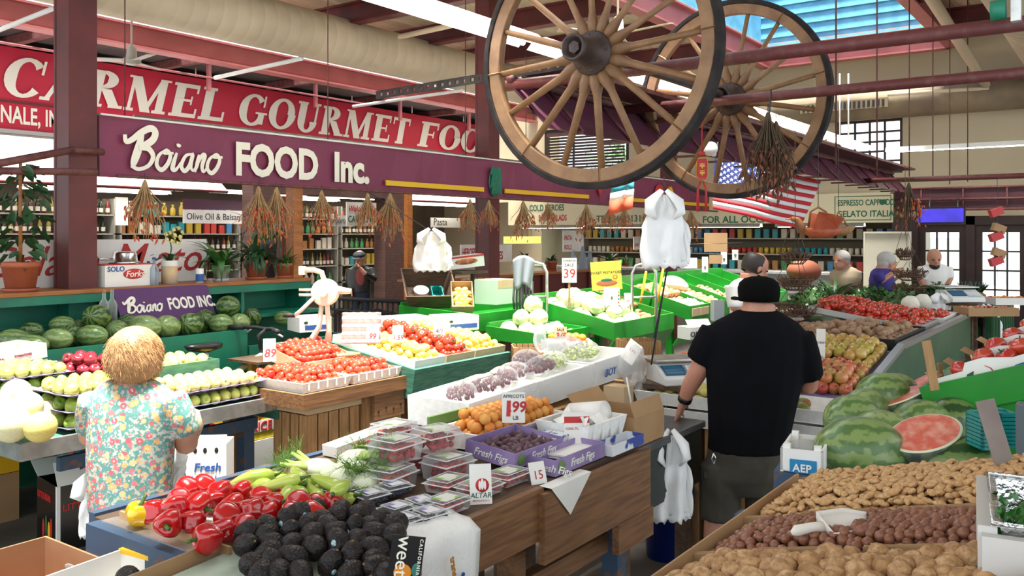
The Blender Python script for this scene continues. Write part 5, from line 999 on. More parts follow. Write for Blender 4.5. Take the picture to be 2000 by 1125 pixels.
t = thing('plastic_tub', 'white plastic tub inside the tilted wooden box', 'tub', BOX @ T(0.12, 0.1, 0.017)); obj('body', MB().lathe([(0.001,0),(0.06,0),(0.075,0.15),(0.08,0.155),(0.068,0.15),(0.055,0.01)], 18), mat('tub_white', (0.75, 0.72, 0.66), 0.4), t)
crate('berry_basket', 'teal berry basket inside the tilted wooden box', BOX @ T(0.24, 0.05, 0.017), 0.12, 0.2, 0.1, mat('teal_plastic', (0.0, 0.22, 0.2), 0.4), 4, 4, 'basket')
LC = T(*P(884, 612, 8.7)) @ RZ(-48) @ RX(38); tray('lemon_carton', 'tilted brown carton of yellow lemons on the green bin', 'carton', LC, 0.2, 0.36, 0.1, CARD, 0.006, None, 0.01)
spill('lemon', [LEM], LC @ T(0.01, 0.01, 0.01), heap(0.19, 0.33, 0.06, 1, 0.05), 'yellow lemon in the tilted brown carton', 'lemon', 'lemons in the tilted carton', ROT)
t = carton('pale_carton', 'pale green closed carton on the deep green bin', T(7.5, 5.55, 1.28), 0.4, 0.3, 0.26, mat('pale_mint_card', (0.5, 0.58, 0.48), 0.7)); obj('tape', bx(0.02, 0.38, -0.001, 0.3, 0.17, 0.261), CARDP, t)
t = tray('banana_carton', 'white and red fruit carton with orange print on a low shelf', 'carton', T(*P(880, 527, 10.2)) @ RZ(-35) @ RY(-6), 0.42, 0.3, 0.14, WHITE, 0.006); obj('red_rim', bx(0, 0.42, -0.003, 0, 0.12, 0.142), RED, t); obj('fruit_print', MB().ell((0.2, -0.002, 0.075), (0.14, 0.003, 0.035)), mat('print_orange', (0.6, 0.2, 0.02), 0.5, (0.2, 0.03, 0.05), 12), t)
t = thing('low_stand', 'small brown stool carrying the white fruit carton', 'stand', T(*P(905, 528, 10.35))); obj('seat', MB().cb(0, 0, -0.02, 0.5, 0.36, 0.03), WOODD, t)
for x in (-0.2, 0.18): obj('leg', MB().cb(x, 0, -0.03-(P(905, 528, 10.35).z-0.05)/2, 0.04, 0.04, P(905, 528, 10.35).z-0.05), WOODD, t)
def bushel(label, p, r, h):
 t = thing('bushel_basket', label, 'basket', M.Translation(p)); sl = MB().add([(r*0.78,-0.03,0),(r*0.78,0.03,0),(r,0.035,h),(r,-0.035,h),(r*0.78+0.006,-0.03,0),(r*0.78+0.006,0.03,0),(r+0.006,0.035,h),(r+0.006,-0.035,h)], [(0,1,2,3),(7,6,5,4),(0,4,5,1),(1,5,6,2),(2,6,7,3),(3,7,4,0)]).mesh('slat', CARDP)
 for i in range(18): link('slat', sl, t, RZ(i*20))
 for z in (h*0.12, h*0.5, h*0.95): k = 0.8+0.22*z/h; obj('hoop', MB().lathe([(r*k,z-0.015),(r*k+0.012,z-0.015),(r*k+0.012,z+0.015),(r*k,z+0.015)], 24, 0, True, None, False), WOODL, t)
 obj('bottom', MB().lathe([(0.001,0),(r*0.78,0),(r*0.78,0.01),(0.001,0.01)], 18), CARDP, t)
bushel('pale wooden bushel basket stacked behind the fruit carton', T(8.6, 6.6, 1.18).to_translation(), 0.24, 0.3); bushel('lower pale bushel basket in the stack behind the bins', V((8.6, 6.6, 0.85)), 0.24, 0.3); bushel('bottom pale bushel basket in the stack', V((8.6, 6.6, 0.52)), 0.24, 0.3)
bushel('pale bushel basket behind the sweet potato carton', V((9.35, 5.55, 0.9)), 0.26, 0.42)
tag(obj('stack_block', MB().box(8.4, 8.8, 6.4, 6.8, 0, 0.51), WOODD, None, None, 0.01), 'dark wooden block carrying the bushel baskets', 'block'); tag(obj('stack_block', MB().box(9.15, 9.55, 5.35, 5.75, 0, 0.89), WOODD, None, None, 0.01), 'dark wooden block under the single bushel basket', 'block')
t = card('large white card with a faded red 89 over the cabbages', M.Translation(P(1112, 552, 8.9)) @ CAMF, 0.15, 0.25, [('CABBAGE', 0.03, 0, 0.215, INK, 0, 0), ('SALE', 0.045, 0, 0.165, INK, 0, 0), ('39', 0.13, 0, 0.05, REDI, 0.0, 0)]); obj('stake', bx(-0.01, 0.01, -0.3, 0.02, -0.012, -0.004), WOODL, t)
t = card('yellow carton panel reading SWEET POTATOES above the cabbage bin', M.Translation(P(1186, 566, 9.0)) @ RZ(-8) @ CAMF @ RZ(4), 0.31, 0.29, [('SWEET POTATOES', 0.038, 0, 0.165, INK, 0.01, 0)], mat('carton_yellow2', (0.72, 0.6, 0.06), 0.6), 'carton', None, 'sweet_potato_carton', 0.05)
obj('potato_print', MB().ell((0.0, 0.07, 0.001), (0.11, 0.035, 0.002)), mat('print_brown', (0.35, 0.1, 0.04), 0.6), t); obj('leaf_print', MB().ell((0.0, 0.1, 0.002), (0.06, 0.018, 0.002)), INKG, t); obj('round_mark', MB().lathe([(0.018,0),(0.024,0),(0.024,0.002),(0.018,0.002)], 16, 0, True, T(0.09, 0.13, 0.001), False), RED, t)
t = card('white printed carton end standing in the cabbage bin', M.Translation(P(1195, 596, 8.8)) @ CAMF, 0.16, 0.18, [('8', 0.04, 0, 0.06, INK, 0, 0)], mat('pale_cream', (0.7, 0.66, 0.56), 0.6), 'carton', None, 'carton_end', 0.02)
for i, c in enumerate((RED, INKB, INK, YELLOW)): obj('ink_dot', MB().lathe([(0.007,0),(0.007,0.002),(0.001,0.002)], 10, 0, True, T(0.068, 0.03+i*0.035, 0)), c, t)
stall_card('small white card stuck beside the yams', 1227, 592, 8.6, 0.07, 0.1, PR('69', .05, .06), 20)
stall_card('peach coloured sale card reading 3 for 5 over the oranges', 1095, 668, 7.75, 0.11, 0.135, [('SALE', 0.03, 0, 0.1, INK, 0, 0), ('3/5', 0.075, 0, 0.03, REDI, 0.02, 0.15)], 0, -5, mat('peach_card', (0.62, 0.36, 0.22), 0.7))
OF = T(*P(1062, 690, 7.75)) @ RZ(-50); t = tray('orange_carton', 'white carton of oranges on a slatted crate', 'carton', OF, 0.44, 0.26, 0.1, WHITE, 0.006); txt('California Oranges', 0.035, REDI, t, T(0.13, -0.002, 0.03) @ FACE_Y, 0, 0.2); obj('tree_print', MB().ell((0.06, -0.002, 0.05), (0.025, 0.002, 0.03)), INKG, t)
spill('orange', [ORA], OF @ T(0.02, 0.02, 0.03), heap(0.4, 0.22, 0.074, 2, 0.08), 'orange in the white carton under the sale card', 'orange', 'oranges')
q = P(1062, 690, 7.75); crate('orange_crate', 'slatted crate under the oranges', T(q.x, q.y, 0) @ RZ(-50), 0.4, 0.26, q.z-0.002, WOODL, 6, 5, 'crate', None, True)
q = P(1003, 728, 7.6); crate('open_crate', 'open pale slatted crate left of the oranges', T(q.x, q.y, max(0, q.z-0.3)) @ RZ(-50), 0.26, 0.28, 0.52, WOODL, 5, 4, 'crate', None, True)
q = P(1232, 706, 7.6); crate('open_crate', 'open pale slatted crate behind the price scale', T(q.x, q.y, 0.0) @ RZ(-35), 0.3, 0.3, q.z+0.17, WOODL, 5, 5, 'crate', None, True)
def handtruck(label, p, rz):
 t = thing('hand_truck', label, 'hand truck', T(p.x, p.y, 0) @ RZ(rz)); H = p.z
 obj('frame', MB().tube([(-0.13,0,0.1),(-0.13,0,H-0.1),(-0.09,0,H-0.02),(0,0,H),(0.09,0,H-0.02),(0.13,0,H-0.1),(0.13,0,0.1)], 0.016), ALU, t)
 for z in (0.3, 0.7, H-0.35): obj('cross_bar', MB().tube([(-0.13,0,z),(0.13,0,z)], 0.012), ALU, t)
 obj('toe_plate', bx(-0.16, 0.16, -0.2, 0.02, 0.0, 0.012), ALU, t)
 for s in (-1, 1): obj('wheel', MB().lathe([(0.02,-0.03),(0.12,-0.03),(0.13,0),(0.12,0.03),(0.02,0.03)], 18, 0, True, T(s*0.2, 0.1, 0.13) @ RY(90)), TR, t); obj('bracket', MB().tube([(s*0.13,0,0.35),(s*0.2,0.1,0.13)], 0.01), ALU, t)
handtruck('silver hand truck between the two green bins', P(1258, 515, 9.2), -45); handtruck('silver hand truck hung with a grey cloth', P(1043, 512, 8.9), -60)
t = thing('draped_cloth', 'grey blue cloth draped over the hand truck handle', 'cloth', M.Translation(P(1022, 508, 8.85)) @ RZ(-54))
vs = []
for i in range(13):
 for j in range(11): u = (i/12-0.5); vv = j/10; vs.append((u*(0.22-0.05*vv), 0.03*math.sin(i*1.1+j*0.25)*(0.3+vv)-0.04, 0.0-0.3*vv-0.012*math.sin(i*0.7)*vv+0.05*(1-(2*u)**2)))
obj('fabric', MB().add(vs, [(i*11+j, (i+1)*11+j, (i+1)*11+j+1, i*11+j+1) for i in range(12) for j in range(10)], 0, True), mat('cloth_greyblue', (0.25, 0.28, 0.31), 0.8), t).modifiers.new('s', 'SOLIDIFY').thickness = 0.01
t = thing('strap_bundle', 'bundle of dark bungee straps hanging on the hand truck', 'straps', M.Translation(P(1022, 565, 8.85)) @ RZ(-54))
for i in range(7): obj('strap', MB().tube([(-0.09+i*0.03,0,0.08),(-0.1+i*0.032,-0.02,-0.1),(-0.09+i*0.03,0,-0.2-0.02*(i % 3))], 0.012, 6), mat('strap_grey', (0.05, 0.05, 0.05), 0.7), t)
for i, (px, h) in enumerate(((1120, 0.3), (1138, 0.36), (1152, 0.28))):
 put('paper_cone', MB().lathe([(0.09,0),(0.088,0.01),(0.03,h*0.85),(0.02,h)], 16).mesh('paper_cone', mat('cone_blue', (0.25, 0.30, 0.36), 0.7)), T(onY(px, 9.2), 9.2, 1.32) @ SC(1.2, 1.2, 1.3), 'grey blue paper cone on the cafe counter, %s of three' % ['first', 'tallest', 'third'][i], 'cone', 'paper cones')
pot(T(onY(1026, 9.25), 9.25, 1.32), 'clay pot with dark strap leaves on the cafe counter', 0.13, 0.22, TERRA, 'aloe', LEAFD, 8, hh=0.32); pot(T(onY(1077, 9.25), 9.25, 1.32), 'second clay pot with strap leaves on the cafe counter', 0.12, 0.2, TERRA, 'aloe', LEAFD, 9, hh=0.3)
pot(T(onY(1190, 9.3), 9.3, 1.32), 'bushy green plant on the far end of the cafe counter', 0.12, 0.1, TERRA, 'lily', LEAF, 10, hh=0.36); pot(T(onY(1220, 9.3), 9.3, 1.32), 'low leafy plant behind the hanging plastic bags', 0.12, 0.1, TERRA, 'spider', LEAF, 12, hh=0.3)
carton('brown_carton', 'big brown carton behind the sweet potato panel', T(10.6, 5.6, 1.0), 0.8, 0.5, 0.36, CARD); tag(obj('box_stand', MB().box(10.5, 11.5, 5.55, 6.15, 0, 0.99), WOODD, None, None, 0.01), 'dark plain stand under the big brown carton', 'stand')
for i, (px, py, c) in enumerate(((1213, 508, GREENB), (1262, 530, YELLOW), (1282, 528, GREENB), (1296, 520, YELLOW))):
 p = P(px, py, 9.9); rod('broom_handle', 'thin coloured broom handle leaning behind the onion bins, %s' % ['pale green', 'yellow', 'dark green', 'last yellow'][i], (p.x, p.y, p.z), (p.x+0.12, p.y+0.2, 0.9), 0.014, c, 'broom', None, 6)
t = thing('cafe_railing', 'black iron railing with scroll tops in front of the shop', 'railing', T(0, 0, 0)); a, b = atX(640, 582, 8.3), atX(800, 590, 9.3)
a = P(645, 582, 11.0); b = P(800, 590, 9.6); dv = (b-a); n = 16
obj('top_rail', MB().tube([a, b], 0.022), BLACK, t); a2 = a-V((0,0,0.14)); b2 = b-V((0,0,0.14)); obj('lower_rail', MB().tube([a2, b2], 0.014), BLACK, t)
for i in range(n+1):
 q = a+dv*(i/n); obj('baluster', MB().tube([q, (q.x, q.y, 0.1)], 0.011, 6), BLACK, t)
 if i % 2 == 0 and i < n: obj('scroll_ring', MB().tube([q+dv*(0.5/n)*1.0+V((0,0,-0.07))+dv.normalized()*0.06*math.cos(s*math.pi/6)+V((0,0,0.06*math.sin(s*math.pi/6))) for s in range(13)], 0.008, 5, 0, True, False), BLACK, t)
def cafechair(label, p, rz):
 t = thing('cafe_chair', label, 'chair', T(p.x, p.y, 0) @ RZ(rz)); m = mat('chair_mahogany', (0.05, 0.012, 0.01), 0.4)
 obj('seat', bx(-0.2, 0.2, -0.2, 0.2, 0.44, 0.47), m, t); obj('back_rail', MB().tube([(-0.2,0.2,0.9),(0,0.23,0.97),(0.2,0.2,0.9)], 0.03, 8), m, t)
 for x in (-0.18, 0.18):
  for y in (-0.18, 0.18): obj('leg', MB().tube([(x,y,0),(x,y,0.9 if y > 0 else 0.44)], 0.02, 6), m, t)
 for i in range(4): obj('back_slat', MB().tube([(-0.1+i*0.066,0.2,0.47),(-0.1+i*0.066,0.22,0.94)], 0.012, 6), m, t)
for i, (px, d, rz, lb) in enumerate(((690, 12.4, 20, 'behind the railing below the man'), (745, 12.2, -30, 'with its back to the railing'), (775, 11.6, -60, 'near the brick pier'), (660, 12.8, 40, 'behind the crank machine'))): cafechair('dark mahogany cafe chair ' + lb, P(px, 600, d), rz)
t = thing('cafe_table', 'small pale topped cafe table behind the railing', 'table', T(*[P(725, 600, 13.2)[i] if i < 2 else 0 for i in range(3)])); obj('top', MB().lathe([(0.4,0.72),(0.4,0.75),(0.001,0.75)], 24), WOODL, t); obj('stem', MB().tube([(0,0,0),(0,0,0.72)], 0.03), BLACK, t); obj('foot', MB().lathe([(0.25,0),(0.25,0.02),(0.001,0.03)], 20), BLACK, t)
# == front table
TZ = 1.0
t = thing('front_table', 'long rough wooden stall table in the middle foreground', 'table')
obj('deck', bx(1.72, 3.88, 2.0, 3.1, 0.95, TZ-0.002), WOODD, t)
obj('side_board', bx(1.78, 2.98, 1.965, 2.0, 0.79, 1.0), WOOD, t); obj('side_board', bx(2.94, 3.88, 1.935, 1.965, 0.70, 0.985), WOOD, t); obj('end_block', bx(3.55, 3.9, 1.93, 1.965, 0.56, 0.70), WOOD, t)
obj('near_edge', bx(1.66, 1.72, 2.0, 3.05, 0.86, 1.0), BLUEW, t); obj('metal_strip', bx(1.70, 1.76, 2.3, 3.02, 1.0, 1.006), ALU, t); obj('far_edge', bx(1.72, 3.88, 3.1, 3.14, 0.86, 1.01), BLUEW, t)
for x, y, m in ((2.9, 2.06, WOOD), (3.7, 2.02, BLUEW), (3.2, 2.3, WOODD), (3.45, 2.4, WOODD), (1.75, 2.9, BLUEW), (3.7, 2.95, BLUEW)): obj('leg', bx(x, x+0.085, y, y+0.085, 0, 0.95), m, t)
obj('cross_brace', MB().cb(3.3, 2.1, 0.55, 0.9, 0.06, 0.09), WOOD, t)
M_RPE = mat('red_pepper', (0.48, 0.006, 0.008), 0.16, (0.40, 0.004, 0.006), 6, rand=[(0.5, 0.008, 0.008), (0.42, 0.004, 0.008)], coat=0.6); M_YPE = mat('yellow_pepper', (0.75, 0.42, 0.005), 0.18, coat=0.6); M_PST = mat('pepper_stem', (0.06, 0.13, 0.02), 0.5)
def pepf(p, n=4, ph=0):
 a = math.atan2(p.y, p.x); r = math.hypot(p.x, p.y); k = 1+0.10*math.cos(n*a+ph)*(1-0.3*p.z/0.05); q = V((p.x*k, p.y*k, p.z))
 if p.z > 0: q.z -= 0.022*math.exp(-(r/0.018)**2)
 else: q.z += 0.012*math.exp(-(r/0.016)**2)
 s = 1-0.16*max(0, -p.z/0.05); return V((q.x*s, q.y*s, q.z))
PEP = [ball('red_bell_pepper', (0.046, 0.046, 0.05), M_RPE, 28, 16, lambda p, n=n: pepf(p, n, n)) for n in (3, 4)]
YPEP = ball('yellow_bell_pepper', (0.046, 0.046, 0.048), M_YPE, 28, 16, lambda p: pepf(p, 4, 0.5))
PST = MB().tube([(0,0,0.024),(0.002,0,0.04),(0.01,0,0.056),(0.016,0,0.062)], [0.014, 0.007, 0.006, 0.007], 8).mesh('stem', M_PST)
tag(obj('carton_liner', MB().box(1.76, 2.22, 2.28, 2.98, 1.0, 1.006), WHITE), 'flat white card lining under the bell peppers', 'liner')
t = tag(obj('carton_edge', MB().box(1.745, 1.757, 2.35, 2.98, 1.0, 1.035), CARD), 'torn brown carton edge beside the yellow pepper', 'carton')
PL = [(330, 1022), (375, 1022), (350, 978), (340, 992), (398, 950), (418, 978), (442, 1008), (435, 1040), (472, 962), (492, 998), (455, 988), (540, 984), (583, 984), (572, 1004), (620, 988), (405, 1052), (475, 1032), (510, 975), (388, 985), (520, 1005), (650, 985), (430, 962), (365, 955), (560, 965), (610, 1005), (300, 1000)]
put('yellow_bell_pepper', YPEP, M.Translation(G(272, 1003, 1.053)) @ RZ(30) @ RX(14) @ SC(1.05, 1.05, 1.0), 'single glossy yellow bell pepper at the table corner', 'pepper', None, (('stem', PST, I4),))
for i, (px, py) in enumerate(PL):
 up = i % 4 == 1; z = 1.055 if i % 3 else 1.075
 put('red_bell_pepper', PEP[i % 2], M.Translation(G(px, py, z)) @ RZ(rnd.uniform(0, 360)) @ RX(rnd.uniform(70, 120)) @ SC(1, 1, rnd.uniform(0.95, 1.1)), 'glossy red bell pepper in the heap behind the avocados', 'pepper', 'red bell peppers', (('stem', PST, I4),))
M_CUB = mat('cubanelle', (0.36, 0.50, 0.05), 0.25, (0.46, 0.55, 0.10), 6, rand=[(0.28, 0.46, 0.04), (0.46, 0.54, 0.09), (0.36, 0.52, 0.05)], coat=0.4)
def cub(bend):
 n = 9; pts = [(bend*0.03*math.sin(i/n*3.1), 0, 0.08-0.17*i/n) for i in range(n+1)]; rr = [0.012, 0.024, 0.027, 0.026, 0.025, 0.022, 0.019, 0.015, 0.010, 0.002]
 return MB().tube(pts, rr, 12).mesh('green_pepper', M_CUB)
CUB = [cub(b) for b in (0.4, 1.0, -0.8)]; CST = MB().tube([(0,0,0.08),(0.004,0,0.1),(0.016,0,0.115)], [0.009, 0.0045, 0.005], 7).mesh('stem', M_PST)
for i, (px, py) in enumerate(((495, 936), (513, 942), (530, 925), (545, 945), (560, 930), (575, 948), (590, 938), (604, 950), (620, 945), (635, 940), (520, 962), (545, 965), (572, 960), (600, 968), (640, 962), (665, 952), (680, 958), (655, 968), (612, 958), (560, 975), (625, 976), (584, 928))):
 put('green_pepper', CUB[i % 3], M.Translation(G(px, py, 1.03+0.045*(i % 3 == 0)+0.025*(i % 2))) @ RZ(rnd.uniform(-80, 60)) @ RX(rnd.uniform(75, 100)) @ RZ(rnd.uniform(0, 360)), 'long pale green frying pepper in the heap', 'pepper', 'green frying peppers', (('stem', CST, I4),))
M_FEN = mat('fennel_bulb', (0.68, 0.72, 0.50), 0.4, (0.74, 0.76, 0.60), 5, stretch=(8, 8, 1)); M_FST = mat('fennel_stalk', (0.40, 0.52, 0.14), 0.45, (0.32, 0.46, 0.1), 8); M_FRO = mat('fennel_frond', (0.10, 0.22, 0.03), 0.6)
def fennel(label, mx, seed, frond=True):
 r = random.Random(seed); t = thing('fennel', label, 'fennel', mx, 'fennel bulbs')
 obj('bulb', MB().loft([((0,0,-0.055),(0.02,0.018),0),((0,0,-0.045),(0.045,0.034),0),((0,0,-0.01),(0.06,0.042),0),((0,0,0.03),(0.05,0.036),0),((0,0,0.06),(0.036,0.026),0)]), M_FEN, t)
 for i in range(5):
  x = -0.03+i*0.015; e = V((x*2.4, r.uniform(-0.02, 0.02), 0.13+0.04*r.random())); obj('stalk', MB().tube([(x, 0, 0.04), (x*1.6, 0, 0.09), e], [0.014, 0.011, 0.009], 8), M_FST, t)
  if frond:
   mb = MB()
   for k in range(16):
    d = V((r.uniform(-1, 1), r.uniform(-1, 1), r.uniform(0.1, 1.2))).normalized()*r.uniform(0.05, 0.11); b = e-V((0, 0, 0.03))*r.random(); mb.tube([b, b+d*0.5, b+d+V((0, 0, -0.01))], [0.0015, 0.001, 0.0005], 3, 0, True, False)
    for q in range(4): dd = V((r.uniform(-1, 1), r.uniform(-1, 1), r.uniform(-0.3, 1)))*0.025; p0 = b+d*(0.4+0.15*q); mb.tube([p0, p0+dd], [0.0009, 0.0004], 3, 0, True, False)
   obj('fronds', mb, M_FRO, t)['kind'] = 'stuff'
for i, (px, py, z, rz, rx, lb) in enumerate(((628, 915, 1.05, 200, 80, 'with a purple rubber band at the front'), (688, 897, 1.09, 20, 70, 'leaning against the strawberry boxes'), (705, 915, 1.06, -40, 75, 'tilted and sunlit beside the strawberries'), (655, 925, 1.05, 100, 90, 'half hidden by the green peppers'), (745, 872, 1.08, 300, 80, 'with long fronds below the apricots'), (672, 935, 1.05, -90, 95, 'with cut stalks pointing to the peppers'), (715, 945, 1.04, -60, 95, 'beside the first blueberry box'))): fennel('white fennel bulb ' + lb, M.Translation(G(px, py, z)) @ RZ(rz) @ RX(rx), i+20)
M_AVO = mat('avocado_skin', (0.008, 0.007, 0.006), 0.4, (0.016, 0.010, 0.009), 30, rand=[(0.007, 0.006, 0.006), (0.014, 0.009, 0.009)], spec=0.3, bump=0.6, bscale=110)
AVO = [rev('avocado', [(0.001,-0.042),(0.012,-0.0405),(0.026,-0.032),(0.0355,-0.014),(0.0365,0.002),(0.031,0.022),(0.022,0.038),(0.012,0.047),(0.001,0.05)], M_AVO, 18, lambda p, s=s: p*(1+0.02*fbm(p, 60, s)+0.04*fbm(p, 18, s))) for s in range(3)]
ANUB = MB().ell((0,0,0.05), (0.004, 0.004, 0.003), 8, 5).mesh('stem_nub', mat('nub_brown', (0.22, 0.10, 0.03), 0.7)); ASTK = MB().lathe([(0.010,0),(0.0095,0.0012),(0.001,0.0014)], 14, 0, True, RY(90) @ SC(1, 0.75, 1)).mesh('sticker', mat('sticker_blue', (0.08, 0.3, 0.5), 0.4, (0.6, 0.65, 0.5), 160))
AV = [(300,900),(460,760),(460,830),(330,800),(490,890),(480,950),(350,1040),(500,1050),(540,1105),(600,735),(625,815),(640,895),(650,995),(680,670),(740,690),(765,750),(785,830),(800,920),(820,630),(865,720),(900,770),(955,810),(970,690),(1120,680),(1100,780),(985,900),(1115,870),(920,1040),(1075,1000),(1075,1100),(1245,930),(1240,1010),(1270,1070),(1245,820),(1205,770),(1295,720),(1390,780),(1385,840),(1000,645),(420,1110),(700,1110),(1180,640),(1330,1120),(1400,740)]
for i, (cx, cy) in enumerate(AV):
 px, py = 400+cx/3.75, 825+cy/3.75; z = 1.075-0.03*max(0, (py-1050)/75)
 p = G(px, py, z); st = (('stem_nub', ANUB, I4),) + ((('sticker', ASTK, RZ(-145+rnd.uniform(-30, 30)) @ T(0.0362, 0, 0.002)),) if i in (9, 10, 14, 24, 25, 27, 28, 36, 7) else ())
 rz = rnd.uniform(0, 360) if len(st) == 1 else -20; put('avocado', AVO[i % 3], M.Translation(p) @ (RZ(rz) @ RX(rnd.uniform(60, 110)) if len(st) == 1 else RZ(rnd.uniform(-20, 20)) @ RX(rnd.uniform(-40, 30))) @ SC(*(rnd.uniform(0.96, 1.1),)*3), 'dark rough avocado in the front carton ' + ('showing a blue oval sticker' if len(st) > 1 else 'without a sticker in view'), 'avocado', 'avocados', st)
avx, avy = 1.5, 1.84
t = tray('avocado_carton', 'low brown carton full of dark avocados at the table end', 'carton', T(1.46, 1.74, 0.96) @ RZ(8), 0.62, 0.62, 0.09, CARD, 0.006)
tag(obj('fibre_liner', MB().box(0.01, 0.6, 0.01, 0.6, 0.018, 0.05), mat('mint_fibre', (0.40, 0.46, 0.36), 0.8, bump=0.5, scale=22), None, T(1.46, 1.74, 0.96) @ RZ(8), 0.01), 'mint green pressed fibre liner under the avocados', 'liner')
t = thing('front_prop', 'rough wooden prop under the avocado carton', 'stand', T(1.45, 1.78, 0)); obj('plank', bx(0, 0.6, 0, 0.6, 0.9, 0.955), WOODD, t)
for x in (0.03, 0.5): obj('post', bx(x, x+0.07, 0.05, 0.12, 0, 0.9), WOODD, t)
M_STR = mat('strawberry', (0.45, 0.01, 0.012), 0.3, (0.35, 0.006, 0.01), 20, bump=0.4, bscale=160); STR = rev('strawberry', [(0.001,-0.024),(0.007,-0.019),(0.014,-0.005),(0.0165,0.006),(0.012,0.014),(0.001,0.015)], M_STR, 10)
SCAL = MB().add([(0,0,0.017)] + [(0.014*math.cos(i*0.628)*(1 if i % 2 else 0.35), 0.014*math.sin(i*0.628)*(1 if i % 2 else 0.35), 0.015) for i in range(10)], [(0, i+1, (i+1) % 10+1) for i in range(10)]).mesh('calyx', LEAF)
LBLG = mat('label_green_white', (0.7, 0.72, 0.62), 0.4, (0.25, 0.45, 0.08), 18, thr=(0.5, 0.6)); LBLV = mat('label_violet_white', (0.72, 0.70, 0.75), 0.4, (0.25, 0.2, 0.5), 20, thr=(0.52, 0.6))
def clam(label, mx, w, l, h, lab, group):
 t = thing('clamshell_box', label, 'plastic box', mx, group); e = 0.012
 def shell(z0, z1, i0, i1): return MB().add([(e*i0,e*i0,z0),(w-e*i0,e*i0,z0),(w-e*i0,l-e*i0,z0),(e*i0,l-e*i0,z0),(e*i1,e*i1,z1),(w-e*i1,e*i1,z1),(w-e*i1,l-e*i1,z1),(e*i1,l-e*i1,z1)], [(0,1,5,4),(1,2,6,5),(2,3,7,6),(3,0,4,7)])
 b = shell(0, h*0.7, 1.0, 0.3); b.add([(e,e,0),(w-e,e,0),(w-e,l-e,0),(e,l-e,0)], [(3,2,1,0)]); obj('base_shell', b, CLEAR, t)
 c = shell(h*0.7, h*0.97, 0.3, 1.2); c.add([(e*1.2,e*1.2,h*0.97),(w-e*1.2,e*1.2,h*0.97),(w-e*1.2,l-e*1.2,h*0.97),(e*1.2,l-e*1.2,h*0.97)], [(0,1,2,3)]); obj('lid_shell', c, CLEAR, t)
 RIMC = glassy('clear_rim', (0.95, 0.95, 0.95), 0.45, 0.15)
 obj('rim', MB().box(-0.004, w+0.004, -0.004, 0.004, h*0.68, h*0.72).box(-0.004, w+0.004, l-0.004, l+0.004, h*0.68, h*0.72).box(-0.004, 0.004, 0.004, l-0.004, h*0.68, h*0.72).box(w-0.004, w+0.004, 0.004, l-0.004, h*0.68, h*0.72), RIMC, t)
 obj('lid_edge', MB().box(e, w-e, e-0.002, e+0.002, h*0.95, h*0.985).box(e, w-e, l-e-0.002, l-e+0.002, h*0.95, h*0.985).box(e-0.002, e+0.002, e, l-e, h*0.95, h*0.985).box(w-e-0.002, w-e+0.002, e, l-e, h*0.95, h*0.985), RIMC, t)
 obj('label_sticker', MB().box(w*0.25, w*0.75, l*0.2, l*0.8, h*0.975, h*0.985), lab, t)
 return t
SBX = [(2.36, 2.38, 1.005, 'nearest on the lower layer', 10), (2.62, 2.32, 1.005, 'in the middle of the lower layer', 0), (2.66, 2.52, 1.005, 'at the back of the lower layer', -4), (2.42, 2.42, 1.105, 'stacked on top at the front', 5), (2.64, 2.42, 1.105, 'stacked on top in the middle', -6), (2.62, 2.62, 1.105, 'stacked on top at the back', 4)]
for x, y, z, lb, rz in SBX:
 mx = T(x+0.14, y-0.02, z) @ RZ(rz-4); clam('clear strawberry box ' + lb, mx, 0.185, 0.155, 0.095, LBLG, 'strawberry boxes')
 for k in range(2): spill('strawberry', [STR], mx @ T(0.018, 0.018, 0.004+k*0.03), heap(0.15, 0.12, 0.036, 1, 0.2), 'red strawberry inside a clear box', 'strawberry', 'strawberries', rrot, 0.15, (('calyx', SCAL, I4),), 0.6)
for i, (x, y, lb) in enumerate(((2.42, 2.03, 'at the table edge behind the draped towel'), (2.66, 2.05, 'beside the tilted logo card'), (2.64, 2.19, 'behind the tilted logo card'), (2.86, 2.06, 'at the end below the purple fig carton'))):
 mx = T(x, y, 1.005) @ RZ(rnd.uniform(-4, 4)); clam('flat clear raspberry and strawberry box ' + lb, mx, 0.17, 0.125, 0.05, LBLG, 'flat berry boxes')
 spill('strawberry', [STR], mx @ T(0.015, 0.015, 0.002), heap(0.145, 0.1, 0.034, 1, 0.2), 'red berry inside a flat clear box', 'strawberry', 'berries in flat boxes', rrot, 0.15, (('calyx', SCAL, I4),), 0.5)
M_BLU = mat('blueberry', (0.010, 0.010, 0.022), 0.5, (0.03, 0.03, 0.06), 60)
def blueberries(mx, w, l, h, seed, lb):
 r = random.Random(seed); mb = MB()
 for x in range(9):
  for y in range(7):
   for z in range(2): mb.ell((0.012+x*(w-0.024)/8+r.uniform(-.002,.002), 0.012+y*(l-0.024)/6, 0.008+z*0.013+r.uniform(-.002,.002)), 0.0075, 6, 4)
 o = obj('blueberries', mb, M_BLU, None, mx); tag(o, 'dark blueberries filling the clear box ' + lb, 'blueberries', 'boxed blueberries', 'stuff')
for i, (px, py, z, lb) in enumerate(((652, 978, 1.03, 'next to the green peppers'), (700, 955, 1.03, 'at the back of the blueberry row'), (715, 990, 1.03, 'in the middle of the blueberry row'), (760, 972, 1.03, 'beside the stacked strawberries'), (770, 1018, 1.015, 'in front of the row'), (812, 1005, 1.015, 'against the flat berry boxes'), (782, 1042, 1.01, 'sunlit beside the paper towel'), (830, 1028, 1.01, 'nearest the paper towel'))):
 p = G(px, py, z); mx = T(p.x, p.y, z-0.005) @ RZ(-8+rnd.uniform(-6, 6)); clam('clear blueberry box with violet label ' + lb, mx, 0.115, 0.1, 0.042, LBLV, 'blueberry boxes'); blueberries(mx, 0.115, 0.1, 0.04, i, lb)
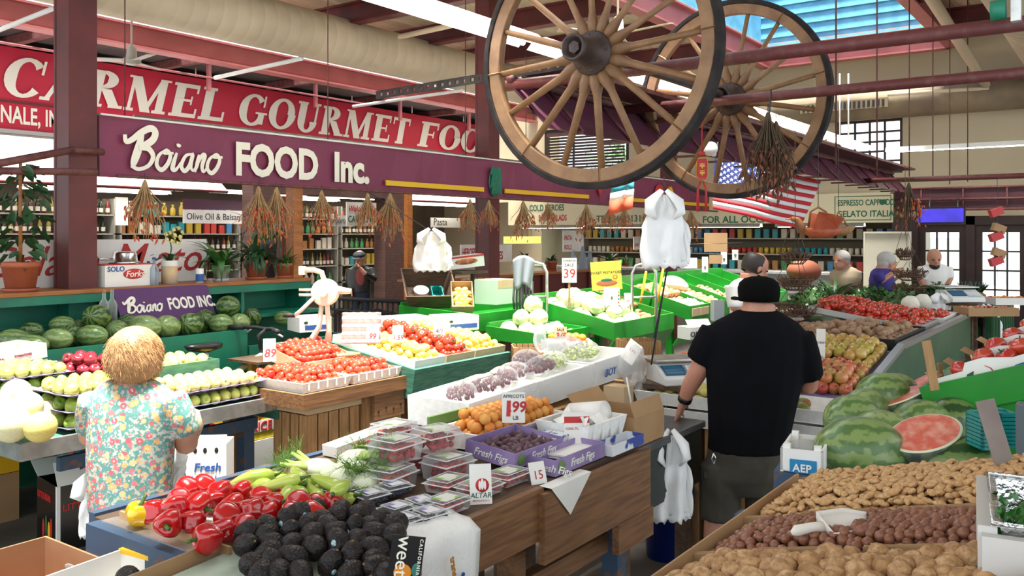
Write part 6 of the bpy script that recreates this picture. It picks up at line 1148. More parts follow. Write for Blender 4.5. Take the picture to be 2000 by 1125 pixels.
M_FIG = mat('fig_skin', (0.085, 0.035, 0.06), 0.5, (0.14, 0.07, 0.07), 20); FIG = rev('fig', [(0.001,-0.02),(0.014,-0.017),(0.021,-0.003),(0.018,0.012),(0.007,0.027),(0.004,0.036),(0.001,0.037)], M_FIG, 12)
M_FGB = mat('fig_carton_violet', (0.30, 0.22, 0.42), 0.5, (0.22, 0.15, 0.33), 5)
def figbox(label, mx, w, l, fruit=True):
 t = tray('fig_carton', label, 'carton', mx, w, l, 0.07, M_FGB, 0.005); txt('Fresh Figs', 0.05, WHITE, t, T(0.12, -0.002, 0.018) @ FACE_Y, 0.0, 0.3); txt('Fresh Figs', 0.045, WHITE, t, T(-0.002, l-0.05, 0.018) @ FACE_X, 0.0, 0.3)
 obj('leaf_print', MB().ell((0.05, -0.002, 0.035), (0.03, 0.002, 0.025)), mat('print_leaf', (0.12, 0.22, 0.05), 0.5), t)
 if fruit: spill('fig', [FIG], mx @ T(0.015, 0.015, 0.02), heap(w-0.03, l-0.03, 0.048, 1, 0.05), 'dark purple fig in the violet carton', 'fig', 'figs', lambda: RZ(rnd.uniform(0, 360)) @ RX(rnd.uniform(20, 70)))
figbox('violet Fresh Figs carton full of dark figs', T(3.03, 2.15, 1.03) @ RX(6), 0.38, 0.27); figbox('violet Fresh Figs carton end on the wooden edge', T(3.12, 2.0, 1.005), 0.42, 0.15, False)
figbox('violet fig carton standing behind the apricots', T(3.5, 2.39, 1.03), 0.36, 0.04, False)
M_APR = mat('apricot', (0.68, 0.30, 0.05), 0.45, (0.62, 0.2, 0.03), 8, rand=[(0.68, 0.27, 0.03), (0.72, 0.36, 0.08), (0.66, 0.22, 0.03)])
def aprf(p): a = math.atan2(p.y, p.x); return p*(1-0.07*math.exp(-(a/0.25)**2)*(1-abs(p.z)/0.03))
APR = ball('apricot', (0.028, 0.028, 0.027), M_APR, 18, 10, aprf)
AF = T(2.98, 2.55, 1.02) @ RX(10)
foamtray('long white foam tray of apricots', 3.22, 2.44, 1.02, 0.68, 0.3, 0.08, None); tag(obj('tray_back_board', MB().box(3.2, 3.9, 2.77, 2.785, 1.01, 1.15), mat('pale_green_board', (0.12, 0.26, 0.06), 0.6)), 'pale green board behind the apricots', 'board')
spill('apricot', [APR], T(3.24, 2.45, 1.045), heap(0.64, 0.28, 0.057, 3, 0.12, 0.72, 0.3, 0.05), 'orange apricot in the heaped foam tray', 'apricot', 'apricots', tilt)
spill('apricot', [APR], T(3.05, 2.55, 1.003), heap(0.16, 0.3, 0.058, 1, 0.15, drop=0.3), 'orange apricot spilling over the end of the foam tray', 'apricot', 'spilled apricots', tilt)
p = G(1003, 830, 1.12); t = card('white card reading APRICOTS 1.99 LB above the fruit', T(p.x, p.y, 1.13) @ CAMF @ RX(-6), 0.11, 0.145, [('APRICOTS', 0.022, 0, 0.118, INK, 0.01, 0), ('.99', 0.07, 0.018, 0.052, REDI, 0.03, 0.1), ('LB', 0.026, 0.01, 0.015, INK, 0.01, 0)]); obj('red_numeral', MB().add([(-0.035,0.03,0.001),(-0.015,0.03,0.001),(-0.012,0.105,0.001),(-0.032,0.105,0.001)], [(0,1,2,3)]), RED, t)
t = tray('fennel_carton', 'white fruit carton with red print lying behind the fennel', 'carton', T(2.8, 2.98, 1.005) @ RZ(-2) @ RY(-5), 0.4, 0.1, 0.05, WHITE, 0.006); txt('Gourmet', 0.05, REDI, t, T(0.1, -0.002, 0.008) @ FACE_Y, 0.02, 0.2)
t = stall_card('white card with a red wheat disc standing before the berries', 940, 985, 3.35, 0.085, 0.15, [('ALTAR', 0.027, 0, 0.024, INKG, 0.01, 0.1), ('PRODUCE LLC', 0.010, 0, 0.01, REDI, 0, 0)], 10, -14, WHITE)
obj('red_disc', MB().lathe([(0.026,0),(0.026,0.001),(0.001,0.001)], 24, 0, True, T(0.006, 0.07, 0.001)), RED, t); obj('wheat_print', MB().ell((0.006, 0.074, 0.003), (0.006, 0.022, 0.001)), WHITE, t); obj('wheat_print', MB().ell((-0.004, 0.07, 0.003), (0.005, 0.018, 0.001)), WHITE, t); obj('wheat_print', MB().ell((0.016, 0.07, 0.003), (0.005, 0.018, 0.001)), WHITE, t)
t = stall_card('small white price card tilted on the wooden edge', 1055, 950, 3.62, 0.075, 0.1, [('15', 0.05, 0, 0.03, REDI, 0, 0)], 30, -20); 
t = stall_card('tall white tag with a red band reading COOL TO 36F', 1128, 890, 4.1, 0.12, 0.2, [('COOL TO 36F/2C', 0.014, 0, 0.12, REDI, 0.02, 0)], 5, -8); obj('red_band', bx(-0.06, 0.06, 0.15, 0.18, 0, 0.001), RED, t)
carton('blue_carton', 'white carton with blue bubbles print behind the tall tag', T(3.38, 2.17, 1.003), 0.15, 0.14, 0.09, mat('blue_dots', (0.72, 0.74, 0.76), 0.5, (0.02, 0.06, 0.25), 30, thr=(0.55, 0.6)))
foamtray('white foam box with folded tissue beside the apricots', 3.55, 2.1, 1.02, 0.34, 0.26, 0.11)
t = thing('tissue_paper', 'crumpled white tissue paper in the foam box', 'paper', T(3.58, 2.15, 1.08)); obj('sheet', MB().add([(0.3*(i/8)-0.05, 0.2*(j/8)-0.05, 0.05+0.1*fbm(V((i*0.4, j*0.4, 3)), 1)) for i in range(9) for j in range(9)], [(i*9+j, (i+1)*9+j, (i+1)*9+j+1, i*9+j+1) for i in range(8) for j in range(8)]), WHITE, t)
t = thing('paper_roll', 'white paper roll in the foam box', 'roll', T(3.8, 2.24, 1.13) @ RX(80)); obj('roll', MB().lathe([(0.02,-0.1),(0.06,-0.1),(0.06,0.1),(0.02,0.1)], 20), WHITE, t)
for i in range(4): tag(obj('paper_stack', MB().box(0, 0.3, 0, 0.2, i*0.012, i*0.012+0.008), WHITE, None, T(3.3, 2.0+0.01*i, 1.006) @ RZ(i*4-4)), 'flattened white paper sheet on the table corner, %s in the pile' % ['lowest', 'second', 'third', 'top'][i], 'paper', 'flat papers') if i > 1 else None
t = tray('plain_tray', 'white and blue flattened carton under the open brown carton', 'carton', T(3.56, 1.97, 1.003), 0.32, 0.1, 0.05, mat('white_blue', (0.7, 0.72, 0.75), 0.5, (0.03, 0.06, 0.3), 6, thr=(0.52, 0.56)), 0.005)
p = G(1090, 935, 0.98); tag(obj('white_leaflet', MB().add([(2.98,1.93,1.0),(3.3,1.93,1.0),(3.12,1.925,0.86),(2.98,1.99,1.002),(3.3,1.99,1.002)], [(0,2,1),(0,1,4,3)]), WHITE), 'white paper corner hanging over the wooden side board', 'paper')
t = thing('paper_towel', 'printed paper towel hanging over the table side', 'towel'); vs = []; nu, nv = 12, 22
for i in range(nu+1):
 x = 1.98+0.5*i/nu
 for j in range(nv+1):
  s = j/nv*0.75
  if s < 0.22: q = (x, 2.06-s*0.5, 1.03-0.028*(s/0.22)+0.006*math.sin(i*1.3+s*20))
  else: q = (x-0.04*(s-0.22), 1.94-0.02-0.012*math.sin(i*1.1+s*6), 1.0-(s-0.22)*1.25)
  vs.append(q)
o = obj('sheet', MB().add(vs, [(i*(nv+1)+j, (i+1)*(nv+1)+j, (i+1)*(nv+1)+j+1, i*(nv+1)+j+1) for i in range(nu) for j in range(nv)], 0, True), mat('quilted_paper', (0.78, 0.77, 0.75), 0.9, bump=0.5, scale=55, detail=1), t); o.modifiers.new('s', 'SOLIDIFY').thickness = 0.004
for s, px_, z_, c, a in (('Football', 2.12, 0.72, INKG, -75), ('680,000', 2.3, 0.62, INKB, -80), ('9,000', 2.02, 0.95, INKB, -80), ('transporting', 2.3, 0.93, mat('ink_orange', (0.45, 0.2, 0.02), 0.7), -78), ('marathon is 26.2', 2.1, 0.9, mat('ink_orange', (0.45, 0.2, 0.02), 0.7), -78), ('equipment', 2.36, 0.86, INKB, -78)):
 txt(s, 0.035, c, t, T(px_, 1.898, z_) @ FACE_Y @ RZ(a), 0.01)
t = thing('citrus_panel', 'black carton panel with the word sweet and an orange print', 'carton', M.Translation(P(783, 1140, 2.38)) @ RZ(8) @ CAMF @ RZ(-8)); obj('board', MB().box(-0.04, 0.05, 0, 0.13, -0.004, 0), BLACKG, t); txt('weet', 0.055, LETTER, t, T(-0.022, 0.13, 0.001) @ RZ(-90), 0); txt('CALIFORNIA', 0.013, LETTER, t, T(0.036, 0.125, 0.001) @ RZ(-90), 0.01, sp=1.4)
obj('orange_print', MB().ell((0.0, 0.03, 0.001), (0.025, 0.025, 0.001)), mat('print_orange2', (0.65, 0.22, 0.01), 0.4), t); obj('leaf_print', MB().ell((0.035, 0.04, 0.0015), (0.012, 0.02, 0.001)), mat('print_teal', (0.02, 0.15, 0.12), 0.4), t)
t = thing('red_carton', 'open brown carton with a red printed outside in the near corner', 'carton', T(*G(75, 1142, 0.72)) @ RZ(-12)); CI = mat('carton_inside', (0.34, 0.17, 0.08), 0.85, (0.28, 0.13, 0.06), 3)
t.matrix_basis = T(1.30, 2.83, 0.66) @ RZ(0); W, L, H = 0.36, 0.5, 0.24
obj('base', bx(0, W, 0, L, 0, 0.008), CI, t); obj('far_wall', bx(W-0.008, W, 0, L, 0.008, H), CI, t); obj('near_wall', bx(0, 0.008, 0, L, 0.008, H-0.02), mat('carton_red', (0.42, 0.03, 0.035), 0.6), t); obj('side_wall', MB().box(0.008, W-0.008, L-0.008, L, 0.008, H), CI, t); obj('side_wall', bx(0.008, W-0.008, 0, 0.008, 0.008, H), CI, t)
obj('hand_hole', MB().ell((W-0.009, 0.3, 0.16), (0.002, 0.05, 0.02)), mat('hole_grey', (0.3, 0.28, 0.25), 0.8), t)
t = tray('yellow_rim_carton', 'white carton with a yellow rim beside the avocados', 'carton', T(1.36, 2.36, 0.86) @ RZ(6), 0.34, 0.42, 0.1, WHITE, 0.008); obj('yellow_rim', MB().box(0.33, 0.346, 0, 0.42, 0.09, 0.105).box(0, 0.34, -0.004, 0.006, 0.09, 0.105), YELLOW, t)
for q in ((0.2, 0.1, 0.05), (0.1, 0.2, 0.05), (0.24, 0.25, 0.05)): put('avocado', AVO[0], T(1.36, 2.36, 0.88) @ RZ(6) @ T(*q) @ RX(90), 'dark avocado lying alone in the yellow rimmed carton', 'avocado', 'avocados in the yellow rimmed carton', (('stem_nub', ANUB, I4),))
t = thing('carton_stand', 'low dark wooden bench under the near cartons', 'bench'); obj('plank', bx(1.24, 1.72, 2.3, 3.36, 0.6, 0.65), WOODD, t); obj('riser', bx(1.38, 1.66, 2.4, 2.74, 0.65, 0.855), WOODD, t)
for x, y in ((1.28, 2.35), (1.6, 2.35), (1.28, 3.25), (1.6, 3.25)): obj('leg', bx(x, x+0.06, y, y+0.06, 0, 0.6), WOODD, t)
carton('low_carton', 'pale printed carton on the floor under the front table', T(*[G(1085, 1045, 0)[i] if i < 2 else 0 for i in range(3)]) @ RZ(10), 0.34, 0.3, 0.24, CARDP); 
# == grape display, counter, scale
t = thing('grape_bench', 'rough brown bench under the foam grape boxes', 'bench'); obj('plank', bx(3.95, 5.4, 2.72, 3.2, 0.98, 1.02), WOODL, t); obj('front_board', bx(4.0, 5.4, 2.7, 2.72, 0.84, 1.0), WOODL, t)
for x in (4.0, 5.3):
 for y in (2.74, 3.1): obj('leg', bx(x, x+0.07, y, y+0.07, 0, 0.98), WOODD, t)
for i, (x, z) in enumerate(((3.5, 1.02), (4.12, 1.045), (4.74, 1.075))):
 mx = T(x, 2.76, z) @ RY(-2.5); t = tray('foam_box', 'large white foam grape box, %s in the row' % ['nearest', 'middle', 'farthest with handwriting'][i], 'box', mx, 0.6, 0.42, 0.15, FOAM, 0.03)
 o = MB(); vs = []
 for a in range(9):
  for b in range(6): vs.append((a/8*0.6, -0.012-0.012*abs(fbm(V((a, b, i)), 0.9)), 0.01+b/5*0.15+0.01*fbm(V((a*0.7, b, i+5)), 1)))
 obj('film_wrap', MB().add(vs, [(a*6+b, (a+1)*6+b, (a+1)*6+b+1, a*6+b+1) for a in range(8) for b in range(5)], 0, True), FILM, t)
 if i == 2: txt('BOY', 0.07, INKB, t, T(0.1, -0.03, 0.05) @ FACE_Y, 0, 0.3)
M_GRP = mat('grape_red', (0.10, 0.012, 0.03), 0.3, (0.18, 0.03, 0.05), 20); M_GRG = mat('grape_green', (0.42, 0.48, 0.18), 0.35)
def grapes(label, mx, m, seed, n=70, sx=0.13, sy=0.08, sz=0.05, bag=True):
 r = random.Random(seed); t = thing('grape_bunch', label, 'grapes', mx, 'bagged grape bunches'); mb = MB()
 for i in range(n):
  while True:
   p = V((r.uniform(-1, 1), r.uniform(-1, 1), r.uniform(-0.2, 1)))
   if p.length < 1: break
  mb.ell((p.x*sx, p.y*sy, p.z*sz), (0.0115, 0.0115, 0.013), 7, 5)
 obj('grapes', mb, m, t)['kind'] = 'stuff'; obj('stem', MB().tube([(-sx*0.8,0,sz*0.6),(0,0,sz*0.9),(sx*0.9,0,sz)], 0.004, 5), M_STEM, t)
 if bag: obj('plastic_bag', MB().ell((0,0,0.01), (sx*1.1, sy*1.15, sz*1.2), 18, 10), CLEAR, t)
GL_ = [(3.66, 2.95, 1.17, M_GRP, 'small and dark at the near end'), (3.86, 2.98, 1.18, M_GRP, 'dark with a purple tag'), (4.06, 2.96, 1.2, M_GRP, 'dark and full in the middle'), (4.24, 3.02, 1.2, M_GRP, 'dark, behind the middle one'), (4.45, 2.96, 1.22, M_GRP, 'red, near the wrapped box'), (4.66, 3.0, 1.22, M_GRG, 'pale green under clear film'), (4.9, 3.0, 1.24, M_GRG, 'pale green and high on the pile'), (5.1, 3.02, 1.24, M_GRG, 'pale green at the far end'), (4.5, 3.1, 1.24, M_GRP, 'red, at the back of the row')]
for i, (x, y, z, m, lb) in enumerate(GL_): grapes('bagged grape bunch ' + lb, T(x, y, z) @ RZ(rnd.uniform(-40, 40)) @ RY(-6), m, i)
def crumple(label, mx, r, m, seed, amp=0.3, name='plastic_bag', cat='bag', nu=26, nv=16, sc=9):
 return put(name, ball(name, r, m, nu, nv, lambda p: p*(1+amp*fbm(p, sc, seed)+amp*0.5*fbm(p, sc*2.3, seed+9))), mx, label, cat)
crumple('crumpled clear plastic bag hanging over the farthest foam box', T(5.2, 2.72, 1.16), (0.14, 0.06, 0.13), FILM, 1, 0.4); crumple('clear plastic bag tail dangling from the foam boxes', T(5.22, 2.68, 0.98), (0.07, 0.03, 0.12), FILM, 2, 0.4); crumple('heap of loose clear plastic bags behind the grapes', T(4.95, 3.12, 1.3), (0.16, 0.1, 0.06), FILM, 3, 0.4); crumple('peaked clear bag standing by the oranges', T(4.75, 3.16, 1.36), (0.05, 0.04, 0.1), FILM, 6, 0.3)
card('white slip card leaning over the wrapped grapes', M.Translation(P(1222, 705, 5.75)) @ CAMF @ RZ(-38) @ RX(-30), 0.1, 0.16, [('2.99', 0.03, 0, 0.08, REDI, 0, 0)])
DKT = mat('worn_dark_counter', (0.10, 0.10, 0.10), 0.35, (0.05, 0.05, 0.05), 6)
t = thing('sales_counter', 'dark topped sales counter under the leaning hand', 'counter'); obj('top', bx(3.92, 4.8, 2.04, 2.68, 0.91, 0.95), DKT, t, None, 0.006); obj('front_panel', bx(3.95, 4.78, 2.06, 2.1, 0.6, 0.91), mat('counter_green_dark', (0.02, 0.03, 0.025), 0.5), t)
for x in (3.95, 4.7):
 for y in (2.12, 2.55): obj('leg', bx(x, x+0.07, y, y+0.07, 0, 0.91), WOODD, t)
t = carton('counter_carton', 'brown open carton on the counter under the cup', T(3.95, 2.06, 0.952), 0.34, 0.34, 0.15, CARD, ((2, 0.1, 40), (0, 0.08, -20)), None, False); carton('side_carton', 'small plain carton beside the leaning hand', T(4.66, 2.5, 0.952), 0.12, 0.14, 0.16, CARDP)
t = thing('drink_cup', 'clear plastic cup with a white straw on the counter', 'cup', T(4.4, 2.3, 0.952)); obj('cup', MB().lathe([(0.03,0),(0.042,0.11),(0.045,0.115)], 18), glassy('cup_plastic', (0.9, 0.88, 0.82), 0.25), t); obj('lid', MB().lathe([(0.047,0.112),(0.047,0.122),(0.001,0.125)], 18), CLEAR, t); obj('straw', MB().tube([(0.0,0,0.05),(-0.045,0.02,0.28)], 0.005, 8), WHITE, t)
t = thing('notepad_case', 'black case with a clear topped notepad on the counter', 'case', T(4.42, 2.5, 0.952)); obj('case', bx(0, 0.22, 0, 0.18, 0, 0.06), BLACKG, t, None, 0.01); obj('notepad', MB().box(-0.04, 0.2, -0.16, -0.01, 0, 0.025), mat('pad_violet', (0.35, 0.33, 0.42), 0.4), t)
t = thing('phone_handset', 'grey handset standing behind the apricots', 'phone', T(3.83, 2.68, 1.05) @ RX(-20)); obj('body', MB().box(-0.02, 0.02, -0.01, 0.01, 0, 0.11), STEEL, t, None, 0.005); obj('screen', bx(-0.013, 0.013, -0.012, -0.01, 0.06, 0.1), mat('screen_grey', (0.3, 0.32, 0.33), 0.3), t)
SCW = mat('scale_white', (0.72, 0.72, 0.70), 0.4); LCD = mat('lcd', (0.02, 0.10, 0.16), 0.3, emit=0.2)
def scale(label, mx):
 t = thing('price_scale', label, 'scale', mx); obj('body', MB().prism([(-0.17, 0), (0.12, 0), (0.12, 0.1), (-0.02, 0.11), (-0.17, 0.04)], -0.16, 0.16, 0, M(((0,0,1,0),(1,0,0,0),(0,1,0,0),(0,0,0,1)))), SCW, t, None, 0.006)
 obj('pan', MB().box(-0.17, 0.17, -0.06, 0.17, 0.125, 0.14), ALU, t, None, 0.005); f = T(0, -0.1, 0.075) @ RX(25)
 k = obj('keypad', MB().box(0.01, 0.14, -0.05, 0.06, 0, 0.004), mat('keypad_blue', (0.25, 0.38, 0.5), 0.5), t, f)
 for i in range(4):
  for j in range(5): obj('key', bx(0.015+j*0.025, 0.033+j*0.025, -0.045+i*0.026, -0.026+i*0.026, 0.004, 0.007), WHITE, k)
 d = obj('display', MB().box(-0.14, 0.0, -0.04, 0.06, 0, 0.004), mat('panel_blue', (0.02, 0.08, 0.2), 0.4), t, f)
 for i in range(3): obj('readout', bx(-0.13, -0.02, -0.03+i*0.03, -0.008+i*0.03, 0.004, 0.005), LCD, d)
scale('white digital price scale with keypad behind the grape boxes', T(5.42, 2.5, 1.05) @ RZ(-40) @ SC(1.1, 1.1, 1.1))
t = thing('scale_stand', 'narrow wooden stand under the price scale', 'stand'); obj('top', bx(5.2, 5.62, 2.3, 2.7, 1.02, 1.05), WOODD, t); obj('post', bx(5.36, 5.46, 2.45, 2.55, 0.0, 1.02), WOODD, t)
t = thing('blue_bucket', 'tall blue plastic bucket on the floor by the counter', 'bucket', T(*[G(1305, 1085, 0)[i] if i < 2 else 0 for i in range(3)])); BLU = mat('bucket_blue', (0.006, 0.02, 0.16), 0.35)
obj('pail', MB().lathe([(0.001,0),(0.135,0),(0.155,0.4),(0.165,0.4),(0.165,0.43),(0.15,0.43),(0.13,0.02),(0.001,0.02)], 28), BLU, t); obj('rib', MB().lathe([(0.155,0.34),(0.164,0.345),(0.164,0.355),(0.155,0.36)], 28, 0, True, None, False), BLU, t); obj('wire_handle', MB().tube([(0.16*math.cos(a), 0.16*math.sin(a), 0.33-0.12*math.sin((a-0.2)/2.4*math.pi)) for a in [0.2-1.9+i*0.24 for i in range(11)]], 0.004, 5), STEEL, t)
crumple('crumpled white waste paper inside the blue bucket', T(*[G(1305, 1085, 0)[i] if i < 2 else 0.36 for i in range(3)]), (0.09, 0.09, 0.06), WHITE, 7, 0.4, 'waste_paper', 'paper')
def carrier(label, mx, w, h, m, n=8, group=None, layers=3):
 """bunch of thin plastic carrier bags hung by their handles (local x across, z up, hangs from the origin)"""
 t = thing('carrier_bags', label, 'bags', mx, group); r = random.Random(hash(label) % 999)
 for L in range(layers):
  vs = []; nu, nv = 16, 20
  for i in range(nu+1):
   for j in range(nv+1):
    u = i/nu*2-1; v = j/nv
    wd = w/2*(0.16+0.84*min(1, (v*2.2)**0.8))*(1+0.04*math.sin(v*9+L)); x = u*wd+0.012*math.sin(v*7+L*2)+L*w*0.06*v
    z = -h*v*(1-0.04*L) - 0.012*math.sin(i*1.9+L)*(1 if j == nv else 0); y = 0.02*L+0.025*math.sin(u*7+L+v*3)*v+0.02*fbm(V((u*2, v*4, L)), 1.5)+0.05*v*(1-u*u)*(-0.6)
    vs.append((x, y, z))
  o = obj('bag', MB().add(vs, [(i*(nv+1)+j, (i+1)*(nv+1)+j, (i+1)*(nv+1)+j+1, i*(nv+1)+j+1) for i in range(nu) for j in range(nv)], 0, True), m, t); o.modifiers.new('s', 'SOLIDIFY').thickness = 0.003
 for s in (-1, 1): obj('handle_loop', MB().tube([(s*w*0.05,0,0.03),(s*w*0.32,-0.03,-h*0.1),(s*w*0.36,-0.06,-h*0.24),(s*w*0.2,-0.04,-h*0.34)], [0.02, 0.045, 0.04, 0.01], 8, 0, True, True, None, 0.3), m, t)
 return t
carrier('bunch of white carrier bags hanging on the counter side', T(*P(1310, 850, 4.72)) @ RZ(-50), 0.2, 0.46, BAGW); carrier('big bunch of white carrier bags hanging below the wagon wheels', T(*P(1297, 380, 6.0)) @ RZ(-54.5), 0.3, 0.5, BAGW); 
carrier('bunch of white paper bags hanging above the tilted wooden box', T(*P(842, 452, 9.2)) @ RZ(-45), 0.36, 0.42, mat('paper_bag_white', (0.8, 0.74, 0.7), 0.8), 8, None, 4); carrier('white carrier bags hanging on the green draped stand', T(*P(1925, 600, 9.6)) @ RZ(-60), 0.3, 0.36, BAGW); carrier('white carrier bag standing beside the far scale', T(*P(1835, 578, 9.4)) @ RZ(-60), 0.2, 0.22, BAGW)
rod('cord', 'black twisted cord hanging down beside the carrier bags', P(1303, 523, 5.98), P(1272, 712, 5.6), 0.006, BLACK, 'cord', None, 6); rod('cord', 'second black cord swinging down to the price scale', P(1304, 523, 5.98), P(1278, 660, 5.7), 0.006, BLACK, 'cord', None, 6); rod('bag_string', 'string holding the carrier bags from the wheel', P(1297, 375, 6.0), P(1297, 345, 6.0), 0.004, STEEL, 'string', None, 5); rod('bag_string', 'string holding the white paper bags from the rail', P(842, 452, 9.2), V((P(842, 452, 9.2).x, 6.95, 2.5)), 0.004, STEEL, 'string', None, 5)
# == right fruit table
t = thing('long_fruit_table', 'long fruit stand with metal rail and dark green side running to the doors', 'table'); RAIL = mat('dull_metal', (0.25, 0.25, 0.24), 0.35, metal=0.7); DG = mat('dark_green_side', (0.012, 0.06, 0.025), 0.35, (0.02, 0.09, 0.04), 3)
RAMP = T(5.62, 1.4, 1.0) @ RY(-9.5)
obj('ramp_deck', bx(0, 1.15, 0, 1.4, -0.03, 0), DG, t, RAMP); obj('deck', MB().box(6.75, 8.3, 1.4, 2.6, 1.16, 1.19).box(8.3, 9.85, 1.4, 2.95, 1.16, 1.19), DG, t); obj('side_board', MB().prism([(5.55, 0.8), (9.9, 0.86), (9.9, 1.22), (6.75, 1.22), (5.55, 1.02)], 0, 0.03, 0, T(0, 1.4, 0) @ RX(90)), DG, t); obj('rail', MB().box(5.55, 6.76, 1.35, 1.4, 0, 0.03, 0, T(5.55, 0, 1.02) @ RY(-9.5) @ T(-5.55, 0, 0)).box(6.74, 9.9, 1.35, 1.4, 1.21, 1.25), RAIL, t)
for x in (5.7, 7.6, 9.6):
 for y in (1.5, 2.48): obj('leg', bx(x, x+0.08, y, y+0.08, 0, 0.8 if x < 6 else 1.16), WOODD, t)
foamtray('white foam tray of mangoes at the stand corner', 0, 0, 0, 0.42, 0.45, 0.08, T(5.16, 1.40, 0.93)); foamtray('white foam tray of pears behind the leaning arm', 0, 0, 0, 0.42, 0.72, 0.08, T(5.16, 1.95, 0.93)); foamtray('empty lower foam box under the mango tray', 0, 0, 0, 0.42, 1.27, 0.1, T(5.14, 1.40, 0.82))
for y in (1.45, 1.85, 2.25): crate('stand_crate', 'slatted crate under the foam boxes, %s from the melons' % {1.45: 'nearest', 1.85: 'middle', 2.25: 'farthest'}[y], T(5.18, y, 0), 0.34, 0.36, 0.815, WOODL, 5, 5, 'crate', None, True)
M_PEA = mat('pear', (0.6, 0.52, 0.14), 0.45, (0.66, 0.6, 0.25), 8); PEA = rev('pear', [(0.001,-0.038),(0.02,-0.035),(0.034,-0.015),(0.032,0.005),(0.02,0.028),(0.012,0.048),(0.001,0.054)], M_PEA, 14)
spill('pear', [PEA], T(5.18, 1.97, 0.94), heap(0.38, 0.66, 0.07, 2, 0.1), 'pale yellow pear in the foam tray', 'pear', 'pears', ROT, 0.08, (('stem', STEMP, T(0, 0, 0.016)),))
M_MAN = mat('mango', (0.16, 0.18, 0.03), 0.35, (0.35, 0.07, 0.04), 5, thr=(0.5, 0.7)); MAN = ball('mango', (0.045, 0.04, 0.055), M_MAN, 16, 10, lambda p: V((p.x+0.3*p.z*abs(p.z)/0.06, p.y, p.z)))
spill('mango', [MAN], T(5.19, 1.42, 0.945), [(0.08, 0.4, 0.045), (0.09, 0.31, 0.045), (0.08, 0.215, 0.045), (0.2, 0.36, 0.045), (0.22, 0.25, 0.045), (0.32, 0.38, 0.045)], 'green and red mango in the corner foam tray', 'mango', 'mangoes', ROT)
M_PCH = mat('peach', (0.6, 0.25, 0.1), 0.6, (0.5, 0.08, 0.05), 6, thr=(0.45, 0.6)); PCH = ball('peach', 0.035, M_PCH, 14, 9, aprf)
tray('peach_tray', 'foam tray of peaches behind the leaning arm', 'tray', T(5.62, 2.1, 1.06), 0.4, 0.62, 0.06, FOAM, 0.015); spill('peach', [PCH], T(5.64, 2.12, 1.07), heap(0.36, 0.58, 0.07, 2, 0.1), 'blushed peach behind the leaning arm', 'peach', 'peaches')
stall_card('white card over the peaches beside the arm', 1330, 735, 5.9, 0.1, 0.09, PR('2.99', .06, .07), 0, -20); stall_card('tall narrow card at the head of the golden apples', 1602, 700, 5.95, 0.06, 0.2, [('HONEY', 0.02, 0, 0.1, INK, 0, 0)], -30, -8)
spill('blush_apple', [A_M], RAMP @ T(0.02, 0.05, 0.0), heap(0.5, 0.92, 0.083, 2, 0.1, 0.72), 'red blushed apple at the front of the sloping stand', 'apple', 'blushed apples', lambda: tilt(50), 0.06, (('stem', STEMP, I4),)); spill('golden_apple', [A_O], RAMP @ T(0.54, 0.05, 0.0), heap(0.58, 0.92, 0.083, 2, 0.1, 0.72), 'golden green apple higher on the sloping stand', 'apple', 'golden apples', lambda: tilt(50), 0.06, (('stem', STEMP, I4),))
tag(obj('fibre_liner', MB().box(0.0, 1.12, 0.02, 1.0, 0, 0.006), M_PTRAY, None, RAMP), 'purple fibre sheet under the sloping apples', 'liner')
tray('potato_carton', 'black lined bin of brown potatoes between apples and tomatoes', 'bin', T(6.8, 1.43, 1.195), 1.12, 1.0, 0.07, BLACK, 0.012); spill('potato', POT, T(6.82, 1.45, 1.2), heap(1.08, 0.96, 0.068, 1, 0.15, 0.7), 'small brown potato in the black lined bin', 'potato', 'potatoes in the black bin', rrot, 0.15); spill('potato', POT, T(6.85, 1.5, 1.245), heap(1.0, 0.7, 0.09, 1, 0.3, 0.7, drop=0.35), 'small brown potato on top of the black lined bin', 'potato', 'potatoes on top of the bin', rrot, 0.15)
for i in range(4):
 mx = T(8.0+0.22*i, 1.5, 1.2) @ RZ(-3) @ RX(8); tray('vine_tomato_carton', 'sloping white and blue carton of vine tomatoes, %s of four' % ['nearest', 'second', 'third', 'farthest'][i], 'carton', mx, 0.2, 0.95, 0.05, mat('grey_card_white', (0.5, 0.48, 0.46), 0.7), 0.006)
 spill('tomato', [TOM], mx @ T(0.012, 0.02, 0.02), heap(0.18, 0.92, 0.07, 2, 0.15, 0.6, 0.2, drop=0.2), 'vine tomato in the sloping cartons', 'tomato', 'vine tomatoes', lambda: tilt(70), 0.1, (('calyx', CAL, I4),))
mx = T(8.98, 1.46, 1.2); tray('tomato_tray', 'pale flat tray of red tomatoes at the rail end', 'tray', mx, 0.8, 0.7, 0.05, FOAM, 0.015); spill('tomato', [TOM], mx @ T(0.03, 0.03, 0.01), heap(0.74, 0.62, 0.085, 1, 0.15, drop=0.2), 'red tomato in the pale flat tray', 'tomato', 'tomatoes in the flat tray', lambda: tilt(70), 0.1, (('calyx', CAL, I4),))
M_CAR = mat('carrot_orange', (0.6, 0.16, 0.04), 0.4); CRT = MB().tube([(0,0,0),(0.06,0,0),(0.13,0,0)], [0.012, 0.01, 0.003], 7).mesh('carrot', M_CAR)
for i in range(9):
 q = T(7.5+0.1*i, 2.44+0.04*(i % 2), 1.2+0.012*i) @ RZ(25) @ RY(-6); t = thing('carrot_pack', 'film wrapped carrot pack on the slanting pile, number %d from the near end' % (i+1), 'pack', q, 'carrot packs')
 for k in range(5): link('carrot', CRT, t, T(0, k*0.024, 0.014))
 obj('film', MB().box(-0.01, 0.14, -0.015, 0.115, 0, 0.034), FILM, t, None, 0.008)
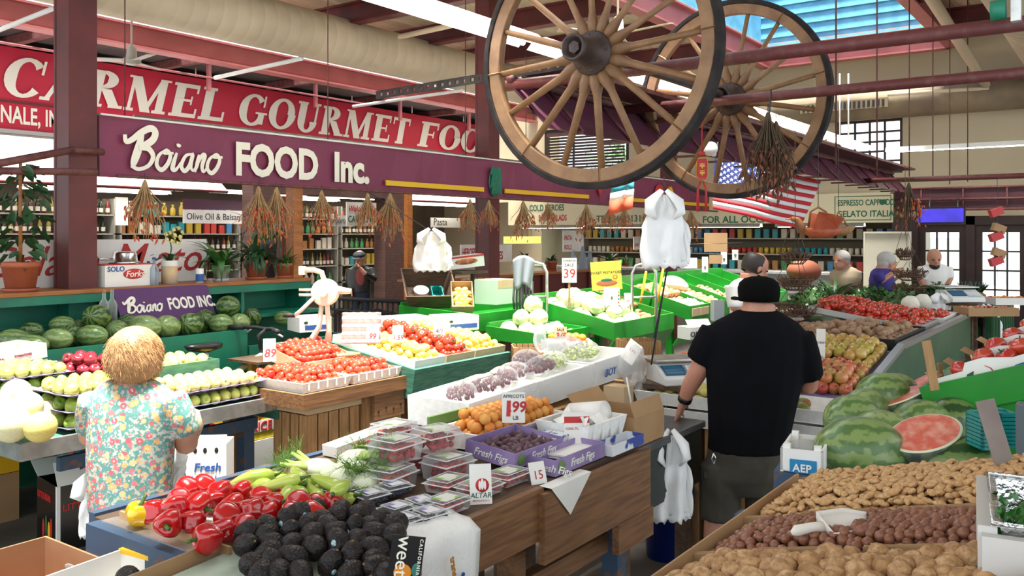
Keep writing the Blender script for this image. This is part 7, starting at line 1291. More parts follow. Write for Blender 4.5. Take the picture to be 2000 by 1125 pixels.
spill('radish', [TOM], T(6.9, 2.42, 1.21), heap(0.36, 0.2, 0.062, 2, 0.15), 'small red tomato in a bag behind the man with the cap', 'tomato', 'bagged red tomatoes', rrot, 0.15); crumple('clear bag over the small red tomatoes', T(7.08, 2.52, 1.26), (0.2, 0.1, 0.07), FILM, 8, 0.3)
M_LEEK = mat('leek_white', (0.68, 0.72, 0.5), 0.45, (0.5, 0.6, 0.25), 4, stretch=(1, 1, 8)); LEEK = MB().tube([(0,0,0),(0.2,0,0.01),(0.42,0,0.0)], [0.014, 0.016, 0.022], 8).mesh('leek', M_LEEK)
for i in range(14): put('leek', LEEK, T(8.95+rnd.uniform(-.05,.05), 2.56+0.035*(i % 7), 1.215+0.03*(i//7)) @ RZ(155+rnd.uniform(-8, 8)), 'pale leek lying in the stack behind the carrots', 'leek', 'leeks')
M_CAU = mat('cauliflower', (0.74, 0.72, 0.62), 0.7, bump=0.8, scale=40); CAU = ball('cauliflower', 0.085, M_CAU, 28, 16, lambda p: p*(1+0.12*abs(fbm(p, 40))+0.06*fbm(p, 16)))
for i, (x, y, lb) in enumerate(((9.15, 2.42, 'wrapped in film beside the leeks'), (9.5, 2.4, 'next to the planter'), (9.45, 2.62, 'at the back beside the planter'), (8.95, 2.3, 'nearest the tomato cartons'))): put('cauliflower', CAU, T(x, y, 1.26), 'white cauliflower ' + lb, 'cauliflower', 'cauliflowers', tuple(('outer_leaf', LEAFC, RZ(a) @ RX(180) @ SC(1.0, 1.0, 0.9)) for a in (0, 120, 240)))
pot(T(9.72, 2.66, 1.19), 'clay planter with a tall strap leaved plant among the vegetables', 0.13, 0.16, TERRA, 'aloe', LEAF, 31, hh=0.5)
t = thing('far_stand', 'far vegetable stand draped with dark green cloth near the doors', 'stand'); obj('deck', MB().box(10.2, 11.05, 1.95, 3.5, 1.17, 1.22).box(10.2, 12.4, 1.3, 1.95, 1.17, 1.22), WOODD, t); obj('cloth_drape', MB().box(10.4, 12.4, 1.26, 1.3, 0.05, 1.21), mat('green_turf_cloth', (0.012, 0.06, 0.02), 0.95, bump=0.5, scale=60), t)
for i in range(9): obj('cloth_fold', MB().tube([(10.45+i*0.22, 1.25, 0.06), (10.45+i*0.22, 1.25, 1.19)], 0.035, 6), MATS['green_turf_cloth'], t)
for x, y in ((10.25, 1.4), (12.3, 1.4), (10.25, 3.4), (10.95, 3.4)): obj('leg', bx(x, x+0.07, y, y+0.07, 0, 1.17), WOODD, t)
def greens(label, mx, m, seed, n=60, r=0.2, h=0.12, white=False):
 q = random.Random(seed); t = thing('leafy_greens', label, 'greens', mx, 'leafy greens'); vs = []; mb = MB()
 for i in range(n):
  a = q.uniform(0, 6.28); rr = r*math.sqrt(q.random()); c = V((rr*math.cos(a), rr*math.sin(a), h*(1-(rr/r)**2)*q.uniform(0.5, 1.1))); s = q.uniform(0.04, 0.08); u = V((q.uniform(-1,1), q.uniform(-1,1), q.uniform(-0.2,0.9))).normalized()*s; w = u.orthogonal().normalized()*s*0.5
  mb.add([c, c+u*0.5+w, c+u, c+u*0.5-w, c+u*0.5+V((0,0,0.012))], [(0,1,4),(1,2,4),(2,3,4),(3,0,4)], 0, True)
 obj('leaves', mb, m, t)['kind'] = 'stuff'
 obj('stalks', MB().ell((0,0,0.02), (r*0.7, r*0.7, h*0.5), 12, 6), mat('greens_core', (0.05, 0.12, 0.03), 0.7), t)
for i, (px, py, d, m, lb) in enumerate(((1700, 585, 11.2, LEAF, 'behind the cauliflowers'), (1735, 575, 11.6, LEAFD, 'under the hanging basket'), (1770, 580, 11.6, LEAF, 'beside the bald man'), (1805, 590, 11.2, LEAFD, 'behind the far scale'), (1830, 580, 11.8, LEAF, 'left of the pineapples'), (1760, 600, 10.7, LEAF, 'spilling over the banana carton'), (1605, 586, 12.5, LEAFD, 'in front of the man in tan'), (1585, 592, 12.2, LEAF, 'behind the hanging wire baskets'))): greens('heap of leafy greens ' + lb, M.Translation(G(px, py, 1.25)), m, i, 160, 0.26, 0.16)
for i, (px, py) in enumerate(((1735, 572), (1802, 590), (1778, 594))): put('cauliflower', CAU, M.Translation(G(px, py, 1.32)), 'far cauliflower among the leafy greens, %s' % ['back', 'front', 'middle'][i], 'cauliflower', 'far cauliflowers')
t = carton('banana_box', 'blue and yellow banana carton below the greens', T(10.02, 2.2, 1.0), 0.17, 0.5, 0.21, CARDP); obj('yellow_print', bx(-0.003, 0, 0.05, 0.4, 0.03, 0.16), YELLOW, t)
scale('white digital scale on a green stool near the doors', T(*P(1872, 588, 9.5)) @ RZ(-50) @ SC(1.15, 1.15, 1.15)); t = thing('scale_stool', 'green and brown stool under the far scale', 'stool', T(*P(1872, 588, 9.5))); ZS = P(1872, 588, 9.5).z
obj('top', MB().cb(0, 0, -0.02, 0.42, 0.42, 0.03), WOODD, t); obj('shelf', MB().cb(0, 0, -0.32, 0.4, 0.4, 0.1), GREENB, t)
for x in (-0.18, 0.18):
 for y in (-0.18, 0.18): obj('leg', MB().cb(x, y, -0.035-(ZS-0.035)/2, 0.05, 0.05, ZS-0.035), WOODD, t)
t = thing('pineapple', 'spiky pineapple crown beside the far scale', 'pineapple', T(*P(1905, 585, 10.6))); obj('fruit', MB().lathe([(0.03,-0.1),(0.06,-0.05),(0.065,0.0),(0.05,0.05),(0.02,0.07)], 14), mat('pineapple_skin', (0.3, 0.16, 0.03), 0.7, bump=0.6, scale=60), t)
lf = MB().add([(0,-0.012,0),(0,0.012,0),(0.02,0,0.09),(0.07,0,0.16)], [(0,1,2),(2,1,3),(0,2,3)]).mesh('leaf', LEAFD)
for i in range(18): link('leaf', lf, t, T(0,0,0.06) @ RZ(i*41) @ RY(-10+i*2))
for i in range(3):
 r_ = t.copy(); C.objects.link(r_); q = P(1885+i*16, 582, 10.9+0.2*i); r_.matrix_basis = M.Translation(q) @ RZ(i*50); r_['label'] = 'spiky pineapple behind the far scale, %s of three' % ['first', 'middle', 'last'][i]
 for ch in list(t.children): c_ = ch.copy(); C.objects.link(c_); c_.parent = r_
mx = T(*G(1892, 618, 1.23)) @ RZ(-54); tray('apple_tray', 'tray of red apples on the draped stand', 'tray', mx, 0.5, 0.3, 0.08, CARD, 0.008); spill('red_apple', [A_R, A_M], mx @ T(0.01, 0.01, 0.01), heap(0.48, 0.28, 0.08, 1), 'red apple in the far tray below the oranges', 'apple', 'far red apples', tilt); mx = T(*G(1945, 596, 1.23)) @ RZ(-54); tray('orange_tray', 'tray of oranges and tomatoes on the draped stand', 'tray', mx, 0.42, 0.3, 0.08, WHITE, 0.008); spill('orange', [ORA, TOM], mx @ T(0.01, 0.01, 0.02), heap(0.4, 0.28, 0.08, 1), 'orange or tomato in the far white tray', 'orange', 'far oranges', tilt)
for i in range(5): t = carton('hanging_packet', 'red and white packet in the string beside the door, %s from the top' % ['first', 'second', 'third', 'fourth', 'last'][i], T(*P(1940, 425+i*24, 11.4)) @ RZ(-54) @ RY(20 if i % 2 else -20), 0.16, 0.08, 0.1, RED if i % 2 == 0 else CARD, (), None, True, 'packet', 'hanging packets')
rod('packet_string', 'string holding the red packets beside the door', P(1948, 545, 11.45), P(1948, 400, 11.45)+V((0, 0, 0.4)), 0.004, STEEL, 'string', None, 4)
# == melons and green stand, right foreground
t = thing('melon_stand', 'low dark blue wooden stand under the watermelons', 'stand'); obj('deck', bx(2.5, 4.0, 0.0, 1.0, 1.02, 1.06), BLUEW, t); obj('head_board', bx(2.44, 2.5, 0.1, 0.95, 0.96, 1.22), BLUEW, t)
for x in (2.55, 3.85):
 for y in (0.1, 0.85): obj('leg', bx(x, x+0.08, y, y+0.08, 0, 1.02), BLUEW, t)
def bigmelon(label, px, py, d, rw, rh, ax, mi=2, tl=0, stick=True):
 o = put('watermelon', WM[mi], M.Translation(P(px, py, d)) @ RZ(-54.5+ax) @ RY(90+tl) @ SC(rh, rh, rw/1.22), label, 'watermelon', 'watermelons by the nuts')
 return o
bigmelon('big striped watermelon lying in front beside the white crate', 1680, 885, 3.0, 0.16, 0.125, 0, 1)
bigmelon('pale watermelon behind the big striped one', 1665, 820, 3.45, 0.115, 0.1, 10, 1); bigmelon('pale watermelon wedged beside the cut half', 1720, 850, 3.3, 0.115, 0.095, -10, 2)
bigmelon('watermelon under the upper cut half', 1725, 775, 3.8, 0.12, 0.105, 0, 1); bigmelon('dark watermelon in the middle of the pile', 1800, 830, 3.45, 0.13, 0.1, 20, 1); bigmelon('watermelon against the green stand', 1860, 825, 3.5, 0.11, 0.1, 0, 0); bigmelon('pale round watermelon at the back of the pile', 1750, 765, 4.0, 0.1, 0.085, 0, 2); bigmelon('watermelon lying under the cut half, behind the almonds', 1890, 905, 2.9, 0.15, 0.09, 0, 0); bigmelon('watermelon below the wrapped half at the back', 1690, 800, 3.7, 0.1, 0.09, 30, 2); bigmelon('watermelon partly hidden behind the cut flesh', 1850, 880, 3.2, 0.12, 0.09, 0, 0)
M_FLE = mat('melon_flesh', (0.62, 0.12, 0.08), 0.35, (0.72, 0.34, 0.25), 26, 5, thr=(0.42, 0.7), bump=0.5); M_RIND = mat('melon_rind', (0.66, 0.70, 0.48), 0.5)
def half(label, mx, r, l, wrap=True):
 t = thing('watermelon_half', label, 'watermelon', mx); n = 20; vs = []   # cut face = local +z
 prof = [(math.cos(R(a)), math.sin(R(a))) for a in range(-90, 1, 10)]
 m = MB().lathe([(max(0.001, c), s) for c, s in prof], 28, 0, True, SC(l, r, r), False); obj('rind_shell', m, M_WM[0], t)
 obj('white_rind', MB().lathe([(1.0, 0), (0.93, 0.004)], 36, 0, True, SC(l, r, 1), False), M_RIND, t); obj('red_flesh', MB().lathe([(0.93, 0.004), (0.6, 0.007), (0.001, 0.006)], 36, 0, True, SC(l, r, 1), False), M_FLE, t)
 if wrap: obj('cling_film', MB().lathe([(max(0.001, c*1.015), s*1.02) for c, s in prof] + [(0.6, 0.012), (0.001, 0.012)], 28, 0, True, SC(l, r, r), False), CLEAR, t)
half('cut watermelon half with sunlit pink flesh facing up', M.Translation(P(1806, 846, 2.95)) @ RZ(-54.5+8) @ RY(-20) @ RX(16), 0.10, 0.125)
half('film wrapped melon half seen from its green side', M.Translation(P(1752, 775, 3.75)) @ RZ(-54.5) @ RY(-22) @ RX(-4), 0.11, 0.125); half('film wrapped melon half leaning on the green stand', M.Translation(P(1812, 745, 4.1)) @ RZ(-50) @ RY(-26) @ RX(-4), 0.1, 0.12)
t = crate('white_crate', 'white painted fruit crate with a blue square mark before the melons', T(*P(1524, 920, 2.9)) @ RZ(-80), 0.135, 0.24, 0.09, WHITE, 1, 1); obj('blue_mark', MB().box(0.03, 0.115, -0.003, 0, 0.0, 0.045), mat('aep_blue', (0.01, 0.2, 0.42), 0.5), t, None, 0.01); txt('AEP', 0.035, WHITE, t, T(0.04, -0.005, 0.006) @ FACE_Y, 0.02); crumple('clear plastic lining inside the white crate', T(*P(1575, 875, 3.05)), (0.07, 0.08, 0.03), FILM, 12, 0.4)
obj('rail_board', bx(0, 0.01, 0, 0.1, 0, 0.01), WHITE, t)
tag(obj('crate_block', MB().box(-0.02, 0.2, -0.01, 0.28, -0.5, -0.001), BLUEW, None, T(*P(1524, 920, 2.9)) @ RZ(-80)), 'blue painted block under the white crate', 'block')
GS = T(*P(1806, 790, 3.6)) @ RZ(-90) @ RY(-19); z0 = P(1806, 790, 3.6).z
t = thing('tomato_stand', 'bright green stand carrying tomato cartons by the frame edge', 'stand', GS); obj('front_board', bx(0, 1.2, 0, 0.025, -0.06, 0.07), GREENB, t); obj('lower_board', bx(0.02, 1.2, 0.03, 0.05, -0.14, -0.06), GREENB, t); obj('side_board', bx(0, 0.025, 0.025, 0.7, -0.06, 0.07), GREENB, t); obj('deck', bx(0.025, 1.2, 0.025, 0.7, -0.03, 0), GREENB, t); obj('front_panel', bx(0.12, 1.2, 0.1, 0.12, -z0+0.9, -0.06), GREENB, t); obj('back_leg', bx(0.05, 0.12, 0.55, 0.62, -z0, -0.03), GREENB, t); obj('back_leg', bx(1.0, 1.07, 0.55, 0.62, -z0, -0.03), GREENB, t)
M_NEAR = mat('near_tomato', (0.42, 0.014, 0.012), 0.2, (0.5, 0.05, 0.02), 5, coat=0.5); NT = ball('tomato', 0.042, M_NEAR, 24, 14, lambda p: tomf(p*0.9)/0.9)
for i in range(4):
 mx = GS @ T(0.07+0.05*i, 0.03+0.165*i, 0.002+0.018*i) @ RY(-3); w = 0.75; t = thing('tomato_carton', 'white carton of tomatoes with a leaf mark, %s row on the green stand' % ['front', 'second', 'third', 'back'][i], 'carton', mx)
 obj('front_side', MB().prism([(0, 0), (w, 0), (w, 0.09), (0.3, 0.085), (0.2, 0.115), (0.13, 0.115), (0.11, 0.085), (0, 0.085)], 0, 0.006, 0, RX(90) @ T(0, 0, -0.006)), WHITE, t); obj('end_side', bx(0, 0.006, 0.006, 0.16, 0, 0.085), CARD, t); obj('base', bx(0.006, w, 0.006, 0.16, 0, 0.006), CARD, t); obj('end_flap', MB().add([(0,0,0.085),(0,0.15,0.085),(-0.03,0.15,0.12),(-0.03,0,0.12)], [(0,1,2,3)]), CARD, t)
 obj('blue_band', MB().add([(0.22,-0.002,0.02),(w,-0.002,0.045),(w,-0.002,0.075),(0.3,-0.002,0.055)], [(0,1,2,3)]), INKB, t); obj('red_arc', MB().add([(0.17+0.05*math.cos(a), -0.0025, 0.05+0.04*math.sin(a)) for a in (-1, -0.5, 0, 0.5, 1)] + [(0.165+0.05*math.cos(a), -0.0025, 0.05+0.04*math.sin(a)) for a in (1, 0.5, 0, -0.5, -1)], [(0,1,8,9),(1,2,7,8),(2,3,6,7),(3,4,5,6)]), RED, t)
 obj('leaf_mark', MB().add([(0.11,-0.003,0.04),(0.135,-0.003,0.045),(0.15,-0.003,0.075),(0.12,-0.003,0.068)], [(0,1,2,3)]), LEAFD, t); txt('Delicella', 0.022, INK, t, T(0.09, -0.003, 0.01) @ FACE_Y, 0.01)
 for k in range(5): put('tomato', NT, mx @ T(0.1+0.08*k+rnd.uniform(-.01,.01), 0.07+0.04*(k % 2), 0.085+0.02*(k % 2)) @ tilt(60) @ SC(*(rnd.uniform(0.9, 1.1),)*3), 'large red tomato in the leaf marked cartons', 'tomato', 'large tomatoes on the green stand', (('calyx', CAL, SC(1.1, 1.1, 1.1)),) + ((('sticker', STK, T(0, 0, 0.034) @ SC(0.6, 0.6, 1)),) if k == 4 else ()))
for i, q in enumerate(((1985, 695), (1955, 705))): put('tomato', NT, M.Translation(P(q[0], q[1], 3.75)) @ tilt(40) @ SC(1.15, 1.15, 1.15), 'extra large red tomato on top of the cartons, %s' % ['at the frame edge', 'with its stem up'][i], 'tomato', None, (('calyx', CAL, SC(1.1, 1.1, 1.1)),))
def stake(label, px, py, d, w, h, lean, m): return tag(obj('wooden_stake', MB().box(-w/2, w/2, -0.003, 0.003, 0, h), m, None, M.Translation(P(px, py, d)) @ RZ(-54.5) @ RY(lean)), label, 'stake')
stake('pale wooden label stake in front of the tomato cartons', 1826, 762, 3.5, 0.035, 0.2, -10, WOODL); stake('second pale stake tip beside the melon half', 1838, 735, 3.9, 0.02, 0.06, -6, WOODL)
card('tall weathered grey cardboard slip leaning by the nuts', M.Translation(P(1968, 925, 1.9)) @ RZ(-6) @ CAMF @ RZ(13) @ RX(-10), 0.04, 0.16, [], mat('grey_card', (0.24, 0.20, 0.18), 0.8, (0.16, 0.12, 0.11), 6), 'card', None, 'grey_slip'); 
for i in range(2): crate('berry_basket', 'teal plastic basket stacked by the green stand, %s one' % ['front', 'rear'][i], T(*P(1918+i*34, 880-i*4, 2.75)) @ RZ(-54.5), 0.065, 0.1, 0.11, mat('teal_plastic', (0.0, 0.22, 0.2), 0.4), 9, 9, 'basket')
tag(obj('grey_post', MB().cb(0, 0, -0.3, 0.05, 0.05, 0.8), mat('post_grey', (0.10, 0.12, 0.13), 0.6), None, T(*P(2003, 850, 2.7)), 0.005), 'grey ribbed post at the frame edge beside the green stand', 'post')
# == nut bins: tilted towards the aisle
NB = T(1.2, 0.72, 1.345) @ RX(-13)       # local x along the hall, local -y climbs away from the aisle
t = thing('nut_stand', 'wooden stand carrying the tilted nut cartons', 'stand'); obj('deck', bx(1.15, 2.45, -0.5, 0.78, 1.17, 1.2), WOODD, t)
for x in (1.2, 2.3):
 for y in (-0.4, 0.65): obj('leg', bx(x, x+0.07, y, y+0.07, 0, 1.17), WOODD, t)
obj('wedge', MB().prism([(-0.45, 1.2), (0.74, 1.2), (0.74, 1.31), (-0.45, 1.57)], 1.2, 2.32, 0, M(((0,0,1,0),(1,0,0,0),(0,1,0,0),(0,0,0,1)))), WOODD, t)
M_WAL = mat('walnut_shell', (0.48, 0.27, 0.12), 0.6, (0.33, 0.17, 0.065), 90, 4, rand=[(0.48, 0.26, 0.11), (0.55, 0.34, 0.17), (0.44, 0.24, 0.1)], bump=0.6, bscale=110)
def walf(p, s):
 a = math.atan2(p.y, p.x); n = p.normalized(); k = 1+0.05*fbm(n, 4, s)+0.045*math.sin(9*a+4*fbm(n, 3, s+2))*(1-abs(n.z))+0.03*fbm(n, 9, s); k += 0.06*math.exp(-(n.x/0.09)**2)
 return V((p.x*k, p.y*k, p.z*k))
WAL = [ball('walnut', (0.0185, 0.019, 0.0215), M_WAL, 26, 16, lambda p, s=s: walf(p, s)) for s in range(4)]
M_HAZ = mat('hazelnut_shell', (0.13, 0.035, 0.018), 0.4, (0.24, 0.10, 0.06), 60, 3, rand=[(0.15, 0.042, 0.018), (0.25, 0.095, 0.045), (0.18, 0.055, 0.025)]); HAZ = [rev('hazelnut', [(0.001,-0.0105),(0.006,-0.0098),(0.0098,-0.004),(0.0105,0.001),(0.0085,0.0065),(0.004,0.0105),(0.001,0.012)], M_HAZ, 12)]
M_ALM = mat('almond_shell', (0.50, 0.29, 0.12), 0.7, (0.46, 0.25, 0.1), 160, 4, rand=[(0.54, 0.31, 0.13), (0.62, 0.4, 0.2), (0.57, 0.34, 0.15)], bump=0.25, bscale=250); ALM = [rev('almond', [(0.001,-0.015),(0.0055,-0.0125),(0.0092,-0.005),(0.0095,0.002),(0.0065,0.010),(0.0025,0.016),(0.001,0.0185)], M_ALM, 12, lambda p, s=s: V((p.x, p.y*0.7, p.z))*(1+0.02*fbm(p, 90, s))) for s in range(2)]
def nutcarton(label, x0, x1):
 t = thing('nut_carton', label, 'carton', NB @ T(x0, 0, 0)); w = x1-x0; L = 1.1; h = 0.055
 obj('base', bx(0, w, -L, 0, -0.004, 0.0), CARD, t); obj('low_wall', MB().box(0, w, -0.006, 0, 0, h), CARD, t)
 for a in (0, 1):
  xx = 0 if a == 0 else w-0.005; mb = MB(); p = []
  for s0, s1, hh in ((0, 0.09, 0.045), (0.09, 0.14, 0.032), (0.14, 0.3, 0.05), (0.3, 0.34, 0.03), (0.34, 0.52, 0.05), (0.52, 0.58, 0.03), (0.58, 0.8, 0.048), (0.8, 1.1, 0.035)): mb.box(xx, xx+0.005, -s1, -s0-(0.006 if s0 == 0 else 0), 0, hh)
  obj('divider_wall', mb, CARD, t)
 return t
nutcarton('brown carton of walnuts nearest the frame bottom', 0.0, 0.445); nutcarton('brown carton of hazelnuts between walnuts and almonds', 0.45, 0.72); nutcarton('brown carton of almonds at the back', 0.725, 1.12)
def nuts(name, ms, x0, x1, s, label, cat, group, bulge, lim, rot, L=1.05):
 pts = []; r = rnd; nx = int((x1-x0)/s); y = -0.012-s/2
 row = 0
 while y > -L:
  x = x0+s*0.55+(s/2 if row % 2 else 0)
  while x < x1-s*0.4:
   u = (x-x0)/(x1-x0); e = min(1, (-y)/0.09)*min(1, u*4+0.25, (1-u)*4+0.25); pts.append((x+r.uniform(-.2, .2)*s, y+r.uniform(-.2, .2)*s, 0.018+bulge*e+r.uniform(-0.25, 0.25)*s))
   x += s
  y -= s*0.86; row += 1
 cp = V((0, 0, CAMZ)); W = [(NB @ V(p)) for p in pts]
 def vis(w): d = w.dot(VW); k = w.dot(RT)/d; return (1000+k*FPX, HY+(CAMZ-w.z)/d*FPX, d)
 inv = [(p, vis(w)) for p, w in zip(pts, W)]
 keep = [p for p, q in inv if q[0] < 1990 and q[1] < 1160 and q[2] > 0.5]; rest = [p for p, q in inv if not (q[0] < 1990 and q[1] < 1160 and q[2] > 0.5)]
 keep.sort(key=lambda p: (NB @ V(p)).length); extra = keep[lim:]; keep = keep[:lim]
 spill(name, ms, NB, keep, label, cat, group, rot, 0.12)
 under = [(p[0]+s*0.4, p[1]-s*0.3, p[2]-s*0.62) for p in keep+extra if p[2]-s*0.62 > 0.004]
 mb = MB(); base = ms[0]; bv = [v.co.copy() for v in base.vertices]
 lo = MB().ell((0, 0, 0), tuple(max(abs(v[i]) for v in bv)*0.95 for i in range(3)), 7, 5)
 for p in under+extra+rest: mb.add(lo.v, lo.f, 0, True, T(*p) @ rot())
 if mb.v: o = obj(name+'_bed', mb, base.materials[0], None, NB); tag(o, 'lower layer of %ss filling the carton below the top ones' % name, cat, None, 'stuff')
nuts('walnut', WAL, 0.008, 0.44, 0.037, 'wrinkled tan walnut in the near carton', 'walnut', 'walnuts', 0.035, 300, rrot)
nuts('hazelnut', HAZ, 0.456, 0.712, 0.0205, 'shiny brown hazelnut in the middle carton', 'hazelnut', 'hazelnuts', 0.035, 300, rrot, 0.62)
nuts('almond', ALM, 0.732, 1.11, 0.0205, 'tan almond in its shell in the back carton', 'almond', 'almonds', 0.05, 300, lambda: RZ(rnd.uniform(0, 360)) @ RX(90+rnd.uniform(-30, 30)) @ RZ(rnd.uniform(-25, 25)), 0.75)
t = thing('nut_scoop', 'white plastic scoop lying on the hazelnuts', 'scoop', M.Translation(P(1640, 1016, 1.69)) @ RZ(-54.5+12) @ RY(-3) @ RX(22)); WP = mat('scoop_white', (0.72, 0.68, 0.62), 0.4); vs = []; n = 14
for i in range(n+1):
 x = 0.095*i/n-0.03; k = i/n; wd = 0.03*(1 if k < 0.6 else 1-(k-0.6)*1.6); dp = 0.026*(1-0.35*k)
 for j in range(9): a = math.pi*(j/8); vs.append((x, -wd*math.cos(a), -dp*math.sin(a)))
o = obj('bowl', MB().add(vs, [(i*9+j, (i+1)*9+j, (i+1)*9+j+1, i*9+j+1) for i in range(n) for j in range(8)] + [tuple(range(9))], 0, True), WP, t); o.modifiers.new('s', 'SOLIDIFY').thickness = 0.003
obj('handle', MB().tube([(-0.028,0,-0.012),(-0.055,0,-0.008),(-0.09,0,-0.012),(-0.1,0,-0.016)], [0.011, 0.009, 0.011, 0.004], 10, 0, True, True, None, 0.6), WP, t)
FX = T(*P(1918, 1122, 1.26)) @ RZ(-82) @ T(0, 0, -0.02)
t = thing('herb_box', 'pale foam box with a foil tray of herbs at the frame edge', 'box', FX); FO = mat('foam_grey', (0.55, 0.53, 0.5), 0.8); obj('front_wall', bx(0, 0.4, 0, 0.02, -0.3, 0.075), FO, t); obj('side_wall', MB().box(-0.005, 0.02, 0.02, 0.32, -0.3, 0.085), FO, t); obj('floor', bx(0.02, 0.4, 0.02, 0.32, -0.04, -0.02), FO, t); obj('back_wall', bx(0.02, 0.4, 0.3, 0.32, -0.3, 0.085), FO, t)
FOIL = mat('foil', (0.75, 0.75, 0.75), 0.2, metal=1.0, bump=0.6, scale=60); a = MB(); ring = lambda e, z: [(0.012+e, 0.012+e, z), (0.4, 0.012+e, z), (0.4, 0.31-e, z), (0.012+e, 0.31-e, z)]
fo = obj('foil_tray', MB().add(ring(0, 0.09)+ring(0.012, 0.088)+ring(0.03, 0.0), [(0,1,5,4),(2,3,7,6),(3,0,4,7),(4,5,9,8),(6,7,11,10),(7,4,8,11),(8,9,10,11)]), FOIL, t); fo.modifiers.new('s', 'SOLIDIFY').thickness = 0.002; obj('foil_rim', MB().tube([(0.4,0.012,0.092),(0.014,0.012,0.092),(0.012,0.31,0.092),(0.4,0.31,0.092)], 0.004, 8), FOIL, t)
M_HERB = mat('near_herb', (0.03, 0.16, 0.02), 0.4, (0.015, 0.09, 0.012), 20); r = random.Random(5); mb = MB()
for i in range(300):
 c = V((r.uniform(0.02, 0.2), r.uniform(0.04, 0.22), r.uniform(0.03, 0.085))); u = V((r.uniform(-1,1), r.uniform(-1,1), r.uniform(0,1))).normalized()*0.015; w_ = u.orthogonal().normalized()*0.009; mb.add([c, c+u*0.5+w_, c+u, c+u*0.5-w_, c+u*0.5+V((0,0,0.006))], [(0,1,4),(1,2,4),(2,3,4),(3,0,4)], 0, True)
hb = obj('parsley', mb, M_HERB, None, FX); tag(hb, 'curly green parsley in the foil tray', 'herbs', None, 'stuff')
tag(obj('box_post', MB().box(0.03, 0.35, 0.05, 0.28, -1.3, -0.301), WOODD, None, FX), 'dark wooden pedestal under the herb box', 'pedestal')
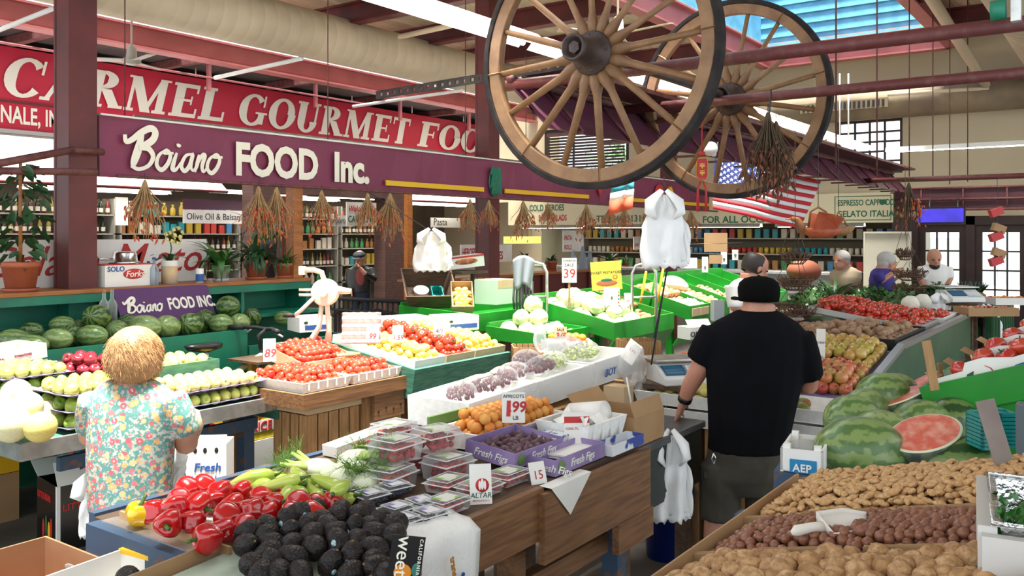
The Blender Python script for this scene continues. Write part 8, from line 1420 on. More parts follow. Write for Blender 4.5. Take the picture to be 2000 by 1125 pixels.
# == people
class Fig:
 """a person laid out at depth d; every joint is (px, py, depth offset) and radii are in picture units at that depth"""
 def __init__(s, label, d, group=None): s.d = d; s.k = d/FPX; s.t = thing('person', label, 'person'); s.mb = MB()
 def J(s, a): return P(a[0], a[1], s.d+(a[2] if len(a) > 2 else 0))
 def limb(s, pts, mb=None, flat=1.0): (mb or s.mb).tube([s.J(p[:3]) for p in pts], [p[3]*s.k for p in pts], 12, 0, True, True, None, flat)
 def rings(s, rs, mb=None, yaw=0): (mb or s.mb).loft([(s.J((x, y, dd)), (w*s.k, dp*s.k), -54.5+yaw) for x, y, dd, w, dp in rs])
 def blob(s, c, r, mb=None, rot=I4): (mb or s.mb).ell((0,0,0), tuple(q*s.k for q in r), 20, 14, 0, M.Translation(s.J(c)) @ RZ(-54.5) @ rot)
 def skin(s, name, m, vox, mb=None, sm=3, disp=0):
  o = obj(name, mb or s.mb, m, s.t); r = o.modifiers.new('r', 'REMESH'); r.mode = 'VOXEL'; r.voxel_size = vox; r.use_smooth_shade = True
  f = o.modifiers.new('f', 'SMOOTH'); f.iterations = sm; f.factor = 0.5; return o
 def head(s, c, w, h, yaw=0, pitch=0, mb=None):
  """skull, jaw, nose and ears; yaw 0 = looking away from the camera, 180 = towards it"""
  k = s.k; m = M.Translation(s.J(c)) @ RZ(-54.5+yaw) @ RX(pitch); b = mb or s.mb
  b.ell((0, -0.01*0, 0.12*h*k), (w*0.5*k, w*0.6*k, h*0.4*k), 20, 14, 0, m); b.ell((0, w*0.14*k, -0.18*h*k), (w*0.4*k, w*0.44*k, h*0.33*k), 18, 12, 0, m)
  b.tube([(0, w*0.55*k, 0.06*h*k), (0, w*0.74*k, -0.1*h*k), (0, w*0.56*k, -0.14*h*k)], [w*0.05*k, w*0.1*k, w*0.06*k], 8, 0, True, True, m)
  b.ell((0, w*0.54*k, -0.28*h*k), (w*0.16*k, w*0.07*k, h*0.035*k), 10, 6, 0, m); b.ell((0, w*0.5*k, 0.11*h*k), (w*0.36*k, w*0.1*k, h*0.035*k), 12, 6, 0, m)
  for q in (-1, 1): b.ell((q*w*0.49*k, -w*0.02*k, -0.04*h*k), (w*0.05*k, w*0.11*k, h*0.13*k), 10, 8, 0, m)
  s.hm = m; s.hw = w*k; s.hh = h*k
 def eyes(s):
  for q in (-1, 1): obj('eye', MB().ell((q*s.hw*0.2, s.hw*0.555, s.hh*0.03), (s.hw*0.08, s.hw*0.06, s.hh*0.03), 8, 6), mat('eye_dark', (0.03, 0.02, 0.015), 0.2), s.t, s.hm)
 def hand(s, w, dr, up, L=0.17, spread=14, curl=20, mb=None, flip=1):
  """palm with five fingers; dr = pointing direction, up = back of the hand"""
  b = mb or s.mb; dr = dr.normalized(); up = (up-dr*up.dot(dr)).normalized(); sd = dr.cross(up)*flip; u = L/0.18
  b.add([tuple(w+dr*x*u+sd*y*u+up*z*u) for x, y, z in ((-0.01,-0.026,-0.018),(-0.01,0.026,-0.018),(-0.01,0.026,0.018),(-0.01,-0.026,0.018),(0.09,-0.042,-0.013),(0.09,0.042,-0.013),(0.09,0.042,0.012),(0.09,-0.042,0.012))], [(0,1,2,3),(7,6,5,4),(0,4,5,1),(1,5,6,2),(2,6,7,3),(3,7,4,0)])
  for i, ln in enumerate((0.072, 0.082, 0.076, 0.058)):
   o = (-0.033+i*0.022)*u; a = R((i-1.5)*spread*0.5); d1 = (dr*math.cos(a)+sd*math.sin(a)).normalized(); c = R(curl); d2 = (d1*math.cos(c)-up*math.sin(c)); d3 = (d1*math.cos(2*c)-up*math.sin(2*c))
   p0 = w+dr*0.08*u+sd*o; p1 = p0+d1*ln*0.45*u; p2 = p1+d2*ln*0.32*u; p3 = p2+d3*ln*0.25*u; b.tube([p0, p1, p2, p3], [0.0105*u, 0.0095*u, 0.0085*u, 0.007*u], 8)
  p0 = w+dr*0.02*u-sd*0.025*u; d1 = (dr*0.65-sd*0.75-up*0.15).normalized(); b.tube([p0, p0+d1*0.04*u, p0+d1*0.065*u+dr*0.01*u, p0+d1*0.085*u+dr*0.025*u], [0.014*u, 0.012*u, 0.0105*u, 0.008*u], 8)
FLY = lambda d: HY+CAMZ*FPX/d
def legs(f, xs, y0, top, r, m, ml=None, shoes=BLACK, vox=0.014, yb=None, name='trousers', skinlegs=False):
 fy = FLY(f.d); b = MB()
 for x in xs: f.limb([(x, y0, 0, r), (x, y0+(fy-y0)*0.5, 0, r*0.78), (x, yb or fy-9, 0, r*0.62)], b)
 f.rings(top, b); f.skin(name, m, vox, b)
 for x in xs: obj('shoe', MB().ell((0, 0.05, 0.045), (0.05, 0.14, 0.05), 14, 8), shoes, f.t, M.Translation(V((f.J((x, fy))).xy.to_3d())) @ RZ(-54.5) )
# ---- the man in the black cap (seen from behind, leaning on the counter)
f = Fig('man in black cap, black tee and cargo shorts leaning one hand on the counter', 4.9)
f.head((1484, 580, 0.02), 60, 70, 6, -8); f.limb([(1484, 590, 0, 31), (1480, 612, -0.01, 33), (1477, 640, 0, 40)])
f.limb([(1395, 660, 0, 26), (1374, 705, 0.04, 21), (1362, 728, 0.06, 19.5), (1347, 755, 0.1, 17), (1336, 782, 0.14, 12)]); f.limb([(1562, 665, 0, 26), (1580, 715, 0.0, 22), (1578, 752, 0.05, 20), (1550, 755, 0.25, 16), (1520, 745, 0.35, 12)])
wp = f.J((1334, 786, 0.16)); f.hand(wp, G(1325, 815, 0.962)-wp, V((-0.35, -0.25, 0.9)), 0.19, 34, 16, None, -1); wq = f.J((1520, 745, 0.35)); f.hand(wq, RT*-1, V((0, 0, 1)), 0.18, 8, 30)
fy = FLY(4.9)
for x in (1402, 1492): f.limb([(x, 960, 0, 30), (x, 1010, 0.02, 27), (x-2, 1050, -0.01, 26), (x, 1110, 0, 18), (x, fy-10, 0, 14)])
f.rings([(1470, 700, 0, 70, 40), (1460, 900, 0, 60, 40), (1450, 935, 0, 50, 32)]); f.skin('body', SKIN, 0.009)
TEE = mat('black_tee', (0.003, 0.003, 0.004), 0.9, (0.004, 0.004, 0.006), 6, bump=0.12, bscale=9, spec=0.12); b = MB()
f.rings([(1480, 606, -0.01, 40, 38), (1478, 616, 0, 58, 44), (1476, 630, 0, 84, 52), (1475, 650, 0, 102, 58), (1476, 690, 0, 102, 62), (1474, 740, 0, 95, 62), (1468, 800, 0, 86, 60), (1463, 850, 0, 80, 58), (1461, 880, 0, 80, 58)], b)
f.limb([(1400, 650, 0, 34), (1382, 680, 0.02, 33), (1368, 706, 0.04, 31)], b); f.limb([(1556, 655, 0, 34), (1570, 700, 0, 33), (1578, 738, 0.02, 31)], b); f.skin('tee_shirt', TEE, 0.012, b, 5)
SHO = mat('olive_shorts', (0.055, 0.048, 0.033), 0.85, (0.04, 0.034, 0.024), 9, bump=0.25, bscale=12); b = MB()
f.rings([(1460, 855, 0, 76, 54), (1458, 890, 0, 78, 56), (1452, 930, 0, 80, 54), (1451, 962, 0, 50, 40)], b)
for x in (1407, 1495): f.limb([(x, 905, 0, 40), (x, 960, 0, 40), (x, 1012, 0, 39)], b)
f.skin('cargo_shorts', SHO, 0.012, b); obj('cargo_pocket', MB().cb(0, 0, 0, 0.03, 0.12, 0.14), SHO, f.t, M.Translation(f.J((1378, 945, 0))) @ RZ(-54.5), 0.01); obj('pocket_flap', MB().cb(0, 0, 0, 0.04, 0.13, 0.04), SHO, f.t, M.Translation(f.J((1377, 922, 0))) @ RZ(-54.5), 0.008)
cb = MB(); m = M.Translation(f.J((1482, 572, 0.0))) @ RZ(-54.5+8); k = f.k
cb.lathe([(38*k, -16*k), (40*k, 0), (40*k, 10*k), (37*k, 20*k), (28*k, 28*k), (14*k, 32*k), (0.001, 33*k)], 28, 0, True, m @ SC(0.98, 1.12, 1), False); c = obj('cap', cb, mat('cap_black', (0.003, 0.003, 0.003), 0.95, bump=0.3, scale=90, spec=0.1), f.t); c.modifiers.new('s', 'SOLIDIFY').thickness = 0.004
obj('cap_brim', MB().prism([(-0.01+0.03*math.cos(a), 0.09*math.sin(a)) for a in [math.pi/2+i*math.pi/10 for i in range(11)]] , -0.004, 0.003, 0, M.Translation(f.J((1452, 581, 0.05))) @ RZ(-54.5+8) @ RY(-8) @ SC(1.6, 1, 1)), MATS['cap_black'], f.t); obj('cap_button', MB().ell((0,0,33*k), (0.01, 0.01, 0.006), 8, 5), MATS['cap_black'], f.t, m)
wb = f.J((1338, 779, 0.135)); wd = (f.J((1334, 790, 0.16))-f.J((1347, 755, 0.1))).normalized(); obj('wrist_watch', MB().lathe([(0.037,-0.016),(0.042,-0.012),(0.042,0.012),(0.037,0.016)], 18, 0, True, None, False), BLACKG, f.t, M.Translation(wb) @ wd.to_track_quat('Z', 'Y').to_matrix().to_4x4()).modifiers.new('s', 'SOLIDIFY').thickness = 0.006
for x in (1453, 1516): obj('earring', MB().lathe([(0.007,-0.003),(0.011,-0.003),(0.011,0.003),(0.007,0.003)], 14, 0, True, None, False), CHROME, f.t, M.Translation(f.J((x, 602, -0.01))) @ RZ(30) @ RX(90))
obj('key_clip', MB().tube([(0,0,0),(0.012,0,-0.03),(0,0,-0.06),(-0.012,0,-0.03),(0,0,0)], 0.004, 6), CHROME, f.t, M.Translation(f.J((1394, 885, -0.14))) @ RZ(-54.5))
for x in (1402, 1492): obj('shoe', MB().ell((0, 0.05, 0.05), (0.055, 0.15, 0.055), 14, 8), BLACK, f.t, M.Translation(f.J((x, fy)).xy.to_3d()) @ RZ(-54.5))
# ---- the woman in the flowered blouse
def floral():
 m = bpy.data.materials.new('flowered_blouse'); m.use_nodes = True; N = m.node_tree.nodes; L = m.node_tree.links; b = N['Principled BSDF']; b.inputs['Roughness'].default_value = 0.8
 tc = N.new('ShaderNodeTexCoord'); cur = None; base = (0.10, 0.25, 0.22, 1)
 def mixin(fac, col, prev):
  x = N.new('ShaderNodeMix'); x.data_type = 'RGBA'; L.new(fac, x.inputs[0])
  if prev is None: x.inputs[6].default_value = base
  else: L.new(prev, x.inputs[6])
  if isinstance(col, tuple): x.inputs[7].default_value = col
  else: L.new(col, x.inputs[7])
  return x.outputs[2]
 nz = N.new('ShaderNodeTexNoise'); nz.inputs['Scale'].default_value = 45; L.new(tc.outputs['Object'], nz.inputs[0]); r0 = N.new('ShaderNodeMapRange'); r0.inputs[1].default_value = 0.5; r0.inputs[2].default_value = 0.56; L.new(nz.outputs[0], r0.inputs[0]); cur = mixin(r0.outputs[0], (0.42, 0.42, 0.36, 1), cur)
 for sc, th, cols in ((24, 0.42, ((0.60, 0.36, 0.13, 1), (0.52, 0.10, 0.12, 1), (0.55, 0.16, 0.16, 1), (0.60, 0.42, 0.2, 1))), (52, 0.30, ((0.55, 0.14, 0.15, 1), (0.22, 0.24, 0.42, 1), (0.62, 0.55, 0.42, 1), (0.5, 0.1, 0.12, 1)))):
  v = N.new('ShaderNodeTexVoronoi'); v.inputs['Scale'].default_value = sc; L.new(tc.outputs['Object'], v.inputs[0]); sp = N.new('ShaderNodeSeparateColor'); L.new(v.outputs['Color'], sp.inputs[0]); cr = N.new('ShaderNodeValToRGB'); cr.color_ramp.interpolation = 'CONSTANT'; e = cr.color_ramp.elements
  while len(e) < 4: e.new(0.5)
  for i, c in enumerate(cols): e[i].position = i*0.25; e[i].color = c
  L.new(sp.outputs[0], cr.inputs[0]); r1 = N.new('ShaderNodeMapRange'); r1.inputs[1].default_value = th; r1.inputs[2].default_value = th-0.05; L.new(v.outputs['Distance'], r1.inputs[0]); cur = mixin(r1.outputs[0], cr.outputs[0], cur)
  r2 = N.new('ShaderNodeMapRange'); r2.inputs[1].default_value = 0.14; r2.inputs[2].default_value = 0.1; L.new(v.outputs['Distance'], r2.inputs[0]); cur = mixin(r2.outputs[0], (0.6, 0.52, 0.36, 1), cur)
 L.new(cur, b.inputs['Base Color']); return m
f = Fig('elderly woman with short blond hair in a flowered blouse at the apple table', 4.5)
f.head((264, 690, 0.03), 68, 100, 12, -6); f.limb([(262, 720, 0, 28), (258, 745, -0.02, 31), (255, 775, 0, 45)])
f.limb([(338, 790, 0, 30), (360, 838, 0.02, 25), (364, 866, 0.08, 23), (356, 830, 0.26, 18), (350, 802, 0.34, 13)]); wq = f.J((349, 800, 0.35)); f.hand(wq, V((0, 0, 1))*0.8+RT*-0.5+VW*0.3, RT*0.8-VW*0.5, 0.165, 14, 26)
f.limb([(180, 800, 0, 28), (178, 850, 0.1, 24), (190, 850, 0.3, 18), (215, 820, 0.42, 13)]); wq = f.J((216, 818, 0.43)); f.hand(wq, VW, V((0, 0, 1)), 0.165, 12, 22)
f.rings([(258, 790, 0, 60, 40), (255, 900, 0, 60, 42), (255, 1000, 0, 60, 44)]); 
for x in (225, 290): f.limb([(x, 1000, 0, 40), (x, 1100, 0, 30), (x, FLY(4.5)-12, 0, 16)])
f.skin('body', SKIN, 0.009); b = MB()
f.rings([(252, 742, 0, 46, 36), (256, 754, 0, 66, 42), (258, 772, 0, 82, 50), (260, 800, 0, 88, 56), (258, 840, 0, 86, 60), (255, 890, 0, 84, 62), (254, 940, 0, 82, 62), (255, 985, 0, 80, 62), (255, 996, 0, 79, 61)], b); f.limb([(328, 775, 0, 36), (348, 815, 0.01, 35), (358, 846, 0.03, 34)], b); f.limb([(188, 778, 0, 34), (182, 812, 0.03, 34), (182, 838, 0.06, 33)], b); f.skin('flowered_blouse', floral(), 0.011, b, 5)
legs(f, (218, 292), 1030, [(255, 975, 0, 76, 56), (255, 1030, 0, 76, 56)], 44, mat('dark_slacks', (0.025, 0.02, 0.02), 0.8)); HAIR = mat('blond_hair', (0.50, 0.28, 0.12), 0.6, (0.36, 0.18, 0.07), 26, 5, bump=0.5, bscale=60); b = MB()
for c, r in (((263, 686, 0.0), (50, 56, 50)), ((262, 706, -0.03), (50, 46, 44)), ((258, 722, -0.05), (42, 34, 30)), ((275, 690, 0.03), (44, 46, 48)), ((255, 735, -0.05), (28, 22, 18))): f.blob(c, r, b)
f.skin('hair', HAIR, 0.012, b, 4); r = random.Random(3); b = MB(); hc = f.J((262, 696, -0.01))
for i in range(2600):
 u = V((r.gauss(0, 1), r.gauss(0, 1), r.gauss(0.25, 0.9))).normalized(); q = hc+RT*u.x*51*f.k+VW*u.y*55*f.k+V((0, 0, u.z*58*f.k)); dn = (V((0, 0, -1))+u*0.55+V((r.uniform(-.5,.5), r.uniform(-.5,.5), 0))).normalized()*r.uniform(0.02, 0.05)
 if u.z < -0.75: continue
 b.tube([q, q+dn*0.5+u*0.004, q+dn], [0.0012, 0.001, 0.0003], 3, 0, True, False)
obj('hair_strands', b, HAIR, f.t)['kind'] = 'stuff'
t = thing('paper_handbag', 'tan shopping bag with printed words held against the woman', 'bag', M.Translation(P(374, 838, 4.62)) @ RZ(-54.5) @ RY(18)); obj('pouch', MB().loft([((0,0,-0.11),(0.035,0.03),0),((0,0,-0.06),(0.05,0.05),0),((0,0,0.03),(0.055,0.05),0),((-0.02,0,0.1),(0.03,0.03),0)]), mat('bag_tan', (0.42, 0.30, 0.19), 0.8, (0.2, 0.12, 0.07), 50, thr=(0.6, 0.66)), t)
carrier('white plastic bag hanging at the woman\'s far side', T(*P(344, 880, 4.75)) @ RZ(-54.5), 0.1, 0.24, BAGW, 8, None, 2); carrier('white plastic bag hanging low beside the dark slacks', T(*P(178, 935, 4.6)) @ RZ(-54.5), 0.12, 0.3, BAGW, 8, None, 2)
# ---- others standing farther back
def bystander(label, d, px, top, hw, hh, yaw, pitch, sh, shy, hem, shirtm, pantm, hairm, bald, arms, beard=None, hatm=None, jacket=None, long=False, belly=1.0):
 """top = crown py, hw/hh head size, sh = half shoulder width, shy = shoulder py, hem = shirt hem py (all in picture units)"""
 f = Fig(label, d); v = 0.012 if d < 9 else 0.016; hc = top+hh*0.5; ny = top+hh*0.95
 fo = 0.065; hx = px-math.sin(R(yaw))*fo/f.k; f.head((hx, hc, math.cos(R(yaw))*fo), hw, hh, yaw, pitch); f.limb([(px-0.0, hc+hh*0.15, 0, hw*0.38), (px, shy, 0, hw*0.42), (px, shy+hh*0.3, 0, hw*0.6)])
 s = MB(); f.rings([(px, shy-hh*0.08, 0, sh*0.45, hw*0.42), (px, shy, 0, sh*0.75, hw*0.5), (px, shy+hh*0.14, 0, sh*0.98, hw*0.6), (px, (shy+hem)/2, 0, sh*0.95*belly, hw*0.72*belly), (px, hem, 0, sh*0.9*belly, hw*0.7*belly)], s)
 for a in arms:
  f.limb(a); n = 3 if long else 2; f.limb([(q[0], q[1], q[2], q[3]*1.35) for q in a[:n]], s)
  w = f.J(a[-1][:3]); e = f.J(a[-2][:3]); f.hand(w, w-e, V((0, 0, 1)) if abs((w-e).normalized().z) < 0.8 else RT, 0.17, 10, 24)
 f.rings([(px, shy+hh*0.3, 0, sh*0.7, hw*0.4), (px, hem, 0, sh*0.6, hw*0.4)]); f.skin('body', SKIN, v); f.skin('shirt', shirtm, v, s, 4); f.eyes()
 legs(f, (px-sh*0.45, px+sh*0.45), hem, [(px, hem-4, 0, sh*0.84*belly, hw*0.62*belly), (px, hem+hh*0.35, 0, sh*0.85, hw*0.6)], sh*0.42, pantm, None, BLACK, 0.016); hw_, hh_ = f.hw, f.hh
 if hairm:
  b = MB()
  if bald: b.lathe([(0.40, -0.3), (0.47, -0.16), (0.50, 0.0), (0.49, 0.14), (0.43, 0.26), (0.33, 0.34)], 20, 0, True, f.hm @ T(0, -hw_*0.13, hh_*0.09) @ SC(hw_, hw_*1.14, hh_), False); o = obj('hair', b, hairm, f.t); o.modifiers.new('s', 'SOLIDIFY').thickness = -0.006
  else: b.ell((0, -hw_*0.08, hh_*0.18), (hw_*0.56, hw_*0.64, hh_*0.4), 18, 12, 0, f.hm); b.ell((0, -hw_*0.25, -hh_*0.0), (hw_*0.5, hw_*0.42, hh_*0.36), 18, 12, 0, f.hm); obj('hair', b, hairm, f.t)
 if beard: obj('beard', MB().ell((0, hw_*0.2, -hh_*0.34), (hw_*0.38, hw_*0.42, hh_*0.2), 14, 10), beard, f.t, f.hm)
 if hatm: obj('cap', MB().ell((0, -hw_*0.02, hh_*0.3), (hw_*0.6, hw_*0.68, hh_*0.26), 18, 10), hatm, f.t, f.hm); obj('cap_brim', MB().ell((0, hw_*0.75, hh_*0.2), (hw_*0.45, hw_*0.45, hh_*0.035), 14, 6), hatm, f.t, f.hm)
 return f
WS = mat('white_shirt', (0.80, 0.79, 0.76), 0.8, bump=0.15, scale=9); DHAIR = mat('dark_hair', (0.018, 0.012, 0.009), 0.6); GHAIR = mat('grey_hair', (0.30, 0.28, 0.26), 0.8, bump=0.4, scale=40)
f = bystander('balding man in a white polo shirt looking down behind the black cap', 7.9, 1461, 494, 40, 58, -78, -22, 38, 548, 650, WS, mat('black_slacks', (0.01, 0.01, 0.012), 0.8), DHAIR, True, [[(1432, 556, -0.1, 13), (1436, 600, -0.12, 11), (1470, 622, -0.1, 9), (1498, 616, -0.08, 7)], [(1455, 556, 0.15, 13), (1460, 600, 0.15, 11), (1500, 620, 0.1, 8)]])
bystander('grey haired man in a tan short sleeved shirt by the deli counter', 11.0, 1651, 491, 28, 38, 125, 0, 27, 524, 558, mat('tan_shirt', (0.42, 0.33, 0.22), 0.8, bump=0.15, scale=9), mat('khaki', (0.16, 0.11, 0.06), 0.8), GHAIR, False, [[(1630, 530, 0, 7), (1628, 548, 0, 6), (1631, 566, 0.05, 5)], [(1673, 530, 0, 7), (1676, 548, 0, 6), (1672, 566, 0.05, 5)]])
bystander('white haired woman in a purple top reaching towards the hanging baskets', 10.6, 1722, 494, 28, 38, -85, -4, 22, 526, 568, mat('purple_top', (0.05, 0.035, 0.24), 0.8), mat('dark_skirt', (0.02, 0.02, 0.03), 0.8), mat('white_hair', (0.45, 0.44, 0.42), 0.8, bump=0.4, scale=40), False, [[(1712, 532, -0.12, 8), (1722, 549, -0.12, 7), (1745, 533, -0.1, 5)], [(1724, 532, 0.12, 7), (1732, 552, 0.12, 6), (1748, 545, 0.1, 5)]], None, None, None, False, 1.15)
bystander('bald bearded man in a white tee behind the vegetable stand', 11.6, 1826, 486, 26, 38, 170, -14, 28, 518, 558, WS, mat('jeans', (0.03, 0.04, 0.08), 0.8), None, False, [[(1803, 523, 0, 8), (1798, 545, -0.05, 6.5), (1806, 566, -0.15, 5)], [(1850, 523, 0, 8), (1855, 545, -0.05, 6.5), (1846, 566, -0.15, 5)]], DHAIR)
f = bystander('old man in a dark cap and black leather jacket in front of the shop', 15.8, 704, 492, 20, 30, 165, -12, 22, 521, 572, mat('leather_black', (0.018, 0.02, 0.018), 0.45), mat('jeans_dark', (0.02, 0.03, 0.06), 0.8), mat('fair_hair', (0.5, 0.4, 0.25), 0.8), False, [[(685, 525, 0, 6), (682, 548, -0.05, 5.5), (686, 568, -0.1, 5)], [(724, 525, 0, 6), (730, 545, -0.1, 5.5), (712, 534, -0.28, 4.5), (704, 524, -0.3, 4)]], None, mat('cap_dark', (0.02, 0.02, 0.03), 0.8), None, True)
obj('shirt_front', MB().ell((0, 0, 0), (0.09, 0.03, 0.17), 12, 10), mat('shirt_red', (0.30, 0.06, 0.05), 0.7), f.t, M.Translation(P(704, 540, 15.68)) @ RZ(-54.5))
# == deli along the far wall
t = thing('deli_fascia', 'long cream deli fascia with green and red lettering on the far wall', 'sign', T(16.95, 12.2, 2.25) @ FACE_X)
FC = mat('fascia_cream', (0.62, 0.55, 0.36), 0.6); obj('panel', MB().box(0, 8.6, 0, 0.55, -0.04, 0), FC, t)
def fas(px, s, size, z, m, sx=1.0, bo=0.02): txt(s, size, m, t, T(12.2-onX(px, 16.95), z, 0.003), bo, sx=sx)
fas(1034, 'COLD HEROES', 0.2, 0.33, INKG, 0.72); fas(1052, 'SOUP  SALADS', 0.19, 0.1, REDI, 0.62); fas(1165, 'TEL. 364-3131', 0.2, 0.06, INKG, 0.95); fas(1372, 'FOR ALL OCCASIONS', 0.19, 0.02, INKG, 1.05)
fas(1636, 'ESPRESSO CAPPUCCINO', 0.15, 0.32, INKG, 0.72); fas(1634, 'GELATO ITALIANO', 0.16, 0.11, INKG, 0.9)
a, b = 12.2-onX(1630, 16.95), 12.2-onX(1741, 16.95); obj('green_frame', MB().box(a, b, 0.04, 0.055, 0, 0.003).box(a, b, 0.48, 0.495, 0, 0.003).box(a, a+0.015, 0.055, 0.48, 0, 0.003).box(b-0.015, b, 0.055, 0.48, 0, 0.003), INKG, t); obj('cup_mark', MB().box(b-0.2, b-0.08, 0.33, 0.42, 0, 0.004), INKG, t); obj('green_awning_edge', MB().box(4.6, 7.0, 0.55, 0.75, -0.1, -0.02), mat('awning_green', (0.01, 0.12, 0.05), 0.6), t)
for i, y in enumerate((4.2, 6.2, 8.4, 10.4)): fluoro('deli strip light under the cream fascia, %s' % ['by the doors', 'second', 'third', 'farthest'][i], y, y+1.7, 17.4, 2.2, 'Y', 0.1, 'deli strip lights')
zs = (1.25, 1.6, 1.95); shelving('deli wall shelves with cans and packets', 4.0, 11.5, 19.15, zs, 0.35, 'Y')
CAN = [MB().lathe([(0.001,0),(0.05,0),(0.05,0.14),(0.001,0.14)], 12).mesh('food_can', m) for m in PM]
for zi, z in enumerate(zs):
 y = 4.15
 while y < 11.4:
  if zi == 1: put('food_can', CAN[int(y*1.3) % 8], T(19.28, y, z), 'food can standing in the row on the deli shelves', 'can', 'cans on the deli shelves')
  else: put('grocery_box', packs[(int(y*2)+zi) % 8], T(19.28, y, z) @ RZ(90), 'packet standing on the deli wall shelves', 'packet', 'packets on the deli shelves')
  y += 0.13 if zi == 1 else 0.2
t = thing('deli_counter', 'pale deli display counter with a glass front', 'counter'); obj('base', bx(16.1, 16.8, 4.3, 11.5, 0, 0.9), mat('deli_base', (0.25, 0.22, 0.16), 0.6), t); obj('glass_front', bx(16.1, 16.12, 4.3, 11.5, 0.9, 1.3), PANE, t); obj('top', bx(16.1, 16.8, 4.3, 11.5, 1.3, 1.34), ALU, t); obj('tray_shelf', bx(16.2, 16.8, 4.3, 11.5, 0.95, 0.97), WHITE, t)
tag(obj('partition_board', MB().box(16.0, 16.05, 3.15, 3.85, 0, 2.05).box(15.98, 16.07, 3.12, 3.15, 0, 2.08).box(15.98, 16.07, 3.85, 3.88, 0, 2.08).box(15.98, 16.07, 3.15, 3.85, 2.05, 2.08), mat('board_pale', (0.5, 0.46, 0.36), 0.6, (0.46, 0.42, 0.33), 2)), 'tall pale wooden framed board beside the doors', 'board')
t = thing('screen', 'blue glowing flat screen above the doors', 'screen', T(14.9, onX(1790, 14.9), 2.2) @ FACE_X); w_ = onX(1790, 14.9)-onX(1885, 14.9); obj('case', MB().box(0, w_, 0, 0.25, -0.05, 0), BLACK, t); obj('display', bx(0.02, w_-0.02, 0.02, 0.23, 0, 0.002), mat('screen_blue', (0.05, 0.03, 0.6), 0.3, (0.02, 0.02, 0.2), 3, emit=0.5), t)
for px in (1815, 1870): rod('screen_rod', 'thin rod holding the blue screen to the maroon trellis, %s' % ('door side' if px > 1840 else 'board side'), (14.92, onX(px, 14.92), 2.44), (15.15, onX(px, 15.1), 2.6), 0.012, STEEL, 'rod')
t = thing('van', 'pale parked van seen through the glazed door', 'van', T(23.0, 5.2, 0)); VM = mat('van_grey', (0.45, 0.5, 0.55), 0.3); obj('body', MB().prism([(-2, 0.4), (2, 0.4), (2, 1.1), (1.2, 1.25), (0.7, 2.0), (-2, 2.0)], -0.9, 0.9, 0, RZ(90) @ RX(90)), VM, t, None, 0.05)
for y in (-0.9, 0.1): obj('window_pane', bx(-0.92, -0.9, y, y+0.8, 1.25, 1.8), mat('tinted', (0.05, 0.08, 0.1), 0.1), t)
for y in (-1.2, 1.2): obj('wheel', MB().lathe([(0.1,-0.1),(0.33,-0.1),(0.33,0.1),(0.1,0.1)], 20, 0, True, T(-0.85, y, 0.33) @ RY(90)), TR, t)
for i, y in enumerate((9.4, 10.8)):
 t = thing('tree', 'green tree outside the louvered window, %s' % ['first', 'second'][i], 'tree', T(20.5, y, 0)); obj('trunk', MB().tube([(0,0,0),(0,0,4)], 0.12), WOODD, t); r = random.Random(i); mb = MB()
 for k in range(700): c = V((r.gauss(0, 0.45), r.gauss(0, 0.5), 4+r.gauss(0, 0.5))); u = V((r.uniform(-1,1), r.uniform(-1,1), r.uniform(-1,1))).normalized()*0.09; w_ = u.orthogonal()*0.5; mb.add([c, c+u+w_, c+u*2, c+u-w_], [(0,1,2,3)])
 obj('crown', mb, mat('tree_leaf', (0.10, 0.3, 0.04), 0.5), t)['kind'] = 'stuff'
# == flags and hanging ornaments
FW, FB, FR = mat('flag_white', (0.75, 0.74, 0.72), 0.8), mat('flag_blue', (0.03, 0.05, 0.22), 0.8), mat('flag_red', (0.55, 0.02, 0.03), 0.8)
def flagF(A, B, Cc, D, wave=0.03):
 """bilinear sheet A top-left, B top-right, Cc bottom-left, D bottom-right"""
 n = (B-A).cross(Cc-A).normalized()
 return lambda u, v: (A*(1-u)+B*u)*(1-v)+(Cc*(1-u)+D*u)*v+n*wave*math.sin(u*9+v*2)
def patch(F, u0, u1, v0, v1, n=14, off=0.0):
 vs = []
 for i in range(n+1): u = u0+(u1-u0)*i/n; vs += [F(u, v0)+V((-off, -off, 0)), F(u, v1)+V((-off, -off, 0))]
 return MB().add(vs, [(i*2, i*2+1, i*2+3, i*2+2) for i in range(n)], 0, True)
F = flagF(P(1396, 306, 10.4), P(1606, 352, 11.4), P(1396, 408, 10.4), P(1558, 447, 11.2)); t = thing('american_flag', 'large flag with stars and red and white stripes hanging behind the wheel', 'flag')
for i in range(13):
 v0, v1 = i/13, (i+1)/13
 o = obj('stripe', patch(F, 0.4 if i < 7 else 0, 1, v0, v1), FR if i % 2 == 0 else FW, t); o.modifiers.new('s', 'SOLIDIFY').thickness = 0.004
cn = obj('canton', patch(F, 0, 0.4, 0, 7/13), FB, t); mb = MB()
for r_ in range(9):
 for c_ in range(6 if r_ % 2 == 0 else 5):
  ctr = F(0.035+(c_+(0 if r_ % 2 == 0 else 0.5))*0.066, 0.03+r_*0.0555)+V((-0.012, -0.012, 0)); ex = RT; ey = V((0, 0, 1)); mb.add([ctr]+[ctr+(ex*math.sin(k*math.pi/5)+ey*math.cos(k*math.pi/5))*(0.026 if k % 2 == 0 else 0.011) for k in range(10)], [(0, k+1, (k+1) % 10+1) for k in range(10)])
obj('stars', mb, FW, cn)['kind'] = 'stuff'
rod('flag_line', 'thin line holding the starry flag from the canopy', P(1396, 306, 10.4), P(1396, 290, 10.4)+V((0, 0, 0.35)), 0.006, STEEL, 'line', None, 5)
F = flagF(P(1196, 358, 12.0), P(1240, 352, 12.2), P(1191, 420, 11.9), P(1232, 408, 12.1), 0.04); t = thing('small_flag', 'small teal, white and red flag hanging below the wheel', 'flag')
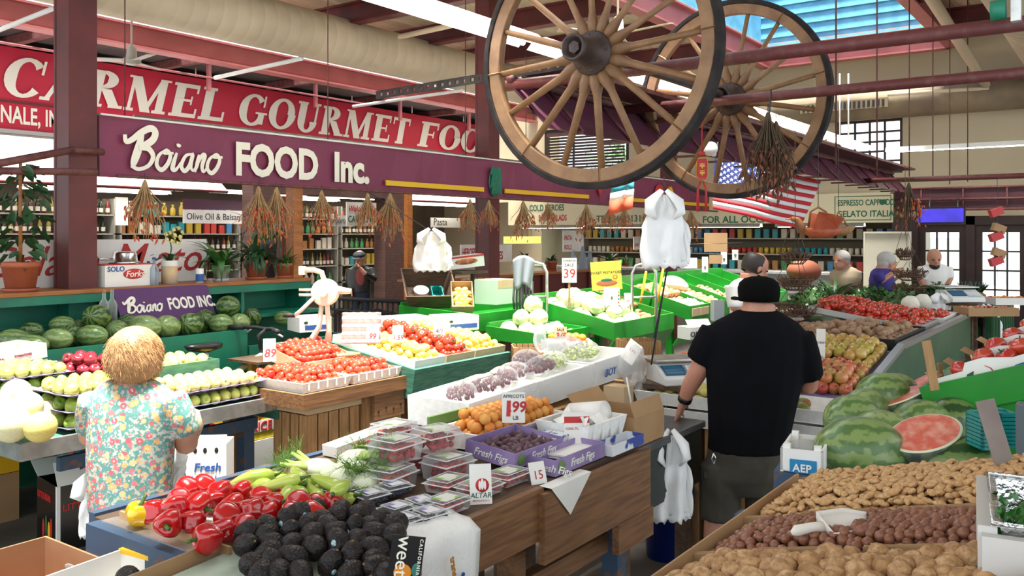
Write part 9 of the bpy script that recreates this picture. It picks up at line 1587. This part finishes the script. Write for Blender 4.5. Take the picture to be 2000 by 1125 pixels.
for i, m in enumerate((mat('flag_teal', (0.02, 0.2, 0.25), 0.8), FW, mat('flag_orange', (0.55, 0.08, 0.03), 0.8))): obj('band', patch(F, 0, 1, (0, .3, .55)[i], (.3, .55, 1)[i], 8), m, t).modifiers.new('s', 'SOLIDIFY').thickness = 0.004
t = thing('red_ornament', 'red and gold lucky charm with tassels hanging from the pipe', 'ornament', M.Translation(P(1371, 300, 6.35)) @ RZ(-54.5)); GOLD = mat('gold', (0.55, 0.32, 0.06), 0.35, metal=0.6)
obj('cord', MB().tube([(0,0,0.0),(0,0,0.36)], 0.004, 5), RED, t); obj('knot', MB().ell((0,0,0), (0.025, 0.012, 0.02), 10, 6), RED, t); p_ = obj('plaque', MB().prism([(-0.03, -0.19), (0.03, -0.19), (0.042, -0.16), (0.042, -0.06), (0.03, -0.03), (-0.03, -0.03), (-0.042, -0.06), (-0.042, -0.16)], -0.008, 0.008, 0, RX(90)), RED, t)
for z in (-0.09, -0.14): obj('gold_sign', MB().box(-0.018, 0.018, -0.012, -0.009, z-0.006, z+0.006).box(-0.004, 0.004, -0.012, -0.009, z-0.018, z+0.018).box(-0.018, 0.018, -0.012, -0.009, z+0.012, z+0.017), GOLD, p_)
obj('gold_edge', MB().tube([(-0.04,-0.01,-0.16),(-0.04,-0.01,-0.06),(-0.03,-0.01,-0.035),(0.03,-0.01,-0.035),(0.04,-0.01,-0.06),(0.04,-0.01,-0.16),(0.03,-0.01,-0.185),(-0.03,-0.01,-0.185),(-0.04,-0.01,-0.16)], 0.003, 5), GOLD, p_)
for x in (-0.03, 0.03): obj('tassel', MB().tube([(x*0.3,0,-0.2),(x,0,-0.26),(x,0,-0.42)], [0.005, 0.008, 0.011], 8), RED, t)
t = thing('spot_lamp', 'white spotlight lamp clipped under the canopy', 'lamp', M.Translation(P(1388, 292, 7.2)) @ RZ(-54.5-30) @ RX(70)); obj('shade', MB().lathe([(0.02,-0.1),(0.03,-0.06),(0.06,0.0),(0.062,0.02)], 18), WHITE, t); obj('bulb_face', MB().lathe([(0.058,0.015),(0.001,0.02)], 18), mat('lamp_face', (0.8, 0.8, 0.78), 0.3), t); obj('bracket', MB().tube([(0,0,-0.1),(0,0.05,-0.15),(0,0.14,-0.16)], 0.01, 6), STEEL, t)
t = thing('bird_basket', 'carved wooden bird basket with raised wings hanging near the flag', 'basket', M.Translation(P(1598, 452, 9.0)) @ RZ(-54.5)); BW = mat('bird_orange', (0.42, 0.09, 0.03), 0.5, (0.33, 0.06, 0.02), 10); BW2 = mat('bird_brown', (0.30, 0.12, 0.04), 0.6, (0.22, 0.08, 0.03), 14)
o = obj('hull', MB().loft([((0.02,0,-0.07),(0.1,0.05),0),((0.04,0,-0.03),(0.17,0.08),0),((0.05,0,0.03),(0.22,0.1),0)], 0, True, False), BW, t); o.modifiers.new('s', 'SOLIDIFY').thickness = 0.012; obj('neck', MB().tube([(-0.16,0,0.0),(-0.19,0,0.07),(-0.22,0,0.12),(-0.27,0,0.13)], [0.05, 0.045, 0.035, 0.025], 12), BW2, t); obj('beak', MB().tube([(-0.28,0,0.13),(-0.34,0,0.125)], [0.012, 0.003], 6), BW2, t)
for s in (-1, 1): o = obj('wing', MB().add([(-0.08,s*0.08,0.02),(0.16,s*0.1,0.03),(0.22,s*0.14,0.13),(0.1,s*0.16,0.17),(-0.04,s*0.14,0.2)], [(0,1,2,3,4)]), BW, t); o.modifiers.new('s', 'SOLIDIFY').thickness = 0.012
obj('handle_hoop', MB().tube([(-0.1,0,0.04),(-0.08,0,0.2),(0.0,0,0.25),(0.08,0,0.2),(0.12,0,0.04)], 0.012, 8), BW2, t)
t2 = thing('wicker_basket', 'smaller pale wicker basket behind the carved bird', 'basket', M.Translation(P(1638, 450, 9.4)) @ RZ(-54.5)); o = obj('bowl', MB().loft([((0,0,-0.06),(0.07,0.05),0),((0,0,-0.02),(0.14,0.08),0),((0.01,0,0.04),(0.17,0.1),0)], 0, True, False), mat('wicker', (0.36, 0.2, 0.08), 0.7, (0.25, 0.12, 0.04), 40), t2); o.modifiers.new('s', 'SOLIDIFY').thickness = 0.01; obj('handle_hoop', MB().tube([(-0.1,0,0.04),(0,0,0.2),(0.1,0,0.04)], 0.01, 8), MATS['wicker'], t2)
for p, lb in ((P(1598, 452, 9.0), 'carved bird'), (P(1638, 450, 9.4), 'wicker basket')): rod('hanging_wire', 'thin wire holding up the ' + lb, p+V((0, 0, 0.24 if lb[0] == 'c' else 0.18)), (p.x, p.y, 3.05), 0.004, STEEL, 'wire', None, 4)
WIRE = mat('rusty_wire', (0.12, 0.06, 0.04), 0.6); TW = mat('dry_twig', (0.13, 0.075, 0.04), 0.85)
def wire_tier(label, px, py, d, r, h, seed, fill=TW):
 p = P(px, py, d); t = thing('wire_basket', label, 'basket', M.Translation(p)); rr = random.Random(seed)
 for k, z in ((1.0, 0), (0.85, -h*0.5), (0.5, -h)): obj('hoop', MB().tube([(r*k*math.cos(a*math.pi/10), r*k*math.sin(a*math.pi/10), z) for a in range(21)], 0.004, 5, 0, True, False), WIRE, t)
 wm_ = MB().tube([(r,0,0),(r*0.85,0,-h*0.5),(r*0.5,0,-h),(0,0,-h*1.05)], 0.003, 4).mesh('wire', WIRE)
 for i in range(20): link('wire', wm_, t, RZ(i*18))
 mb = MB()
 for i in range(70): a = rr.uniform(0, 6.28); q = V((r*0.8*rr.random()*math.cos(a), r*0.8*rr.random()*math.sin(a), -h*0.7)); mb.tube([q, q+V((rr.uniform(-1,1)*r*0.6, rr.uniform(-1,1)*r*0.6, h*rr.uniform(0.4, 1.1)))], 0.005, 4, 0, True, False)
 obj('twigs', mb, fill, t)['kind'] = 'stuff'
 for i in range(3): obj('chain', MB().tube([(r*math.cos(i*2.1), r*math.sin(i*2.1), 0), (0.02*math.cos(i*2.1), 0.02*math.sin(i*2.1), 0.28)], 0.003, 4), WIRE, t)
for i, (px, py, r, lb) in enumerate(((1553, 494, 0.14, 'top tier'), (1553, 545, 0.16, 'middle tier'), (1556, 602, 0.18, 'bottom tier'))): wire_tier('hanging wire basket behind the black cap, ' + lb, px, py, 8.0, r, 0.1, i)
for i, (px, py, r, lb) in enumerate(((1768, 490, 0.1, 'top tier with a wooden bird'), (1778, 530, 0.19, 'middle tier of brown twigs'), (1775, 560, 0.19, 'bottom tier of brown twigs'))): wire_tier('hanging basket before the bald man, ' + lb, px, py, 9.8, r, 0.1, i+5)
rod('basket_wire', 'wire holding the hanging baskets behind the cap', P(1553, 470, 8.0), P(1553, 470, 8.0)+V((0, 0, 1.0)), 0.004, WIRE, 'wire', None, 4); rod('basket_wire', 'wire holding the twig baskets by the doors', P(1768, 460, 9.8), P(1768, 460, 9.8)+V((0, 0, 0.75)), 0.004, WIRE, 'wire', None, 4)
card('blank brown cardboard sheet hanging over the onion bins', M.Translation(P(1398, 492, 10.2)) @ CAMF, 0.27, 0.22, [], CARD, 'card', None, 'cardboard_tag', 0.006); card('smaller brown cardboard tag beside the white price slips', M.Translation(P(1398, 515, 10.0)) @ CAMF, 0.15, 0.1, [], CARD, 'card', None, 'cardboard_tag', 0.006)
for i, (px, py, w_, h) in enumerate(((1348, 524, 0.16, 0.12), (1377, 532, 0.07, 0.18), (1414, 516, 0.07, 0.14), (1436, 508, 0.07, 0.12), (1330, 512, 0.07, 0.15))): card('white price slip pinned above the onion bins, %s' % ['wide blank', 'tall by the crate', 'beside the brown tag', 'near the bald head', 'under the carrier bags'][i], M.Translation(P(px, py, 10.1)) @ CAMF, w_, h, [] if i == 0 else [('9', 0.06, 0, 0.03, INK, 0, 0)], WHITE)
rod('slip_line', 'line holding the price slips above the onion bins', P(1322, 478, 10.12), P(1450, 474, 10.12), 0.004, STEEL, 'line', None, 4)
carton('onion_carton', 'white carton reading ONION below the onion bins', T(*P(1345, 664, 9.2)) @ RZ(-30), 0.3, 0.2, 0.13, WHITE, ((0, 0.1, -40),)); txt('ONION', 0.08, INK, [o for o in C.objects if o.name.startswith('onion_carton')][0], T(0.02, -0.003, 0.03) @ FACE_Y, 0.01); t = carton('egg_carton', 'white printed carton beside the balding man', T(*P(1395, 628, 8.4)) @ RZ(-50), 0.1, 0.12, 0.2, mat('print_pale', (0.55, 0.6, 0.66), 0.6))
tag(obj('rust_shape', ball('rust_shape', (0.25, 0.16, 0.17), mat('rust_cloth', (0.20, 0.05, 0.02), 0.8), 18, 12, lambda p: p*(1+0.12*fbm(p, 8))) and MB().ell((0,0,0), (0.25, 0.16, 0.17), 18, 12), MATS['rust_cloth'], None, M.Translation(P(1570, 530, 12.6)) @ RZ(-54)), 'rust brown stand-in shape behind the hanging wire baskets', 'sack')  # rounded stand-in added for an unclear reddish form
